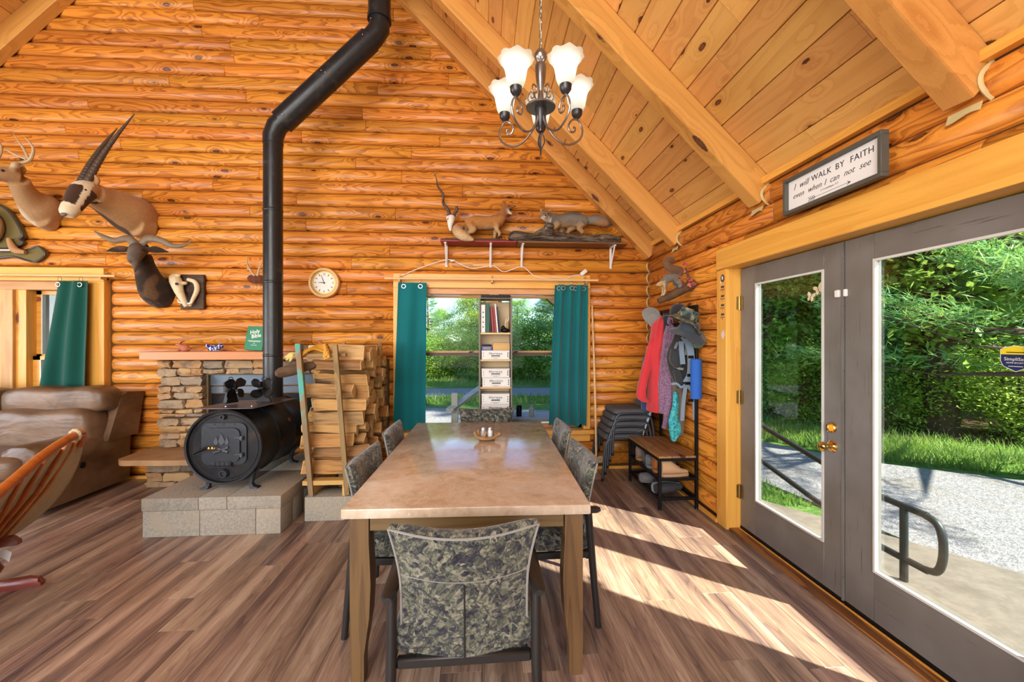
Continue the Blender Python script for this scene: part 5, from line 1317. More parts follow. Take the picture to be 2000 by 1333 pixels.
# ---- whitetail deer (world coordinates, then re-based to the wall)
def mount(name, label, base): return thing(name, label, 'mount', base, group='hunting trophies on the wall')
def loc(base, pts): return [(x-base[0], y-base[1], z-base[2]) for x, y, z in pts]
base = (-4.52, 4.60, 2.80); t = mount('deer_mount', 'tan deer shoulder mount with antlers, its neck turned left', base)
mb = MB(); L = lambda *p: loc(base, p)
chain(mb, L((-4.60, 4.64, 2.80), (-4.55, 4.52, 2.835), (-4.535, 4.42, 2.88), (-4.50, 4.32, 2.94), (-4.46, 4.24, 3.01)), [0.165, 0.160, 0.115, 0.088, 0.078], 16)
chain(mb, L((-4.455, 4.24, 3.035), (-4.50, 4.16, 3.03), (-4.55, 4.08, 2.985), (-4.60, 4.02, 2.95)), [0.075, 0.072, 0.050, 0.040], 14)
chain(mb, L((-4.54, 4.62, 2.70), (-4.53, 4.50, 2.72)), [0.095, 0.095])
for s_, p in ((1, (-4.425, 4.17, 3.09)), (-1, (-4.50, 4.27, 3.11))): chain(mb, L((p[0], p[1]+.02, p[2]-.03), (p[0]+.02, p[1]-.01*s_, p[2]+.020), (p[0]+.035, p[1], p[2]+.06)), [0.026, 0.046, 0.020], 10, 0.7)
def dc(q):
    x, y, z = q.x+base[0], q.y+base[1], q.z+base[2]
    c = (0.40, 0.235, 0.11)
    c = mixc(c, (0.62, 0.52, 0.38), sm(-(x+4.56)-(z-2.86)*.5+ (4.42-y)*.2, 0.05, 0.13))
    c = mixc(c, (0.30, 0.17, 0.08), sm(z, 2.95, 3.06)*.4); c = mixc(c, (0.52, 0.42, 0.28), sm(z, 3.075, 3.10)*sm(x, -4.47, -4.44))
    return c
sculpt(mb, 'head_and_neck', 0.011, dc, M_['fur'], t, 5)
mb = MB(); mb.ell(L((-4.455, 4.105, 3.045))[0], (0.012, 0.012, 0.012)); mb.build('eye', M_['eye'], t)
M_['deer_antler'] = plain('pale_antler', (0.50, 0.36, 0.20), 0.5, 0, 0.35, 20, 0.3)
for dy, dx in ((0, 0), (-0.02, -0.26)):
    mb = MB(); ant = lambda *p: [(x+dx-base[0], y+dy-base[1], z-base[2]) for x, y, z in p]
    chain(mb, ant((-4.50, 4.20, 3.085), (-4.44, 4.20, 3.14), (-4.32, 4.19, 3.175), (-4.26, 4.17, 3.24), (-4.245, 4.15, 3.30), (-4.30, 4.13, 3.385)), [0.018, 0.017, 0.015, 0.013, 0.010, 0.003], 8)
    chain(mb, ant((-4.315, 4.19, 3.185), (-4.35, 4.18, 3.28), (-4.42, 4.16, 3.415)), [0.013, 0.010, 0.003], 8)
    chain(mb, ant((-4.335, 4.19, 3.19), (-4.44, 4.17, 3.235), (-4.56, 4.14, 3.325)), [0.012, 0.010, 0.003], 8)
    mb.build('antler', M_['deer_antler'], t)
# ---- oryx
base = (-3.55, 4.60, 2.72); t = mount('oryx_mount', 'tan oryx shoulder mount with long straight ringed horns', base); mb = MB(); L = lambda *p: loc(base, p)
chain(mb, L((-3.69, 4.66, 2.765), (-3.672, 4.52, 2.78), (-3.688, 4.38, 2.81), (-3.70, 4.25, 2.835), (-3.695, 4.13, 2.855)), [0.205, 0.200, 0.165, 0.128, 0.105], 18)
chain(mb, L((-3.60, 4.63, 2.67), (-3.62, 4.48, 2.67)), [0.135, 0.125])
chain(mb, L((-3.70, 4.13, 2.885), (-3.695, 4.035, 2.838), (-3.705, 3.97, 2.715), (-3.715, 3.93, 2.625), (-3.72, 3.915, 2.585)), [0.090, 0.096, 0.076, 0.066, 0.050], 16)
for p, e in (((-3.655, 4.12, 2.93), (-3.625, 4.07, 3.015)), ((-3.77, 4.14, 2.94), (-3.87, 4.15, 3.0))): chain(mb, L(p, tuple((a+b)/2+.01 for a, b in zip(p, e)), e), [0.024, 0.040, 0.012], 10, 0.5)
def oc(q):
    x, y, z = q.x+base[0], q.y+base[1], q.z+base[2]
    tan, wht, brn = (0.42, 0.235, 0.10), (0.70, 0.60, 0.43), (0.055, 0.026, 0.014)
    s_ = (y-3.91)*0.53 + (z-2.57)*0.85
    ya = 3.91 + 0.53*min(0.36, max(0, s_)) + 0.05
    ang = math.degrees(math.atan2(x+3.705, -(y-ya)))
    if y > 4.14 + (z-2.85)*.1 or s_ > 0.40:
        c = tan
        c = mixc(c, brn, sm(-3.70-x+(2.80-z)*.6, 0.06, 0.09)*sm(2.80-z, 0, .03))
        return mixc(c, (0.05, 0.03, 0.02), sm(z-(3.0-(y-4.2)*.12), 0, .012)*.7)
    if s_ < 0.10: return wht
    if s_ > 0.30: return wht if -60 < ang < 45 else tan
    if ang < -40: return wht
    for lim, c in ((30, brn), (46, wht), (72, brn), (94, wht), (122, brn)):
        if ang < lim: return c
    return tan
sculpt(mb, 'head_and_neck', 0.011, oc, M_['fur'], t, 5, jitter=0.010)
mb = MB(); mb.ell(L((-3.625, 3.985, 2.838))[0], (0.012, 0.014, 0.013)); mb.build('eye', M_['eye'], t)
mb = MB(); mb.ell(L((-3.700, 3.868, 2.580))[0], (0.026, 0.016, 0.016)); mb.build('nose', plain('grey_nose', (0.12, 0.115, 0.12), 0.4), t)
for a, e, bend in (((-3.695, 4.07, 2.93), (-3.390, 4.22, 3.675), 0.03), ((-3.765, 4.09, 2.94), (-3.615, 4.30, 3.569), 0.03)):
    A, E = Vector(a), Vector(e); mb = MB(); pts = []; rs = []
    for i in range(61):
        u = i/60; p = A.lerp(E, u) + Vector((-0.03, 0, 0.0))*math.sin(PI*u); pts.append(p-Vector(base)); rs.append((0.031*(1-u)**0.7+0.002)*(1+(0.10*math.sin(i*2.2) if u < .6 else 0)))
    mb.tube(pts, rs, 10); mb.build('horn', M_['horn'], t)
# ---- dark goat
base = (-3.35, 4.60, 2.05); t = mount('goat_mount', 'dark brown goat mount with wide twisting horns, facing forward', base); mb = MB(); L = lambda *p: loc(base, p)
chain(mb, L((-3.455, 4.65, 1.95), (-3.44, 4.54, 1.995), (-3.43, 4.45, 2.09), (-3.42, 4.38, 2.205), (-3.405, 4.32, 2.31)), [0.15, 0.145, 0.115, 0.090, 0.080], 16)
chain(mb, L((-3.45, 4.62, 1.885), (-3.43, 4.48, 1.95)), [0.085, 0.085])
chain(mb, L((-3.40, 4.31, 2.39), (-3.37, 4.225, 2.345), (-3.33, 4.14, 2.26), (-3.31, 4.10, 2.21)), [0.070, 0.072, 0.055, 0.040], 14)
chain(mb, L((-3.315, 4.13, 2.195), (-3.325, 4.14, 2.115)), [0.025, 0.008])
chain(mb, L((-3.44, 4.26, 2.360), (-3.546, 4.23, 2.356), (-3.658, 4.22, 2.332)), [0.022, 0.036, 0.008], 10, 0.5); chain(mb, L((-3.32, 4.26, 2.360), (-3.202, 4.23, 2.356), (-3.076, 4.22, 2.331)), [0.022, 0.036, 0.008], 10, 0.5)
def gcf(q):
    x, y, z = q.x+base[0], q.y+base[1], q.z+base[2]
    c = (0.030, 0.018, 0.012); c = mixc(c, (0.12, 0.062, 0.028), sm(mnoise.noise(Vector((x*9, y*9, z*9))), 0.0, 0.5)); return mixc(c, (0.15, 0.12, 0.10), sm(4.20-y, 0, 0.08)*.8)  # muzzle lightened, a highlight put into the fur colour
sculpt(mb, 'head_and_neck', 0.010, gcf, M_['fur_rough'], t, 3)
for s_ in (-1, 1):
    mb = MB(); mb.ell(L((-3.355+s_*.060, 4.185, 2.345))[0], (0.010, 0.010, 0.010)); mb.build('eye', M_['eye'], t)
for P in (((-3.405, 4.24, 2.41), (-3.453, 4.22, 2.46), (-3.553, 4.20, 2.433), (-3.628, 4.18, 2.457), (-3.707, 4.16, 2.509)), ((-3.345, 4.24, 2.41), (-3.265, 4.22, 2.463), (-3.132, 4.20, 2.44), (-3.03, 4.19, 2.39), (-2.933, 4.20, 2.393), (-2.856, 4.22, 2.449))):
    mb = MB(); chain(mb, L(*P), [0.036, 0.036, 0.028, 0.022, 0.006] if len(P) == 5 else [0.036, 0.036, 0.030, 0.024, 0.016, 0.004], 10, 0.65); mb.build('horn', plain('weathered_horn', (0.19, 0.135, 0.085), 0.55, 0, 0.4, 16, 0.5, 70) if P[0][0] < -3.4 else bpy.data.materials['weathered_horn'], t)
# ---- boar skull on a plaque
base = (-3.10, 4.600, 1.985); t = mount('boar_skull_plaque', 'cream boar skull hung on a dark wooden plaque', base)
MB().cbox(-0.125, 0.115, -0.02, 0.012, -0.185, 0.185, 0.006).build('plaque', wood('dark_plaque', (0.085, 0.05, 0.025), (0.035, 0.02, 0.012), None, rough=0.6, rings=5), t)
mb = MB()
chain(mb, [(-0.17, -0.05, 0.155), (-0.13, -0.07, 0.10), (-0.09, -0.085, 0.0), (-0.045, -0.085, -0.10), (-0.02, -0.08, -0.165)], [0.045, 0.058, 0.044, 0.030, 0.020], 12)
mb.ell((-0.13, -0.075, 0.165), (0.05, 0.02, 0.018)); mb.ell((-0.055, -0.06, 0.085), (0.03, 0.03, 0.02))
chain(mb, [(-0.035, -0.045, 0.13), (0.04, -0.04, 0.10), (0.06, -0.04, 0.02), (0.03, -0.055, -0.08), (-0.005, -0.06, -0.16)], [0.020, 0.024, 0.026, 0.020, 0.016], 10)
sculpt(mb, 'skull', 0.006, lambda q: (0.66, 0.53, 0.30), M_['bone'], t, 3)
mb = MB(); chain(mb, [(-0.03, -0.10, -0.13), (-0.07, -0.115, -0.12), (-0.085, -0.115, -0.085)], [0.008, 0.007, 0.002], 7); chain(mb, [(0.0, -0.09, -0.13), (0.045, -0.10, -0.125), (0.055, -0.10, -0.09)], [0.008, 0.007, 0.002], 7); mb.build('tusk', M_['ivory'], t)
mb = MB(); mb.ell((-0.085, -0.128, 0.07), (0.016, 0.006, 0.014)); mb.ell((0.005, -0.085, 0.02), (0.008, 0.004, 0.035)); mb.build('socket', M_['ink'], t)
# ---- small antlers on a knot of wood
base = (-2.42, 4.60, 2.12); t = mount('antler_mount', 'small pair of pale antlers on a reddish wooden knot beside the stovepipe', base)
mb = MB()
for i in range(9): mb.ell((0.05*math.sin(i*2.4), -0.05-0.02*math.cos(i*1.9), 0.015*math.sin(i*3.1)), (0.05, 0.04, 0.042))
sculpt(mb, 'wood_knot', 0.007, lambda q: (0.14, 0.042, 0.018), M_['fur'], t, 2)
for P in (((-0.01, -0.08, 0.03), (-0.045, -0.10, 0.09), (-0.075, -0.10, 0.15), (-0.085, -0.09, 0.24)), ((0.02, -0.08, 0.03), (0.04, -0.10, 0.09), (0.05, -0.09, 0.13), (0.075, -0.09, 0.20))):
    mb = MB(); chain(mb, P, [0.014, 0.011, 0.009, 0.002], 8); chain(mb, (P[1], tuple((a+b)/2+(-.01 if P[0][0] < 0 else .01) for a, b in zip(P[1], P[2])), (P[2][0]+(.05 if P[0][0] < 0 else -.045), P[2][1], P[2][2]-.01)), [0.009, 0.007, 0.002], 7); mb.build('antler', M_['deer_antler'], t)
# ---- shield plaque and banner plaque cut by the left edge of the picture
M_['olive'] = plain('olive_felt_panel', (0.14, 0.105, 0.025), 0.7, 0, 0.3, 5); M_['darkedge'] = plain('dark_edge_lacquer', (0.05, 0.045, 0.042), 0.3)
base = (-5.06, 4.60, 2.60); t = mount('shield_mount', 'round tan mount on an olive shield plaque at the left edge', base)
P = spline([(0.0, 0.30), (0.14, 0.22), (0.24, 0.08), (0.29, -0.04), (0.26, -0.08), (0.29, -0.12), (0.22, -0.16), (0.0, -0.22)], 5); P = P + [(-x, z) for x, z in P[::-1][1:-1]]
MB().prism(P, -0.02, 0.025, T(0, 0, 0) @ RX(90)).build('shield', M_['olive'], t)
MB().tube([(x, -0.026, z) for x, z in P] + [(P[0][0], -0.026, P[0][1])], 0.012, 8).build('shield_rim', M_['darkedge'], t)
mb = MB(); mb.ell((0.02, -0.08, 0.02), (0.13, 0.09, 0.17)); mb.ell((-0.06, -0.12, 0.05), (0.12, 0.09, 0.13)); sculpt(mb, 'body', 0.012, lambda q: (0.42, 0.24, 0.11), M_['fur'], t, 4)
base = (-4.98, 4.60, 2.345); t = mount('banner_plaque', 'wavy dark-edged banner plaque with a tan foot, under the shield at the left edge', base)
P = spline([(-0.3, 0.06), (0.0, 0.05), (0.16, 0.04), (0.28, 0.075), (0.36, 0.10), (0.42, 0.02), (0.33, -0.06), (0.24, -0.045), (0.12, -0.01), (0.0, -0.02), (-0.3, -0.06)], 5)
MB().prism(P, -0.02, 0.02, RX(90)).build('banner', M_['olive'], t); MB().tube([(x, -0.02, z) for x, z in P], 0.010, 8).build('banner_rim', M_['darkedge'], t)
MB().tube([(-0.3, -0.045, 0.05), (0.13, -0.045, 0.055)], 0.022, 10).build('steel_rod', M_['steel'], t)
mb = MB(); chain(mb, [(0.10, -0.05, 0.17), (0.13, -0.055, 0.11), (0.17, -0.055, 0.05), (0.26, -0.05, 0.03)], [0.018, 0.028, 0.034, 0.018], 10); mb.build('hoofed_foot', plain('tan_hide', (0.48, 0.26, 0.11), 0.8), t)
# ---- clock
M_['clockrim'] = wood('clock_rim_wood', (0.74, 0.45, 0.17), (0.58, 0.30, 0.09), None, rough=0.35, rings=5, line=0.4)
ck = thing('wall_clock', 'round wooden wall clock with a white dial and black hands', 'clock', (-1.74, 4.598, 2.094)); cm = RX(90)
MB().lathe([(0.165, -0.01), (0.168, 0.01), (0.158, 0.032), (0.138, 0.036), (0.128, 0.022), (0.128, 0.0)], 48, cm, cap=False).build('rim', M_['clockrim'], ck)
MB().lathe([(0, 0.014), (0.130, 0.014)], 40, cm, cap=False).build('dial', M_['ivory'], ck)
MB().lathe([(0.112, 0.0148), (0.128, 0.0155)], 40, cm, cap=False).build('dial_ring', plain('gold_ring', (0.55, 0.36, 0.12), 0.35, 0.6), ck)
for h in range(12):
    a = R(90-30*h); r_ = 0.094
    if h % 3 == 0: lettering('numeral', {0: '12', 3: '3', 6: '6', 9: '9'}[h], 0.030, M_['ink'], ck, T(r_*math.cos(a), -0.0152, r_*math.sin(a)) @ RX(90))
    else: MB().box(-0.0035, 0.0035, -0.0155, -0.0145, -0.011, 0.011, T(r_*math.cos(a), 0, r_*math.sin(a)) @ RY(30*h)).build('hour_mark', M_['ink'], ck, ang=0)
for L_, wd, hh in ((0.058, 0.005, 9.06), (0.090, 0.0035, 11.5/12*12*0+8.0)):
    a = hh*30 if L_ < .07 else 22*0+130
    MB().prism([(-wd, -0.012), (wd, -0.012), (wd*.4, L_), (-wd*.4, L_)], 0.017, 0.0185, RY({0.058: -85, 0.090: -20}[L_]) @ RX(90)).build('hand', M_['ink'], ck, ang=0)
MB().lathe([(0.007, 0.0), (0.006, 0.021), (0, 0.022)], 12, cm).build('hub', M_['ink'], ck)
# ---- bracket shelf with the foxes
M_['redboard'] = plain('red_painted_board', (0.26, 0.018, 0.020), 0.5, 0, 0.3, 6)
M_['darkboard'] = wood('dark_board', (0.22, 0.09, 0.035), (0.12, 0.045, 0.02), None, rough=0.5, rings=5)
SY = 4.50
sh1 = thing('wall_shelf', 'red painted board shelf on white brackets under the red fox', 'shelf', (-0.07, 4.6, 2.535))
MB().cbox(-0.40, 0.42, -0.19, 0.005, -0.010, 0.010, 0.003).build('board', M_['redboard'], sh1)
sh2 = thing('wall_shelf', 'dark board shelf on white brackets under the bark log', 'shelf', (0.92, 4.6, 2.535))
MB().cbox(-0.56, 0.66, -0.19, 0.005, -0.010, 0.010, 0.003).build('board', M_['darkboard'], sh2)
def bracket(parent, x):
    mb = MB(); mb.box(x-0.012, x+0.012, -0.17, 0.0, -0.022, -0.011); mb.box(x-0.012, x+0.012, -0.008, 0.003, -0.25, -0.011); mb.tube([(x, -0.15, -0.02), (x, -0.006, -0.235)], 0.008, 6)
    mb.build('bracket', M_['white'], parent, ang=0)
for x in (-0.35, 0.14): bracket(sh1, x)
for x in (-0.50, 0.52): bracket(sh2, x)
# driftwood plank under the red fox
pk = MB(); pk.loft([[(x, 0.085*k*a-0.01, 0.012*b*k+0.012) for a, b in ((-1, -1), (1, -1), (1.0, 0.6), (0.6, 1), (-0.7, 1.1), (-1, 0.5))] for x, k in ((-0.40, 0.55), (-0.33, 0.9), (-0.1, 1.0), (0.15, 0.95), (0.30, 0.6), (0.34, 0.3))])
tag(pk.build('driftwood_plank', M_['barkdark'], loc=(-0.07, SY, 2.547)), 'thin driftwood plank carrying the red fox on the shelf', 'wood')
Zt = 2.572
mb = MB(); ox, oz = 0.0, Zt
def fox_leg(mb, pts, rs): chain(mb, pts, rs, 9)
y = SY
chain(mb, [(-0.20, y, 2.725), (-0.10, y, 2.755), (0.04, y-.01, 2.755), (0.14, y-.01, 2.775), (0.19, y-.015, 2.83)], [0.062, 0.078, 0.072, 0.075, 0.055], 14)
chain(mb, [(0.17, y-.015, 2.79), (0.205, y-.02, 2.86), (0.225, y-.02, 2.905)], [0.060, 0.047, 0.042], 12)
mb.ell((0.235, y-.02, 2.915), (0.046, 0.040, 0.038))
chain(mb, [(0.24, y-.02, 2.925), (0.285, y-.025, 2.930), (0.325, y-.025, 2.934)], [0.034, 0.023, 0.013], 9)
chain(mb, [(0.235, y-.02, 2.895), (0.272, y-.025, 2.868), (0.305, y-.025, 2.850)], [0.028, 0.018, 0.011], 9)
for q, dy in ((-1, -.045), (1, .0)): chain(mb, [(0.215, y+dy+.015, 2.94), (0.205, y+dy+.01, 2.975), (0.212, y+dy, 3.005)], [0.026, 0.022, 0.004], 8, 0.5)
fox_leg(mb, [(0.13, y-.05, 2.74), (0.135, y-.06, 2.67), (0.165, y-.06, 2.63), (0.15, y-.06, 2.585), (0.165, y-.07, 2.578)], [0.042, 0.026, 0.017, 0.015, 0.016])
fox_leg(mb, [(0.14, y+.04, 2.74), (0.12, y+.05, 2.66), (0.11, y+.05, 2.60), (0.125, y+.04, 2.578)], [0.042, 0.024, 0.016, 0.016])
fox_leg(mb, [(-0.16, y-.05, 2.73), (-0.12, y-.06, 2.665), (-0.175, y-.06, 2.625), (-0.20, y-.06, 2.590), (-0.17, y-.07, 2.580)], [0.055, 0.038, 0.020, 0.015, 0.014])
fox_leg(mb, [(-0.20, y+.04, 2.73), (-0.22, y+.05, 2.66), (-0.27, y+.05, 2.62), (-0.29, y+.05, 2.585), (-0.25, y+.04, 2.578)], [0.05, 0.034, 0.018, 0.014, 0.013])
chain(mb, [(-0.24, y-.02, 2.72), (-0.29, y-.06, 2.67), (-0.27, y-.12, 2.61), (-0.20, y-.16, 2.56), (-0.11, y-.185, 2.52)], [0.035, 0.052, 0.058, 0.050, 0.012], 12)
def rf(q):
    x, yy, z = q.x, q.y, q.z
    c = (0.43, 0.19, 0.055); c = mixc(c, (0.30, 0.12, 0.035), sm(z, 2.79, 2.83)); c = mixc(c, (0.56, 0.40, 0.21), sm(2.71-z+(0.02 if x > 0 else 0), 0, 0.05)*.6)
    c = mixc(c, (0.045, 0.03, 0.025), sm(2.61-z, 0, 0.02)*(x > -.05)); c = mixc(c, (0.60, 0.45, 0.27), sm(-x-.05+(2.56-z)*2, 0.08, 0.2)*(yy < y-.1)*.6); c = mixc(c, (0.66, 0.56, 0.40), sm(x, 0.22, 0.27)*sm(2.91-z, 0, 0.02)); return c
o = sculpt(mb, 'red_fox', 0.0085, rf, M_['fur_rough'], None, 3, M=T(0, -SY, -2.573)); o.location = (0, SY, 2.573)
fx = tag(o, 'mounted red fox snarling with open mouth on the red shelf', 'fox')
mb = MB(); mb.ell((0.268, -.052, 0.360), (0.007, 0.006, 0.006)); mb.build('eye', M_['eye'], fx); mb = MB(); mb.ell((0.334, -.027, 0.362), (0.009, 0.010, 0.008)); mb.ell((0.283, -.034, 0.324), (0.026, 0.010, 0.010)); mb.build('mouth', M_['ink'], fx)
# bark log under the grey fox
def bark2():
    s = NT('furrowed_bark'); p = s.obj(); n = s.noise(s.sc(p, 5, 30, 30), 1.0, 4, 0.7); n2 = s.noise(p, 7, 3)
    c = s.mix(s.mr(n, 0.35, 0.65), (0.035, 0.025, 0.018), (0.20, 0.155, 0.115)); c = s.mix(s.mr(n2, 0.62, 0.72), c, (0.28, 0.17, 0.08)); return s.bsdf(c, 0.95, bump=s.bump(n, 1.0, 0.02), spec=0.15)
M_['bark2'] = bark2()
lgm = MB(); rings = []
for i in range(25):
    u = i/24; x = -0.62+1.24*u; k = 0.052*(1+.12*math.sin(u*17)+.08*math.sin(u*31))*(0.75 if i in (0, 24) else 1)
    rings.append([(x+.01*math.sin(a*3), k*1.5*math.cos(a)*(1+.1*math.sin(5*a+u*20)), k*math.sin(a)*(1+.1*math.sin(4*a+u*13)) - .018*u) for a in [2*PI*j/18 for j in range(18)]])
lgm.loft(rings); lgm.tube([(-0.20, -0.03, 0.02), (-0.19, -0.05, 0.08), (-0.17, -0.06, 0.125)], [0.085, 0.06, 0.062], 12); lgm.tube([(-0.30, -0.03, 0.02), (-0.24, -0.05, 0.06)], [0.05, 0.04], 8)
o = sculpt(lgm, 'bark_log', 0.010, lambda q: (0, 0, 0), M_['bark2'], None, 1); o.location = (0.89, SY-0.02, 2.603); tag(o, 'rough grey bark log carrying the grey fox on the shelf', 'log')
mb = MB(); y = SY-.02
chain(mb, [(0.74, y-.02, 2.80), (0.84, y, 2.785), (0.96, y, 2.805), (1.08, y, 2.785), (1.13, y, 2.76)], [0.062, 0.078, 0.082, 0.078, 0.06], 14)
chain(mb, [(0.78, y-.02, 2.79), (0.70, y-.07, 2.80), (0.665, y-.10, 2.80)], [0.060, 0.055, 0.05], 12)
mb.ell((0.655, y-.12, 2.805), (0.058, 0.055, 0.050)); chain(mb, [(0.648, y-.16, 2.79), (0.640, y-.205, 2.775)], [0.030, 0.014], 9)
for sx in (-1, 1): chain(mb, [(0.655+sx*.035, y-.12, 2.83), (0.655+sx*.048, y-.12, 2.862), (0.655+sx*.050, y-.125, 2.888)], [0.020, 0.017, 0.003], 8, 0.5)
chain(mb, [(1.12, y, 2.79), (1.22, y-.02, 2.80), (1.32, y-.03, 2.775), (1.40, y-.04, 2.74)], [0.040, 0.056, 0.052, 0.012], 12)
for P in (((0.80, y-.05, 2.75), (0.77, y-.07, 2.70), (0.70, y-.08, 2.68), (0.66, y-.09, 2.672)), ((0.85, y+.05, 2.75), (0.86, y+.05, 2.69), (0.83, y+.04, 2.65)), ((1.07, y-.05, 2.75), (1.03, y-.06, 2.69), (1.08, y-.06, 2.66), (1.05, y-.065, 2.642)), ((1.02, y+.04, 2.75), (0.95, y+.03, 2.70), (0.915, y+.02, 2.655), (0.885, y+.02, 2.645))): chain(mb, P, [0.045, 0.028, 0.017, 0.016][:len(P)], 9)
def gf(q):
    x, yy, z = q.x, q.y, q.z
    c = (0.20, 0.175, 0.14); c = mixc(c, (0.075, 0.068, 0.06), sm(z, 2.815, 2.86)*.8); c = mixc(c, (0.44, 0.25, 0.10), sm(2.755-z, -0.01, 0.03)*(0.75 if x > .75 else .3)); c = mixc(c, (0.36, 0.18, 0.08), sm(x, 1.15, 1.28)*sm(2.79-z, -.01, .03)); c = mixc(c, (0.05, 0.045, 0.04), sm(x, 1.33, 1.39))
    if x < 0.72: c = mixc((0.24, 0.17, 0.10), (0.68, 0.62, 0.52), sm(2.795-z, 0, 0.02)); c = mixc(c, (0.62, 0.50, 0.36), sm(z-2.85, 0, 0.02)*.6)
    return c
o = sculpt(mb, 'grey_fox', 0.0085, gf, M_['fur_rough'], None, 3, M=T(-0.9, -SY, -2.64)); o.location = (0.9, SY, 2.64); gfx = tag(o, 'mounted grey fox standing on the bark log, face turned forward', 'fox')
mb = MB()
for sx in (-1, 1): mb.ell((0.655+sx*.024-.9, -.195, 0.172), (0.006, 0.006, 0.006))
mb.build('eye', M_['eye'], gfx); mb = MB(); mb.ell((0.640-.9, -.238, 0.138), (0.010, 0.008, 0.008)); mb.build('nose', M_['ink'], gfx)
# horned skull at the left end of the shelf
base = (-0.375, 4.58, 2.77); t = mount('horned_skull', 'white antelope skull with one long wavy dark horn, left of the red fox', base); mb = MB()
chain(mb, [(0.02, -0.06, 0.05), (0.01, -0.085, 0.0), (0.005, -0.10, -0.06), (0.01, -0.10, -0.115)], [0.038, 0.040, 0.026, 0.012], 12); mb.ell((0.0, -0.05, 0.04), (0.045, 0.03, 0.035))
sculpt(mb, 'skull', 0.006, lambda q: (0, 0, 0), M_['ivory'], t, 3)
hp_ = []; N_ = 50
for i in range(N_+1):
    u = i/N_; c = Vector((-0.02-0.165*u**1.2, -0.06, 0.06+0.48*u)); c += Vector((0.018*math.sin(u*16), 0.012*math.cos(u*16), 0))*(1-u*.6); hp_.append(c)
MB().tube(hp_, [(0.017*(1-i/N_)**.8+.002)*(1+.08*math.sin(i*2.1)) for i in range(N_+1)], 9).build('horn', M_['horn'], t)
mb = MB(); chain(mb, [(0.04, -0.06, 0.055), (0.055, -0.06, 0.10), (0.075, -0.065, 0.13), (0.07, -0.07, 0.165)], [0.018, 0.017, 0.017, 0.014], 10); mb.build('horn', M_['horn'], t)
mb = MB()
for sx in (-1, 1): mb.ell((0.008+sx*.024, -0.108, 0.01), (0.008, 0.006, 0.010))
mb.build('socket', M_['ink'], t)
# white string of lights along the brackets
cd = MB(); pts = [(-0.925, 4.55, 2.165), (-0.72, 4.57, 2.26), (-0.43, 4.58, 2.36), (-0.33, 4.58, 2.345), (-0.20, 4.58, 2.285), (-0.10, 4.58, 2.27), (0.10, 4.58, 2.30), (0.22, 4.58, 2.235), (0.42, 4.58, 2.295), (0.55, 4.58, 2.20), (0.68, 4.57, 2.165), (0.80, 4.57, 2.175), (0.93, 4.57, 2.165), (1.0, 4.57, 2.20), (1.10, 4.57, 2.21)]
cd.tube(spline(pts, 4), 0.0045, 6); cd.ell((-0.35, 4.57, 2.35), (0.03, 0.015, 0.012))
tag(cd.build('white_cord', M_['white']), 'thin white cord looping from the curtain rod past the shelf brackets', 'cord')
pg = MB().cbox(-0.04, 0.04, -0.012, 0.012, -0.022, 0.022, 0.005, 2); tag(pg.build('power_brick', M_['white'], loc=(1.12, 4.565, 2.235), rot=(0, R(-38), 0)), 'small white plug box at the end of the cord above the window', 'adapter')
# squirrel on a branch, on the right wall
sq = thing('squirrel_mount', 'grey squirrel mounted on a short branch stub with autumn leaves', 'mount', (1.86, 3.60, 1.93)); L = lambda *p: [(x-1.86, y-3.60, z-1.93) for x, y, z in p]
mb = MB(); chain(mb, L((1.90, 3.58, 1.985), (1.80, 3.60, 1.935), (1.68, 3.61, 1.87), (1.575, 3.62, 1.825)), [0.040, 0.042, 0.036, 0.026], 12); chain(mb, L((1.84, 3.58, 1.97), (1.83, 3.57, 2.05), (1.80, 3.56, 2.12)), [0.016, 0.012, 0.006], 7); mb.build('branch', M_['barkdark'], sq)
mb = MB()
chain(mb, L((1.735, 3.59, 2.02), (1.69, 3.59, 2.045), (1.64, 3.59, 2.02), (1.60, 3.585, 1.98)), [0.040, 0.046, 0.040, 0.030], 12); mb.ell(L((1.575, 3.58, 1.975))[0], (0.030, 0.026, 0.024)); chain(mb, L((1.56, 3.58, 1.97), (1.535, 3.58, 1.965)), [0.017, 0.008], 8)
for dy in (-.02, .02): chain(mb, L((1.735, 3.59+dy*1.4, 2.0), (1.76, 3.59+dy*1.5, 1.96), (1.73, 3.59+dy*1.5, 1.945)), [0.032, 0.018, 0.010], 8); chain(mb, L((1.62, 3.59+dy, 1.98), (1.615, 3.59+dy, 1.91), (1.60, 3.595+dy, 1.87)), [0.022, 0.012, 0.009], 8); chain(mb, L((1.582, 3.58+dy*.8, 1.995), (1.585, 3.58+dy*.9, 2.015)), [0.010, 0.004], 7)
chain(mb, L((1.755, 3.60, 2.03), (1.77, 3.60, 2.10), (1.71, 3.60, 2.115), (1.655, 3.60, 2.135), (1.645, 3.60, 2.185), (1.69, 3.60, 2.20), (1.72, 3.60, 2.185)), [0.018, 0.034, 0.036, 0.034, 0.030, 0.026, 0.010], 12)
def sc2(q):
    x, z = q.x+1.86, q.z+1.93
    c = (0.17, 0.155, 0.135)
    if z > 2.06 or x > 1.755: c = (0.16, 0.085, 0.045)
    if x < 1.61 and z < 2.0: c = (0.50, 0.33, 0.15)
    return mixc(c, (0.52, 0.38, 0.2), sm(1.93-z, 0, 0.02))
sculpt(mb, 'squirrel', 0.0065, sc2, M_['fur_rough'], sq, 2)
lv = random.Random(4); M_['autumn'] = plain('autumn_leaf', (0.50, 0.10, 0.08), 0.7, 0, 0.4, 12, rnd=0.6)
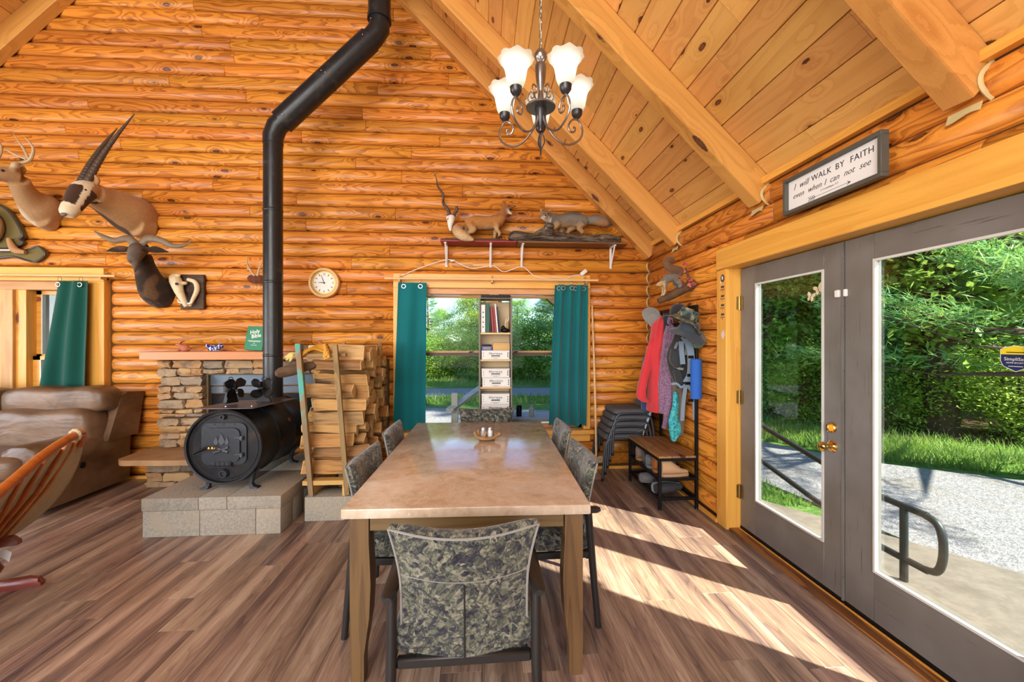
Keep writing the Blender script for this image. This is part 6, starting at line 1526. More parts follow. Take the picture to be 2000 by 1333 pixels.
for i in range(14):
    x, y, z = (1.80+lv.uniform(-.05, .06), 3.56+lv.uniform(-.07, .03), lv.choice((2.12, 2.0))+lv.uniform(-.05, .05))
    P = [(0, 0), (.012, .006), (.02, .022), (.012, .02), (.008, .038), (0, .045), (-.008, .038), (-.012, .02), (-.02, .022), (-.012, .006)]
    o = MB().prism(P, 0, .0012).build('leaf', M_['autumn'], sq, ang=0); o.matrix_local = T(x-1.86, y-3.6, z-1.93) @ Euler((lv.uniform(0, 6), lv.uniform(0, 6), lv.uniform(0, 6))).to_matrix().to_4x4()
# ================================================================== CURTAINS, BOOKSHELF
def cloth(name, a, b):
    s = NT(name); p = s.obj(); n = s.noise(p, 300, 2); v = s.noise(p, 2.5, 2)
    c = s.mix(v, a, b); d = s.n('ShaderNodeBsdfPrincipled'); s.l(c, d.inputs['Base Color']); d.inputs['Roughness'].default_value = 0.8; d.inputs['Sheen Weight'].default_value = 0.25; d.inputs['Specular IOR Level'].default_value = 0.2
    s.l(s.bump(n, 0.15, 0.002), d.inputs['Normal'])
    t = s.n('ShaderNodeBsdfTranslucent'); s.l(c, t.inputs[0]); m = s.n('ShaderNodeMixShader'); m.inputs[0].default_value = 0.18
    s.l(d.outputs[0], m.inputs[1]); s.l(t.outputs[0], m.inputs[2]); s.l(m.outputs[0], s.out.inputs[0]); return s.mat
M_['teal'] = cloth('teal_curtain', (0.004, 0.150, 0.165), (0.008, 0.23, 0.26)); M_['greenc'] = cloth('green_curtain', (0.004, 0.075, 0.055), (0.008, 0.11, 0.085))
def curtain(name, label, y, zt, zb, tl, tr, bl, br, folds, amp, mat, rings, ph=0.0):
    t = thing(name, label, 'curtain', ((bl+br)/2, y, zb), group='eyelet curtains'); cx = (bl+br)/2
    def fn(u, v):
        x = (tl+(tr-tl)*u)*(1-v) + (bl+(br-bl)*u)*v - cx
        d = amp*(0.55+0.6*v)*math.sin(2*PI*folds*u+ph+0.5*math.sin(3*v)) + 0.006*math.sin(7*u+5*v)
        return (x, d, (zt-zb)*(1-v)+0.006*math.sin(9*u)*v)
    c = MB().grid(fn, 48, 24, thick=0.003).build('cloth', mat, t, ang=80)
    for u in rings:
        p = fn(u, 0.018); r_ = 0.021
        MB().tube([(p[0]+r_*math.cos(a), p[1]-0.014, p[2]-0.012+r_*math.sin(a)) for a in [2*PI*k/16 for k in range(17)]], 0.0045, 6).build('grommet', M_['steel'], t)
        MB().tube([(p[0]+0.002*math.cos(a), p[1]*0.2+0.0+0.018*math.cos(a), zt-zb+0.018+0.026*math.sin(a)) for a in [2*PI*k/14 for k in range(15)]], 0.0025, 5).build('hook_ring', M_['steel'], t)
    return t
CY = 4.515
curtain('curtain', 'teal eyelet curtain at the left side of the back window, beside the firewood', CY, 2.095, 0.50, -0.935, -0.625, -0.99, -0.635, 1.6, 0.022, M_['teal'], (0.2, 0.78), 0.6)
curtain('curtain', 'teal pleated curtain at the right side of the back window', CY, 2.085, 0.515, 0.785, 1.155, 0.715, 1.128, 3.6, 0.048, M_['teal'], (0.12, 0.24, 0.5, 0.62, 0.88), 0.2)
curtain('curtain', 'dark green curtain at the window behind the sofa', CY, 2.08, 0.60, -4.375, -4.08, -4.62, -4.09, 2.2, 0.030, M_['greenc'], (0.08, 0.76), 2.4)
def rod(label, x0, x1, z, brs):
    t = thing('curtain_rod', label, 'curtain rod', (x0, CY-0.01, z), group='wooden curtain rods')
    o = MB().tube([(0, 0, 0), (x1-x0, 0, 0)], 0.0125, 12).build('dowel', M_['rod'], t)
    for x in brs:
        m = MB(); m.box(x-x0-0.010, x-x0+0.010, -0.014, 0.076, -0.036, -0.0135); m.box(x-x0-0.010, x-x0+0.010, 0.06, 0.076, -0.036, 0.05); m.tube([(x-x0, 0.006, -0.02), (x-x0, 0.066, 0.045)], 0.008, 6); m.build('rod_bracket', M_['sash'], t, ang=0)
rod('long pale wooden curtain rod above the back window', -1.075, 1.27, 2.138, (-0.92, 0.085, 1.135))
rod('pale wooden curtain rod above the window behind the sofa', -6.0, -3.81, 2.135, (-3.95, -5.6))
# walking stick leaning in the corner
st = MB().tube(spline([(1.235, 4.45, 0.005), (1.232, 4.50, 0.9), (1.222, 4.585, 1.86)], 8), [0.012]*9+[0.011]*8, 8)
for z in (0.30, 0.62, 0.98, 1.30, 1.60): st.lathe([(0.012, -0.006), (0.0145, 0), (0.012, 0.006)], 8, T(1.235-0.007*z, 4.45+0.072*z*0.9, z), cap=False)
tag(st.build('walking_stick', M_['rod']), 'long pale walking stick leaning on the log wall right of the window', 'stick')
# ---- tower bookshelf before the window
M_['shelfside'] = plain('grey_olive_laminate', (0.19, 0.175, 0.14), 0.5, 0, 0.12); M_['birch'] = wood('birch_edge', (0.74, 0.55, 0.30), (0.62, 0.42, 0.20), None, rough=0.45, rings=4, line=0.3, vary=0.05)
bs = thing('tower_bookshelf', 'tall narrow open bookshelf standing before the back window', 'bookshelf', (0.115, 4.20, 0))
for sx in (-1, 1): MB().cbox(sx*0.163-0.009, sx*0.163+0.009, 0, 0.24, 0, 1.90, 0.002).build('side_panel', M_['shelfside'], bs)
SHZ = [0.05, 0.435, 0.715, 0.99, 1.272, 1.548]
for z in SHZ: MB().cbox(-0.154, 0.154, 0.004, 0.24, z-0.018, z, 0.002).build('shelf_board', M_['birch'], bs)
MB().cbox(-0.154, 0.154, 0.233, 0.238, 0.03, 1.88, 0.001).build('back_panel', M_['birch'], bs)
MB().cbox(-0.172, 0.172, 0, 0.24, 1.895, 1.905, 0.002).build('top_board', M_['shelfside'], bs)
cv = MB(); cv.cbox(-0.15, 0.15, -0.006, 0.012, 1.905, 1.935, 0.003)
for i in range(9): cv.tube([(-0.135+0.034*i, -0.008, 1.913), (-0.125+0.034*i, -0.010, 1.928), (-0.112+0.034*i, -0.008, 1.913)], 0.004, 5)
cv.build('carved_crest', M_['black_metal'], bs)
def book(name, label, x0, x1, zb, h, d, mat, lean=0, cat='book'):
    w_ = x1-x0; t = thing(name, label, cat, (0.115+x0+w_/2, 4.215, zb+0.0018), (0, R(lean), 0), 'books in the tower bookshelf')
    MB().cbox(-w_/2, w_/2, 0, d, 0, h, 0.0015).build('cover', mat, t); MB().box(-w_/2+0.002, w_/2-0.002, 0.004, d+0.001, 0.003, h+0.0005).build('pages', M_['ivory'], t, ang=0); return t
zz = SHZ[5]
bkc = lambda n, c: plain(n, c, 0.5)
b_ = book('binder', 'white ring binder at the left of the top shelf', -0.148, -0.106, zz, 0.285, 0.2, M_['white'], 0, 'binder')
for k in range(4): MB().box(-0.006, 0.006, -0.0012, 0, 0.05+0.05*k, 0.062+0.05*k).build('spine_mark', M_['ink'], b_, ang=0)
book('binder', 'dark green ring binder on the top shelf', -0.102, -0.062, zz, 0.300, 0.2, bkc('green_binder', (0.006, 0.09, 0.055)), 0, 'binder')
book('magazine', 'thin black magazine beside the green binder', -0.054, -0.044, zz, 0.27, 0.19, bkc('black_cover', (0.02, 0.02, 0.022)), -3, 'magazine')
book('book', 'book with a red and black spine, left of two leaning on the top shelf', -0.036, -0.014, zz, 0.262, 0.19, bkc('red_spine', (0.30, 0.025, 0.025)), -4)
book('book', 'book with a red and black spine, right of two leaning on the top shelf', -0.010, 0.010, zz, 0.262, 0.19, bkc('red_spine_b', (0.26, 0.02, 0.03)), -4.5)
book('magazine', 'white magazine leaning among the books', 0.014, 0.030, zz, 0.295, 0.19, M_['ivory'], -5, 'magazine')
book('magazine', 'thin dark blue magazine leaning at the end of the books', 0.040, 0.050, zz, 0.27, 0.19, bkc('navy_cover', (0.02, 0.03, 0.08)), -6, 'magazine')
fg2 = thing('feathered_figurine', 'small dark and gold feathered figurine at the right of the top shelf', 'figurine', (0.215, 4.26, zz))
m = MB(); m.ell((0, 0, 0.025), (0.045, 0.035, 0.026)); m.ell((-0.02, -0.01, 0.05), (0.02, 0.02, 0.025)); m.build('body', M_['black_metal'], fg2)
m = MB(); m.ell((0.025, 0.0, 0.075), (0.018, 0.02, 0.05)); m.build('gold_bundle', plain('dull_gold', (0.42, 0.27, 0.07), 0.5), fg2)
for k in range(4): MB().tube(spline([(0.0, 0, 0.06), (-0.005+0.008*k, -0.01, 0.11), (0.0+0.014*k, -0.015, 0.145+0.004*k)], 4), [0.004]*8+[0.001], 6, flat=0.4).build('feather', M_['ivory'] if k % 2 else M_['gilt'], fg2)
def carton(label, x0, z, h, wd=0.285):
    t = thing('paper_carton', label, 'carton', (0.115+x0, 4.208, z+0.0005), group='white cartons in the tower bookshelf')
    MB().cbox(0, wd, 0, 0.215, 0, h, 0.002).build('body', M_['white'], t)
    lid = MB().cbox(-0.003, wd+0.003, -0.004, 0.219, h*0.93, h+0.004, 0.002).build('lid', M_['white'], t)
    F = lambda x, zq: T(x, -0.0045, zq) @ RX(90)
    lettering('carton_print', 'Horizon', 0.036, M_['ink'], t, F(wd*0.5, h*0.68), spacing=1.15)
    MB().cbox(wd*0.34, wd*0.66, -0.0012, 0.001, h*0.36, h*0.47, 0.0005).build('print_bar', M_['ink'], t); MB().box(wd*0.33, wd*0.67, -0.0008, 0.001, h*0.19, h*0.23).build('print_line', M_['tarp'], t, ang=0); MB().box(wd*0.42, wd*0.58, -0.0008, 0.001, h*0.10, h*0.14).build('print_line', M_['tarp'], t, ang=0)
    for zq in (0.30, 0.52, 0.74):
        MB().box(wd*0.05, wd*0.075, -0.0008, 0.001, h*zq-.003, h*zq+.003).build('print_mark', M_['ink'], t, ang=0); MB().lathe([(0.006, 0), (0.006, 0.001), (0, 0.001)], 10, F(wd*0.94, h*zq)).build('print_mark', M_['ink'], t)
    return t
carton('white paper carton under the blue tin, second shelf', -0.142, SHZ[4], 0.088)
carton('white paper carton on top of the third shelf stack', -0.142, SHZ[3]+0.096, 0.088); carton('white paper carton at the bottom of the third shelf stack', -0.135, SHZ[3], 0.090)
carton('white paper carton on top of the fourth shelf stack', -0.142, SHZ[2]+0.095, 0.105); carton('white paper carton at the bottom of the fourth shelf stack', -0.144, SHZ[2], 0.090)
zt = SHZ[4]+0.093
t = thing('blue_tin', 'small blue tin with a dark lid on the white carton', 'tin', (0.026, 4.215, zt)); MB().cbox(-0.052, 0.052, 0, 0.12, 0, 0.044, 0.003).build('body', plain('blue_tin_paint', (0.03, 0.09, 0.42), 0.35), t); MB().cbox(-0.050, 0.050, 0.002, 0.118, 0.044, 0.060, 0.006, 2).build('lid', M_['black_metal'], t); MB().box(-0.035, 0.035, -0.001, 0.001, 0.012, 0.034).build('tin_label', M_['gilt'], t, ang=0)
t = thing('tan_box', 'tan cardboard box beside the blue tin on the white carton', 'box', (0.175, 4.215, zt)); MB().cbox(-0.088, 0.088, 0, 0.14, 0, 0.076, 0.006, 2).build('body', plain('tan_card', (0.66, 0.42, 0.17), 0.7), t); MB().box(-0.086, 0.086, -0.0008, 0.139, 0.058, 0.0605).build('lid_seam', M_['gilt'], t, ang=0)
# outlet plate low on the back wall
def outlet(label, x, z):
    t = thing('outlet', label, 'outlet', (x, WB-0.055, z)); MB().cbox(-0.058, 0.058, -0.012, 0.012, -0.036, 0.036, 0.004).build('plate', plain('cream_plastic', (0.66, 0.56, 0.34), 0.5), t)
    for sx in (-0.022, 0.022): MB().cbox(sx-0.014, sx+0.014, -0.015, -0.011, -0.016, 0.016, 0.004, 2).build('socket', plain('cream_socket', (0.58, 0.48, 0.28), 0.5) if sx < 0 else bpy.data.materials['cream_socket'], t); MB().box(sx-0.006, sx-0.003, -0.0158, -0.0148, -0.008, 0.008).build('slot', M_['ink'], t, ang=0)
outlet('cream outlet plate low on the back wall by the stacked chairs', 1.345, 0.105)
# ================================================================== CORNER: STACKED CHAIRS, HALL TREE, CLOTHES, SHOES
M_['grey_tube'] = plain('dark_grey_tube', (0.085, 0.10, 0.12), 0.32, 0.6, 0.2); M_['greyfab'] = plain('charcoal_fabric', (0.095, 0.098, 0.105), 0.9, 0, 0.3, 120, 0.4, 300)
def stack_chair():
    t = empty('stacking_chair')
    s_ = MB(); s_.loft([[(x*k, y*k+0.0, z) for x, y in rrect(0.40, 0.42, 0.06, 4)] for k, z in ((0.94, 0.425), (1.0, 0.432), (1.0, 0.458), (0.96, 0.474), (0.80, 0.480))]); s_.build('seat', M_['greyfab'], t, ang=60)
    b = MB()
    def fn(u, v): return (-0.185+0.37*u, -0.225-0.05*v-0.02*math.sin(PI*u), 0.60+0.20*v-0.02*(2*u-1)**2*v)
    b.grid(fn, 10, 5, thick=0.022); b.build('backrest', M_['greyfab'], t, ang=60)
    for sx in (-1, 1):
        P = spline([(sx*0.205, 0.235, 0.0), (sx*0.20, 0.215, 0.30), (sx*0.20, 0.185, 0.405), (sx*0.20, 0.12, 0.435), (sx*0.20, -0.06, 0.435), (sx*0.20, -0.15, 0.41), (sx*0.20, -0.195, 0.33), (sx*0.205, -0.235, 0.0)], 4)
        MB().tube(P, 0.0115, 10).build('side_frame', M_['grey_tube'], t)
        MB().tube([(sx*0.195, -0.10, 0.43), (sx*0.195, -0.20, 0.47), (sx*0.19, -0.245, 0.62), (sx*0.185, -0.275, 0.79)], 0.011, 8).build('back_post', M_['grey_tube'], t)
        for y in (0.235, -0.235): MB().lathe([(0.014, 0), (0.013, 0.03)], 10, T(sx*0.205, y, 0)).build('foot_cap', M_['black_metal'], t)
    return t
pc_ = stack_chair(); order = ('bottom', 'second from the bottom', 'middle', 'second from the top', 'top')
for i in range(5):
    c = pc_ if i == 0 else copy_tree(pc_)
    c.location = (1.465+0.026*i, 4.403, 0.066*i); c.rotation_euler = (0, 0, R(90)); tag(c, 'grey padded stacking chair, %s of the stack in the corner' % order[i], 'chair', 'stacked chairs in the corner')
# ---- hall tree bench
M_['rustic'] = wood('rustic_brown_board', (0.42, 0.22, 0.085), (0.13, 0.06, 0.025), (0.04, 0.02, 0.01), rough=0.4, rings=6, stretch=(0.9, 5, 5), knots=(1.6, 4, 4), line=0.5, vary=0.2)
ht = thing('hall_tree', 'black metal hall tree with a rustic wooden bench seat and coat rail', 'hall tree', (1.68, 3.84, 0))
def hv(x, y, z): return (x-1.68, y-3.84, z)
def sq(name, a, b, r_=0.0125):
    A, B = Vector(hv(*a)), Vector(hv(*b)); m = MB()
    lo = [min(p, q)-r_ for p, q in zip(A, B)]; hi = [max(p, q)+r_ for p, q in zip(A, B)]
    for k in range(3):
        if abs(A[k]-B[k]) > 0.01: lo[k] += r_; hi[k] -= r_
    m.cbox(lo[0], hi[0], lo[1], hi[1], lo[2], hi[2], 0.002); return m.build(name, M_['black_metal'], ht)
X0, X1, Y0, Y1 = 1.515, 1.845, 3.455, 4.175
for x, y, z in ((X0, Y0, 0.445), (X0, Y1, 0.445), (X1, Y0, 1.78), (X1, Y1, 1.78)):
    sq('post', (x, y, 0.012), (x, y, z)); MB().lathe([(0.016, 0), (0.014, 0.012)], 10, T(*hv(x, y, 0))).build('foot', M_['black_metal'], ht)
for z in (0.435, 0.265, 0.095):
    sq('side_bar', (X0+.012, Y0, z), (X1-.012, Y0, z)); sq('side_bar', (X0+.012, Y1, z), (X1-.012, Y1, z)); sq('long_bar', (X0, Y0+.012, z), (X0, Y1-.012, z)); sq('long_bar', (X1, Y0+.012, z), (X1, Y1-.012, z))
for z in (0.268, 0.098):
    m = MB()
    for k in range(9): m.tube([hv(X0+0.03+k*0.033, Y0, z), hv(X0+0.03+k*0.033, Y1, z)], 0.0025, 5)
    m.build('wire_shelf', M_['black_metal'], ht)
for z in (1.765, 1.62): sq('coat_rail', (X1, Y0+.012, z), (X1, Y1-.012, z), 0.014)
for k in range(6):
    y = 3.52+0.12*k; MB().tube(spline([hv(1.832, y, 1.63), hv(1.79, y, 1.615), hv(1.765, y, 1.635), hv(1.762, y, 1.665)], 4), 0.006, 7).build('hook', M_['black_metal'], ht)
for k in range(3):
    x0 = X0-0.012+k*0.1185; o = MB().cbox(0, Y1-Y0+0.024, 0, 0.1165, 0.448, 0.466, 0.002).build('seat_board', M_['rustic'], ht); o.matrix_local = T(*hv(x0+0.1165, Y0-0.012, 0)) @ RZ(90)
# ---- hanging clothes
def drape(name, rows, y, hd, mat, parent=None, ph=0.0, fold=0.10, nf=5, n=28, k=3, ydr=0.0, close=True, off=(0, 0, 0)):
    """rows: (z, centre x, half width); garment hanging with soft folds"""
    R_ = spline(rows, k); rings = []
    for i, (z, cx, hw) in enumerate(R_):
        u = i/(len(R_)-1); rings.append([(cx+hw*math.cos(a)*(1+fold*math.sin(nf*a+ph+u*2)) - off[0], y+ydr*u+hd*(0.45+0.55*math.sin(PI*min(1, u*1.5+.12)/2))*math.sin(a)*(1+fold*1.6*math.sin(nf*a+ph+1.3+u*2)) - off[1], z - off[2]) for a in [2*PI*j/n for j in range(n)]])
    mb = MB(); mb.loft([r[::-1] for r in rings][::-1] if True else rings); return mb.build(name, mat, parent, ang=80)
def fabric(name, c, var=0.2, scale=10, bump=0.5): return plain(name, c, 0.9, 0, var, scale, bump, 24, sheen=0.3)
M_['redfleece'] = fabric('red_fleece', (0.66, 0.035, 0.045), 0.15)
rj = thing('red_jacket', 'red fleece hooded jacket hanging at the far end of the hall tree', 'jacket', (1.73, 4.05, 0.75)); O = (1.73, 4.05, 0.75)
drape('body', [(1.70, 1.800, 0.030), (1.655, 1.776, 0.052), (1.607, 1.762, 0.062), (1.444, 1.744, 0.066), (1.35, 1.722, 0.077), (1.256, 1.722, 0.066), (1.093, 1.724, 0.060), (0.917, 1.718, 0.058), (0.752, 1.713, 0.057)], 4.05, 0.13, M_['redfleece'], rj, 0.4, 0.05, 4, off=O)
drape('sleeve', [(1.48, 1.690, 0.030), (1.397, 1.676, 0.036), (1.304, 1.652, 0.040), (1.187, 1.624, 0.044), (1.071, 1.592, 0.042), (0.954, 1.571, 0.045), (0.895, 1.572, 0.048), (0.865, 1.60, 0.042), (0.85, 1.612, 0.03)], 4.02, 0.055, M_['redfleece'], rj, 1.0, 0.06, 3, off=O)
m = MB()
chain(m, [(1.795-O[0], 4.02-O[1], 1.70-O[2]), (1.755-O[0], 3.99-O[1], 1.62-O[2]), (1.74-O[0], 3.985-O[1], 1.50-O[2]), (1.745-O[0], 3.98-O[1], 1.40-O[2])], [0.03, 0.052, 0.050, 0.02], 12, 0.6); m.build('hood', M_['redfleece'], rj)
tag(drape('blue_trousers', [(1.30, 1.685, 0.03), (1.10, 1.66, 0.032), (1.015, 1.662, 0.030), (0.909, 1.660, 0.024), (0.742, 1.660, 0.022)], 4.17, 0.05, fabric('denim_blue', (0.02, 0.06, 0.20)), None, 2, 0.08), 'dark blue garment hanging behind the red jacket', 'garment')
tag(drape('dark_vest', [(1.74, 1.81, 0.032), (1.66, 1.806, 0.036), (1.50, 1.79, 0.034), (1.20, 1.78, 0.04), (1.0, 1.775, 0.035)], 3.965, 0.05, fabric('navy_vest', (0.018, 0.028, 0.048)), None, 1, 0.08), 'navy vest squeezed between the red jacket and the purple cardigan', 'garment')
def heather():
    s = NT('purple_heather_knit'); p = s.obj(); n = s.noise(s.sc(p, 1, 1, 0.6), 150, 3, 0.8); c = s.mix(s.mr(n, 0.4, 0.62), (0.12, 0.055, 0.12), (0.42, 0.25, 0.38)); return s.bsdf(c, 0.95, bump=s.bump(n, 0.4, 0.004), sheen=0.3)
M_['heather'] = heather()
pcg = thing('purple_cardigan', 'purple heather knit cardigan hanging in long folds', 'cardigan', (1.77, 3.88, 0.62)); O = (1.77, 3.88, 0.62)
drape('body', [(1.70, 1.82, 0.016), (1.615, 1.822, 0.034), (1.524, 1.806, 0.044), (1.388, 1.788, 0.046), (1.218, 1.764, 0.047), (1.026, 1.75, 0.050), (0.878, 1.75, 0.046), (0.756, 1.75, 0.044)], 3.905, 0.055, M_['heather'], pcg, 0.2, 0.16, 5, off=O)
drape('front_panel', [(1.60, 1.83, 0.014), (1.445, 1.80, 0.034), (1.22, 1.778, 0.046), (1.05, 1.786, 0.056), (0.90, 1.79, 0.054), (0.772, 1.765, 0.038), (0.66, 1.735, 0.018), (0.62, 1.722, 0.008)], 3.835, 0.036, M_['heather'], pcg, 2.2, 0.18, 5, off=O)
tag(drape('grey_coat', [(1.45, 1.81, 0.04), (1.20, 1.82, 0.052), (0.96, 1.825, 0.056), (0.80, 1.83, 0.046), (0.585, 1.825, 0.034)], 3.735, 0.05, fabric('brown_grey_wool', (0.16, 0.12, 0.085)), None, 0.7, 0.12), 'brown grey coat hanging behind the backpack', 'coat')
def paisley():
    s = NT('turquoise_print'); p = s.obj(); v = s.voro(p, 42); c = s.mix(s.mr(v, 0.22, 0.3), (0.01, 0.10, 0.22), (0.03, 0.42, 0.50)); c = s.mix(s.mr(v, 0.5, 0.6), c, (0.10, 0.55, 0.56)); return s.bsdf(c, 0.7)
M_['paisley'] = paisley()
tag(drape('turquoise_scarf', [(0.99, 1.775, 0.018), (0.93, 1.778, 0.026), (0.851, 1.775, 0.030), (0.742, 1.756, 0.044), (0.666, 1.768, 0.060), (0.61, 1.770, 0.056), (0.56, 1.757, 0.034), (0.535, 1.755, 0.02)], 3.70, 0.03, M_['paisley'], None, 0, 0.08, 3), 'turquoise printed scarf dangling below the purple cardigan', 'scarf')
# backpack with pale blue straps
M_['packgrey'] = fabric('grey_pack_nylon', (0.026, 0.029, 0.033), 0.4, 6); M_['strap'] = fabric('blue_grey_webbing', (0.185, 0.255, 0.33), 0.12)
bp = thing('backpack', 'grey backpack with blue grey padded straps hanging on the hall tree', 'backpack', (1.80, 3.62, 1.20)); O = (1.80, 3.62, 1.20)
drape('pack_body', [(1.53, 1.80, 0.05), (1.479, 1.80, 0.066), (1.414, 1.788, 0.085), (1.318, 1.775, 0.095), (1.211, 1.78, 0.082), (1.125, 1.79, 0.062), (1.06, 1.80, 0.035)], 3.66, 0.10, M_['packgrey'], bp, 0.5, 0.07, 6, off=O)
def webbing(name, pts, wd, th, mat=None):
    P = spline(pts, 5); m = MB(); rings = []
    for i, p in enumerate(P):
        t_ = Vector(P[min(i+1, len(P)-1)])-Vector(P[max(i-1, 0)]); s_ = t_.cross(Vector((0.25, 1, 0))).normalized()*wd; nrm = t_.cross(s_).normalized()*th; q = Vector(p)-Vector(O)
        rings.append([q-s_-nrm, q+s_-nrm, q+s_+nrm, q-s_+nrm])
    m.loft(rings); return m.build(name, mat or M_['strap'], bp, ang=50)
webbing('shoulder_strap', [(1.785, 3.52, 1.485), (1.800, 3.48, 1.40), (1.805, 3.47, 1.28), (1.800, 3.475, 1.17), (1.765, 3.485, 1.095)], 0.028, 0.009)
webbing('shoulder_strap', [(1.745, 3.53, 1.46), (1.735, 3.50, 1.36), (1.74, 3.49, 1.26)], 0.020, 0.008)
webbing('strap_tail', [(1.765, 3.485, 1.085), (1.745, 3.48, 0.96), (1.735, 3.48, 0.86), (1.730, 3.48, 0.765)], 0.016, 0.002)
webbing('strap_tail', [(1.80, 3.48, 1.07), (1.825, 3.47, 0.99), (1.835, 3.47, 0.88), (1.838, 3.47, 0.775)], 0.015, 0.002)
webbing('waist_strap', [(1.64, 3.50, 1.085), (1.68, 3.48, 1.090), (1.72, 3.475, 1.06), (1.765, 3.48, 1.09)], 0.010, 0.003)
webbing('waist_strap', [(1.765, 3.475, 1.10), (1.80, 3.465, 1.035), (1.83, 3.46, 1.03)], 0.012, 0.003)
for x, z in ((1.80, 1.325), (1.79, 1.165), (1.768, 1.095), (1.795, 0.945)): MB().cbox(x-0.024-O[0], x+0.024-O[0], 3.455-O[1], 3.470-O[1], z-0.012-O[2], z+0.012-O[2], 0.003).build('buckle', M_['black_metal'], bp)
m = MB(); chain(m, [(1.70-O[0], 3.56-O[1], 1.39-O[2]), (1.695-O[0], 3.545-O[1], 1.30-O[2]), (1.72-O[0], 3.54-O[1], 1.23-O[2])], [0.035, 0.05, 0.03], 12); m.build('side_pocket', M_['packgrey'], bp)
M_['palepack'] = fabric('pale_grey_nylon', (0.22, 0.225, 0.23), 0.2)
for P_ in ([(1.735, 3.575, 1.45), (1.700, 3.55, 1.40), (1.690, 3.54, 1.33), (1.70, 3.53, 1.27)], [(1.76, 3.56, 1.42), (1.72, 3.535, 1.365), (1.705, 3.52, 1.30)], [(1.69, 3.55, 1.265), (1.71, 3.52, 1.225), (1.755, 3.515, 1.215)], [(1.76, 3.55, 1.50), (1.79, 3.53, 1.43), (1.785, 3.525, 1.34)]):
    webbing('pack_trim', P_, 0.010, 0.006, M_['palepack'])
webbing('side_panel', [(1.715, 3.56, 1.20), (1.735, 3.55, 1.12), (1.755, 3.56, 1.05)], 0.030, 0.012, M_['packgrey'])
# rolled blue foam mat
t = thing('foam_roll', 'rolled bright blue foam mat hanging beside the backpack', 'mat', (1.80, 3.375, 0.975)); m = MB(); P = []
sp = [(0.006+0.0062*a/ (2*PI)*2*1.0, a) for a in [k*PI/10 for k in range(65)]]
m.prism([(r_*math.cos(a), r_*math.sin(a)) for r_, a in sp] + [((r_-0.0085)*math.cos(a), (r_-0.0085)*math.sin(a)) for r_, a in sp[::-1] if r_ > 0.009], 0, 0.335) if False else m.lathe([(0.012, 0.0), (0.044, 0.0), (0.045, 0.006), (0.045, 0.329), (0.044, 0.335), (0.012, 0.335)], 24)
m.build('roll', plain('blue_foam', (0.02, 0.12, 0.50), 0.85, 0, 0.1), t); m = MB(); m.tube([(r_*math.cos(a)*1.0, r_*math.sin(a), 0.3365) for r_, a in [(0.012+0.0005*k, k*PI/8) for k in range(62)]], 0.0018, 5); m.build('roll_edge', plain('dark_blue_foam', (0.01, 0.07, 0.30), 0.85), t); MB().tube([(0, 0, 0.335), (0.02, 0.03, 0.45), (0.035, 0.06, 0.62)], 0.003, 5).build('hang_loop', M_['black_metal'], t)
# hats
def camo2():
    s = NT('woodland_camo'); p = s.obj(); n = s.noise(p, 16, 2, 0.5, 0.6)
    return s.bsdf(s.ramp(n, [(0.0, (0.03, 0.035, 0.03)), (0.40, (0.06, 0.12, 0.12)), (0.48, (0.16, 0.15, 0.09)), (0.54, (0.36, 0.30, 0.17)), (0.60, (0.09, 0.07, 0.04))], 'CONSTANT'), 0.85)
M_['camo2'] = camo2(); M_['bucketgrey'] = fabric('slate_cotton', (0.036, 0.050, 0.066), 0.15)
def bucket_hat(name, label, loc_, rot, mat, crown, bw):
    t = thing(name, label, 'hat', loc_, rot, 'hats on the hall tree')
    MB().lathe([(0.088, 0), (0.083, crown*0.5), (0.076, crown*0.9), (0.062, crown), (0, crown+0.004)], 28).build('crown', mat, t)
    def fn(u, v):
        a = 2*PI*u; r_ = 0.088+bw*v; return (r_*math.cos(a), r_*math.sin(a), -0.55*bw*v+0.020*v*math.sin(2*a+.6)+0.008*v*math.sin(5*a))
    MB().grid(fn, 40, 5, thick=0.003).build('brim', mat, t, ang=80); MB().tube([(0.0885*math.cos(a), 0.0885*math.sin(a), 0.008) for a in [2*PI*k/28 for k in range(29)]], 0.004, 5).build('band', mat, t); return t
bucket_hat('bucket_hat', 'slate grey bucket hat under the camouflage hat', (1.745, 3.40, 1.555), (R(22), R(8), 0), M_['bucketgrey'], 0.08, 0.075)
bucket_hat('bucket_hat', 'camouflage bucket hat on top of the hall tree', (1.725, 3.40, 1.655), (R(28), R(12), R(40)), M_['camo2'], 0.09, 0.085)
def cap(name, label, loc_, rot, mat, sc=1):
    t = thing(name, label, 'cap', loc_, rot, 'caps on the hall tree'); t.scale = (sc,)*3
    MB().lathe([(0.085, 0), (0.084, 0.035), (0.070, 0.075), (0.040, 0.10), (0, 0.108)], 24).build('crown', mat, t)
    MB().grid(lambda u, v: ((0.083+0.075*v*math.sin(PI*u)**.6)*math.cos(PI*u)*(1 if v == 0 else 0.98), (0.083*math.sin(PI*u)+0.085*v*math.sin(PI*u)**.5), 0.004-0.03*v), 16, 4, thick=0.004).build('visor', mat, t, ang=80); MB().ell((0, 0, 0.108), (0.008, 0.008, 0.005)) .build('button', mat, t); return t
M_['capgrey'] = fabric('pale_grey_cotton', (0.27, 0.265, 0.25), 0.15)
cap('baseball_cap', 'pale grey baseball cap hanging at the far end of the hall tree', (1.755, 4.14, 1.665), (R(70), R(0), R(120)), M_['capgrey'], 0.95)
cap('baseball_cap', 'dark cap behind the camouflage hat', (1.78, 3.66, 1.715), (R(-20), R(10), R(200)), fabric('black_cotton', (0.02, 0.02, 0.025)), 0.9)
cap('baseball_cap', 'green cap with red front below the slate hat', (1.83, 3.43, 1.455), (R(95), 0, R(30)), fabric('moss_green', (0.07, 0.15, 0.09)), 0.62)
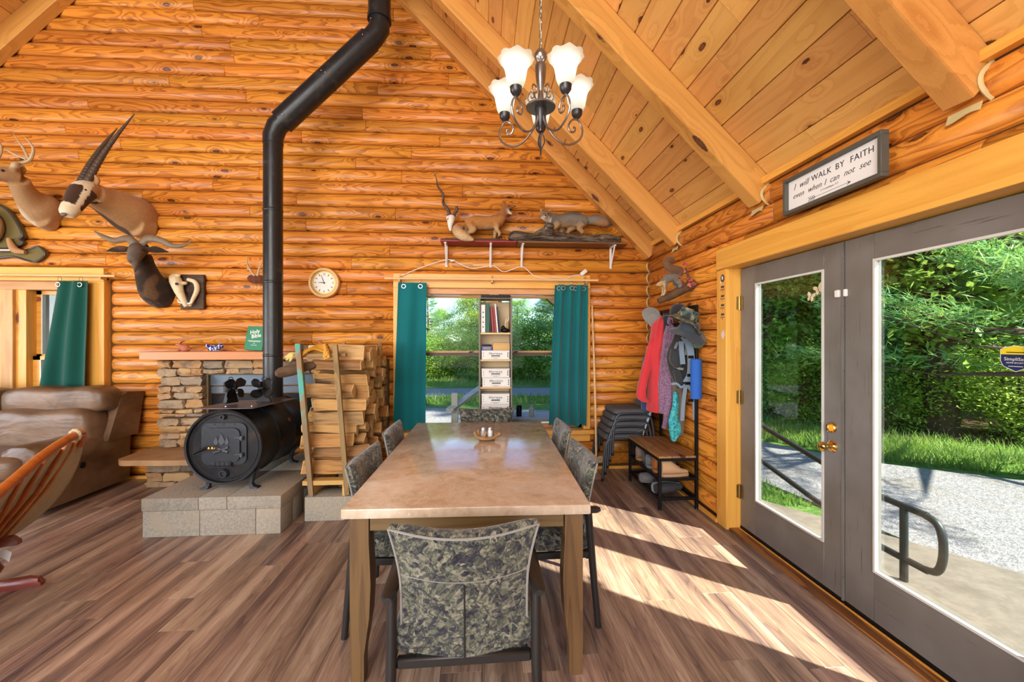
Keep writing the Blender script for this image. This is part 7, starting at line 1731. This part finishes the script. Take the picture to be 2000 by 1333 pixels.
# ---- shoes
def shoe_mesh(L_, H, wd, sole_h, boot):
    """toe towards +X; returns (upper, sole)"""
    up = MB(); rings = []
    for u in [k/12 for k in range(13)]:
        x = (u-0.5)*L_; w_ = wd*(0.55+0.45*math.sin(PI*min(1, u*0.9+0.18))) * (1 if u < .93 else .8)
        if boot: top = H if u < 0.34 else H*(0.95-1.55*(u-0.34)) if u < 0.72 else H*0.36*(1-(u-.72)*1.6)
        else: top = H if u < 0.30 else H*(1-0.95*(u-.3)) if u < 0.75 else H*0.56*(1-(u-.75)*1.7)
        top = max(top, 0.022)
        rings.append([(x, w_*0.5*c*(0.62 if s_ > 0.6 and boot and u < .4 else 1-0.25*max(0, s_)), sole_h+(top)*(s_+1)/2) for c, s_ in [(math.cos(a), math.sin(a)) for a in [2*PI*k/14 for k in range(14)]]])
    up.loft(rings)
    so = MB(); P = []
    for u in [k/16 for k in range(17)]: P.append(((u-0.5)*L_*1.04, wd*0.53*(0.62+0.38*math.sin(PI*min(1, u*0.95+0.15)))*(1 if 0.04 < u < .95 else .55)))
    so.prism([(x, y) for x, y in P] + [(x, -y) for x, y in P[::-1]], 0, sole_h+0.004); return up, so
def shoe(name, label, loc_, rot, L_, H, wd, mat, smat, boot=False, lace=None):
    t = thing(name, label, 'boot' if boot else 'shoe', loc_, rot, 'shoes under the bench'); u_, s_ = shoe_mesh(L_, H, wd, 0.022, boot); u_.build('upper', mat, t, ang=60); s_.build('sole', smat, t)
    if boot and H > 0.12: MB().box(-L_*.5, -L_*.28, -wd*.3, wd*.3, -0.0, 0.024).build('heel', smat, t, ang=0)
    if lace:
        m = MB()
        for k in range(4): m.tube([(-0.01+0.022*k, -wd*.22, H*(.92-.13*k)+.022), (0.0+0.022*k, wd*.22, H*(.92-.13*k)+.024)], 0.003, 5)
        m.build('laces', lace, t)
    return t
M_['gum'] = plain('gum_sole', (0.42, 0.19, 0.06), 0.7); M_['rub'] = plain('dark_rubber', (0.045, 0.045, 0.05), 0.8, 0, 0.3, 40, 0.5, 150)
M_['suede'] = fabric('tan_suede', (0.62, 0.38, 0.19), 0.12); M_['cognac'] = plain('cognac_leather', (0.50, 0.19, 0.06), 0.45); M_['canvas'] = fabric('taupe_canvas', (0.24, 0.17, 0.13), 0.15); M_['greymesh'] = fabric('grey_mesh', (0.16, 0.17, 0.18), 0.2, 60); M_['bluegrey'] = fabric('blue_grey_knit', (0.22, 0.30, 0.33), 0.15)
zs = 0.272
shoe('ankle_boot', 'tan suede ankle boot at the near end of the bench shelf', (1.675, 3.52, zs), (0, 0, R(4)), 0.25, 0.125, 0.085, M_['suede'], plain('tan_heel', (0.55, 0.34, 0.18), 0.6), True)
shoe('ankle_boot', 'cognac leather boot behind the tan suede boot', (1.66, 3.64, zs), (0, 0, R(3)), 0.25, 0.130, 0.085, M_['cognac'], M_['gum'], True)
shoe('sneaker', 'grey mesh sneaker in the middle of the bench shelf', (1.66, 3.76, zs), (0, 0, R(-3)), 0.27, 0.10, 0.09, M_['greymesh'], plain('grey_sole', (0.20, 0.21, 0.23), 0.7), False, M_['ivory'])
shoe('sneaker', 'darker grey sneaker beside the taupe canvas shoe', (1.67, 3.87, zs), (0, 0, R(2)), 0.27, 0.10, 0.09, M_['bucketgrey'], M_['rub'], False, M_['ivory'])
shoe('canvas_shoe', 'taupe canvas shoe with a gum sole, farther on the bench shelf', (1.655, 4.0, zs), (0, 0, R(-4)), 0.27, 0.115, 0.09, M_['canvas'], M_['gum'], False, M_['ivory'])
zs = 0.103
shoe('sneaker', 'blue grey shoe lying on its side on the bottom rack, sole outward', (1.635, 3.60, zs+0.043), (R(78), 0, R(6)), 0.27, 0.09, 0.095, M_['rub'], M_['bluegrey'])
shoe('sneaker', 'brown grey shoe lying on its side farther back on the bottom rack', (1.62, 3.86, zs+0.043), (R(76), 0, R(2)), 0.27, 0.09, 0.095, M_['greymesh'], plain('brown_grey_sole', (0.15, 0.125, 0.11), 0.8, 0, 0.3, 60, 0.6, 120))
shoe('sandal', 'black shoe at the wall side of the bottom rack', (1.70, 3.72, zs), (0, 0, R(10)), 0.25, 0.06, 0.09, M_['rub'], M_['black_metal'])
# ================================================================== CHANDELIER, SIGN, DOOR DETAILS
M_['pewter'] = plain('brushed_pewter', (0.30, 0.28, 0.27), 0.28, 0.9, 0.2, 12); M_['pewter_dk'] = plain('dark_pewter', (0.07, 0.07, 0.075), 0.35, 0.8, 0.2)
def frosted():
    s = NT('frosted_shade'); d = s.n('ShaderNodeBsdfPrincipled'); d.inputs['Base Color'].default_value = (0.80, 0.84, 0.78, 1); d.inputs['Roughness'].default_value = 0.35
    t = s.n('ShaderNodeBsdfTranslucent'); t.inputs[0].default_value = (0.90, 0.95, 0.88, 1); m = s.n('ShaderNodeMixShader'); m.inputs[0].default_value = 0.6
    s.l(d.outputs[0], m.inputs[1]); s.l(t.outputs[0], m.inputs[2]); s.l(m.outputs[0], s.out.inputs[0]); return s.mat
M_['frosted'] = frosted()
def glow(name, col, st):
    s = NT(name); e = s.n('ShaderNodeEmission'); e.inputs[0].default_value = (*col, 1); e.inputs[1].default_value = st; s.l(e.outputs[0], s.out.inputs[0]); return s.mat
M_['bulb'] = glow('lit_bulb', (1.0, 0.97, 0.92), 1.1)
CHX, CHY = 0.315, 2.28
ch = thing('chandelier', 'five-light pewter chandelier with frosted bell shades hanging on a chain', 'chandelier', (CHX, CHY, 2.54))
def cz(z): return z-2.54
MB().lathe([(0.0, cz(3.105)), (0.022, cz(3.10)), (0.034, cz(3.08)), (0.036, cz(3.065)), (0.028, cz(3.045)), (0.014, cz(3.035)), (0.020, cz(3.03)), (0.030, cz(3.02)), (0.032, cz(3.0)), (0.026, cz(2.93)), (0.014, cz(2.875)), (0.013, cz(2.865)), (0.016, cz(2.85)), (0.020, cz(2.80)), (0.022, cz(2.79))], 20).build('column', M_['pewter'], ch)
MB().lathe([(0.018, cz(2.80)), (0.06, cz(2.792)), (0.082, cz(2.785)), (0.084, cz(2.780)), (0.08, cz(2.775)), (0.03, cz(2.772))], 32).build('disc', M_['pewter'], ch)
MB().lathe([(0.032, cz(2.778)), (0.034, cz(2.76)), (0.028, cz(2.71)), (0.014, cz(2.665)), (0.016, cz(2.66)), (0.012, cz(2.645)), (0.0, cz(2.64))], 20).build('hub', M_['pewter_dk'], ch)
for s_ in (0, 1, 2):
    a0 = 2*PI*s_/3; MB().tube([((0.022*math.sin(v*PI))*math.cos(a0), (0.022*math.sin(v*PI))*math.sin(a0), cz(2.645-0.10*v)) for v in [k/10 for k in range(11)]], 0.0035, 6).build('finial_strand', M_['pewter_dk'], ch)
MB().lathe([(0.0, cz(2.53)), (0.006, cz(2.54)), (0.003, cz(2.552))], 10).build('finial_tip', M_['pewter_dk'], ch)
arm = spline([(0.022, 2.735), (0.040, 2.675), (0.095, 2.612), (0.165, 2.590), (0.232, 2.625), (0.252, 2.680), (0.228, 2.735), (0.190, 2.735), (0.166, 2.700), (0.176, 2.668), (0.202, 2.668), (0.206, 2.690), (0.195, 2.693)], 6)
scr = spline([(0.020, 2.80), (0.055, 2.815), (0.078, 2.845), (0.068, 2.878), (0.040, 2.875), (0.036, 2.850), (0.052, 2.842), (0.058, 2.855)], 6)
PW5 = []
for k in range(5):
    th = -PI/2 - 0.137 + (k+0.5)*2*PI/5 ; ca, sa = math.cos(th), math.sin(th)
    f3 = lambda P: [(r_*ca, r_*sa, cz(z)) for r_, z in P]
    a_ = MB().tube(f3(arm), 0.0058, 8).build('arm', M_['pewter'], ch)
    MB().tube(f3(scr), 0.0042, 7).build('scroll', M_['pewter'], a_)
    Mc = T(0.218*ca, 0.218*sa, cz(2.742))
    MB().lathe([(0.007, -0.004), (0.010, 0.004), (0.020, 0.010), (0.030, 0.026), (0.032, 0.048), (0.026, 0.050)], 20, Mc).build('socket_cup', M_['pewter_dk'], a_)
    sh = MB(); rings = []
    prof = [(0.027, 0.045), (0.040, 0.058), (0.048, 0.080), (0.053, 0.110), (0.058, 0.140), (0.068, 0.165), (0.084, 0.185), (0.094, 0.195)]
    N = 40
    for r_, z in prof:
        w_ = max(0, (z-0.12)/0.075); rings.append([(r_*(1+0.035*w_*math.cos(8*q)+0.012*math.cos(20*q))*math.cos(q), r_*(1+0.035*w_*math.cos(8*q)+0.012*math.cos(20*q))*math.sin(q), z+0.005*w_*math.cos(8*q)) for q in [2*PI*j/N for j in range(N)]])
    sh.loft(rings, cap=False, M=Mc); sh.build('shade', M_['frosted'], a_, ang=80)
    MB().lathe([(0.010, 0.05), (0.020, 0.075), (0.024, 0.095), (0.016, 0.118), (0, 0.124)], 14, Mc).build('bulb', M_['bulb'], a_)
    pl_ = bpy.data.lights.new('chandelier_bulb_light', 'POINT'); pl_.energy = 0.42; pl_.color = (1, 0.94, 0.85); pl_.shadow_soft_size = 0.03
    po = bpy.data.objects.new('chandelier_bulb_light', pl_); C.objects.link(po); po.location = (CHX+0.218*ca, CHY+0.218*sa, 2.742+0.150)
z = 3.10; k = 0
lk = MB().tube([(0.0075*math.cos(a), 0, 0.019*math.sin(a)) for a in [2*PI*q/12 for q in range(13)]], 0.0022, 5).mesh('chain_link'); lk.materials.append(M_['pewter'])
while z < 4.18:
    o = link('chain_link', lk, ch, (0, 0, cz(z+0.015)), (0, 0, R(90*(k % 2)+20))); z += 0.030; k += 1
MB().tube([(0.004*math.sin(q*1.3), 0.004*math.cos(q*1.3), cz(3.10+1.08*q/24)) for q in range(25)], 0.003, 5).build('lamp_wire', plain('clear_wire', (0.55, 0.47, 0.36), 0.4), ch)
MB().lathe([(0.06, 0), (0.058, 0.02), (0.03, 0.03), (0, 0.03)], 20, T(0, 0, cz(4.17)) @ RX(180) @ T(0, 0, -0.03)).build('canopy', M_['pewter'], ch)
# ---- framed saying above the doors
M_['signframe'] = plain('grey_olive_frame', (0.085, 0.085, 0.070), 0.55, 0, 0.2)
sg = thing('framed_sign', 'framed white sign with a saying about faith above the doors', 'sign', (1.846, 2.065, 2.228), (0, 0, 0)); SW, SH = 0.62, 0.215
Ms = Matrix(((0, 0, -1, 0), (-1, 0, 0, 0), (0, 1, 0, 0), (0, 0, 0, 1)))      # (x right, y up, z out) -> wall
fr_ = MB()
for a in ((-SW/2, SW/2, 0, 0.020), (-SW/2, SW/2, SH-0.020, SH)): fr_.cbox(a[0], a[1], a[2], a[3], -0.005, 0.036, 0.002, 1, Ms)
for x in (-SW/2, SW/2-0.020): fr_.cbox(x, x+0.020, 0.020, SH-0.020, -0.005, 0.036, 0.002, 1, Ms)
fr_.build('frame', M_['signframe'], sg); MB().box(-SW/2+.015, SW/2-.015, 0.015, SH-.015, 0, 0.012, Ms).build('panel', plain('white_sign_board', (0.86, 0.86, 0.85), 0.6, 0, 0.03), sg, ang=0)
L3 = lambda x, y: Ms @ T(x, y, 0.0125)
for wd_, x_ in (('I', -0.245), ('will', -0.175)): lettering('saying', wd_, 0.050, M_['ink'], sg, L3(x_, 0.150), shear=0.40, offset=-0.0004)
for wd_, x_ in (('WALK', -0.052), ('BY', 0.066), ('FAITH', 0.190)): lettering('saying', wd_, 0.045, M_['ink'], sg, L3(x_, 0.152), offset=-0.0002, spacing=1.08)
for wd_, x_ in (('even', -0.215), ('when', -0.098), ('I', -0.028), ('can', 0.032), ('not', 0.118), ('see', 0.205)): lettering('saying', wd_, 0.044, M_['ink'], sg, L3(x_, 0.098), shear=0.40, offset=-0.0004)
lettering('verse', '2 Corinthians 5:7', 0.016, M_['ink'], sg, L3(0.0, 0.066), offset=-0.0004)
ar = MB(); ar.box(-0.13, 0.13, 0.0435, 0.0450, 0.012, 0.0130, Ms)
for s_ in (-1, 1):
    ar.prism([(0.13, 0.044), (0.108, 0.044+s_*0.010), (0.112, 0.044+s_*0.006), (0.12, 0.044)], 0.012, 0.0130, Ms)
    for q in range(4): ar.prism([(-0.13+0.012*q, 0.044), (-0.142+0.012*q, 0.044+s_*0.013), (-0.139+0.012*q, 0.044+s_*0.013), (-0.127+0.012*q, 0.044)], 0.012, 0.0130, Ms)
ar.build('arrow_print', M_['ink'], sg, ang=0)
MB().tube([(0.004, -0.06, SH-0.002), (0.004, -0.05, SH+0.018), (0.004, -0.04, SH-0.002)], 0.002, 5).build('hanger', M_['black_metal'], sg)
# ---- printed strip and small paper on the door post
dc_ = thing('post_decal', 'dark printed strip of small emblems on the door post', 'decal', (1.8715, 3.105, 1.63)); Md = Ms
MB().box(-0.034, 0.034, 0, 0.385, 0, 0.0006, Md).build('backing', M_['trim'], dc_, ang=0)
em = MB(); g = random.Random(8)
em.prism([(0.030*math.cos(a)*(1 if k % 2 else .72), 0.33+0.036*math.sin(a)*(1 if k % 2 else .72)) for k, a in enumerate([2*PI*q/22 for q in range(22)])], 0.0004, 0.0012, Md); em.build('emblem', plain('charcoal_print', (0.05, 0.06, 0.06), 0.7), dc_, ang=0)
em = MB(); em.prism(circ(12, 0.010, 0.016, -0.002, 0.332), 0.0010, 0.0016, Md); em.prism(circ(8, 0.006, 0.012, -0.024, 0.30), 0.001, 0.0016, Md); em.build('emblem', M_['ivory'], dc_, ang=0)
for zc in (0.262, 0.19, 0.118, 0.045):
    m = MB(); m.prism([(x, y+zc) for x, y in rrect(0.046, 0.016, 0.007)], 0.0004, 0.0012, Md)
    for q in range(6): m.box(-0.028+0.010*q, -0.021+0.010*q, zc-0.026, zc-0.016-0.004*(q % 2), 0.0004, 0.0010, Md)
    m.prism([(0.004*math.cos(a), zc-0.036+0.004*math.sin(a)) for a in [PI/4*q for q in range(8)]], 0.0004, 0.001, Md); m.build('print_row', bpy.data.materials['charcoal_print'], dc_, ang=0)
tag(MB().prism([(0, 0.038), (0.026, 0), (0, -0.038), (-0.026, 0)], 0.0005, 0.002, T(1.8712, 3.10, 1.515) @ RX(4) @ Ms).build('paper_note', plain('pale_pink_paper', (0.78, 0.66, 0.68), 0.8)), 'small pale pink diamond of paper on the door post', 'note')
# ---- sticker and butterflies on the glass
stk = thing('security_sticker', 'yellow and blue shield security sticker on the nearer door pane', 'sticker', (DX0+0.0138, 1.412, 1.356))
pts = [(-0.047, 0.085), (-0.03, 0.094), (0.0, 0.100), (0.03, 0.094), (0.047, 0.085), (0.047, 0.040), (0.038, 0.020), (0.0, 0.0), (-0.038, 0.020), (-0.047, 0.040)]
MB().prism(pts, 0.0002, 0.0006, Ms).build('border', M_['white'], stk, ang=0)
ins = [(x*0.955, 0.05+(y-0.05)*0.955) for x, y in pts]
MB().prism([p for p in ins if p[1] < 0.06 or True], 0.0004, 0.0009, Ms).build('blue_field', plain('navy_print', (0.008, 0.025, 0.11), 0.4), stk, ang=0)
MB().prism([ins[0], ins[1], ins[2], ins[3], ins[4], (0.0449, 0.066), (-0.0449, 0.066)], 0.0006, 0.0012, Ms).build('yellow_field', plain('yellow_print', (0.85, 0.68, 0.02), 0.4), stk, ang=0)
lettering('sticker_name', 'SimpliSafe', 0.0175, M_['white'], stk, Ms @ T(0, 0.048, 0.0012), 0.0002)
lettering('sticker_name', 'HOME SECURITY', 0.0075, M_['white'], stk, Ms @ T(0, 0.034, 0.0012), 0.0002); MB().box(-0.028, 0.028, 0.072, 0.0755, 0.001, 0.0015, Ms).build('print_line', M_['ink'], stk, ang=0); MB().box(-0.022, 0.022, 0.020, 0.022, 0.001, 0.0015, Ms).build('print_line', M_['white'], stk, ang=0)
for y, z, sc_, rz, lb in ((2.325, 1.775, 1.0, 20, 'cream butterfly decal on the farther door pane, upper right of two'), (2.385, 1.735, 0.9, -15, 'cream butterfly decal on the farther door pane, lower left of two')):
    t = thing('butterfly_decal', lb, 'decal', (DX0+0.0135, y, z), group='butterfly decals'); W_ = [(0, 0.006), (0.012, 0.030), (0.030, 0.036), (0.034, 0.020), (0.020, 0.004), (0.026, -0.012), (0.016, -0.026), (0.004, -0.012), (0, -0.010)]
    for s_ in (-1, 1): MB().prism([(x*s_*sc_, q*sc_) for x, q in (W_ if s_ > 0 else W_[::-1])], 0, 0.0008, Ms @ RZ(rz)).build('wing', M_['bone'], t, ang=0)
    MB().tube([(0, -0.012*sc_, 0.001), (0, 0.014*sc_, 0.001)], 0.0018, 5, M=Ms @ RZ(rz)).build('body', M_['ink'], t)
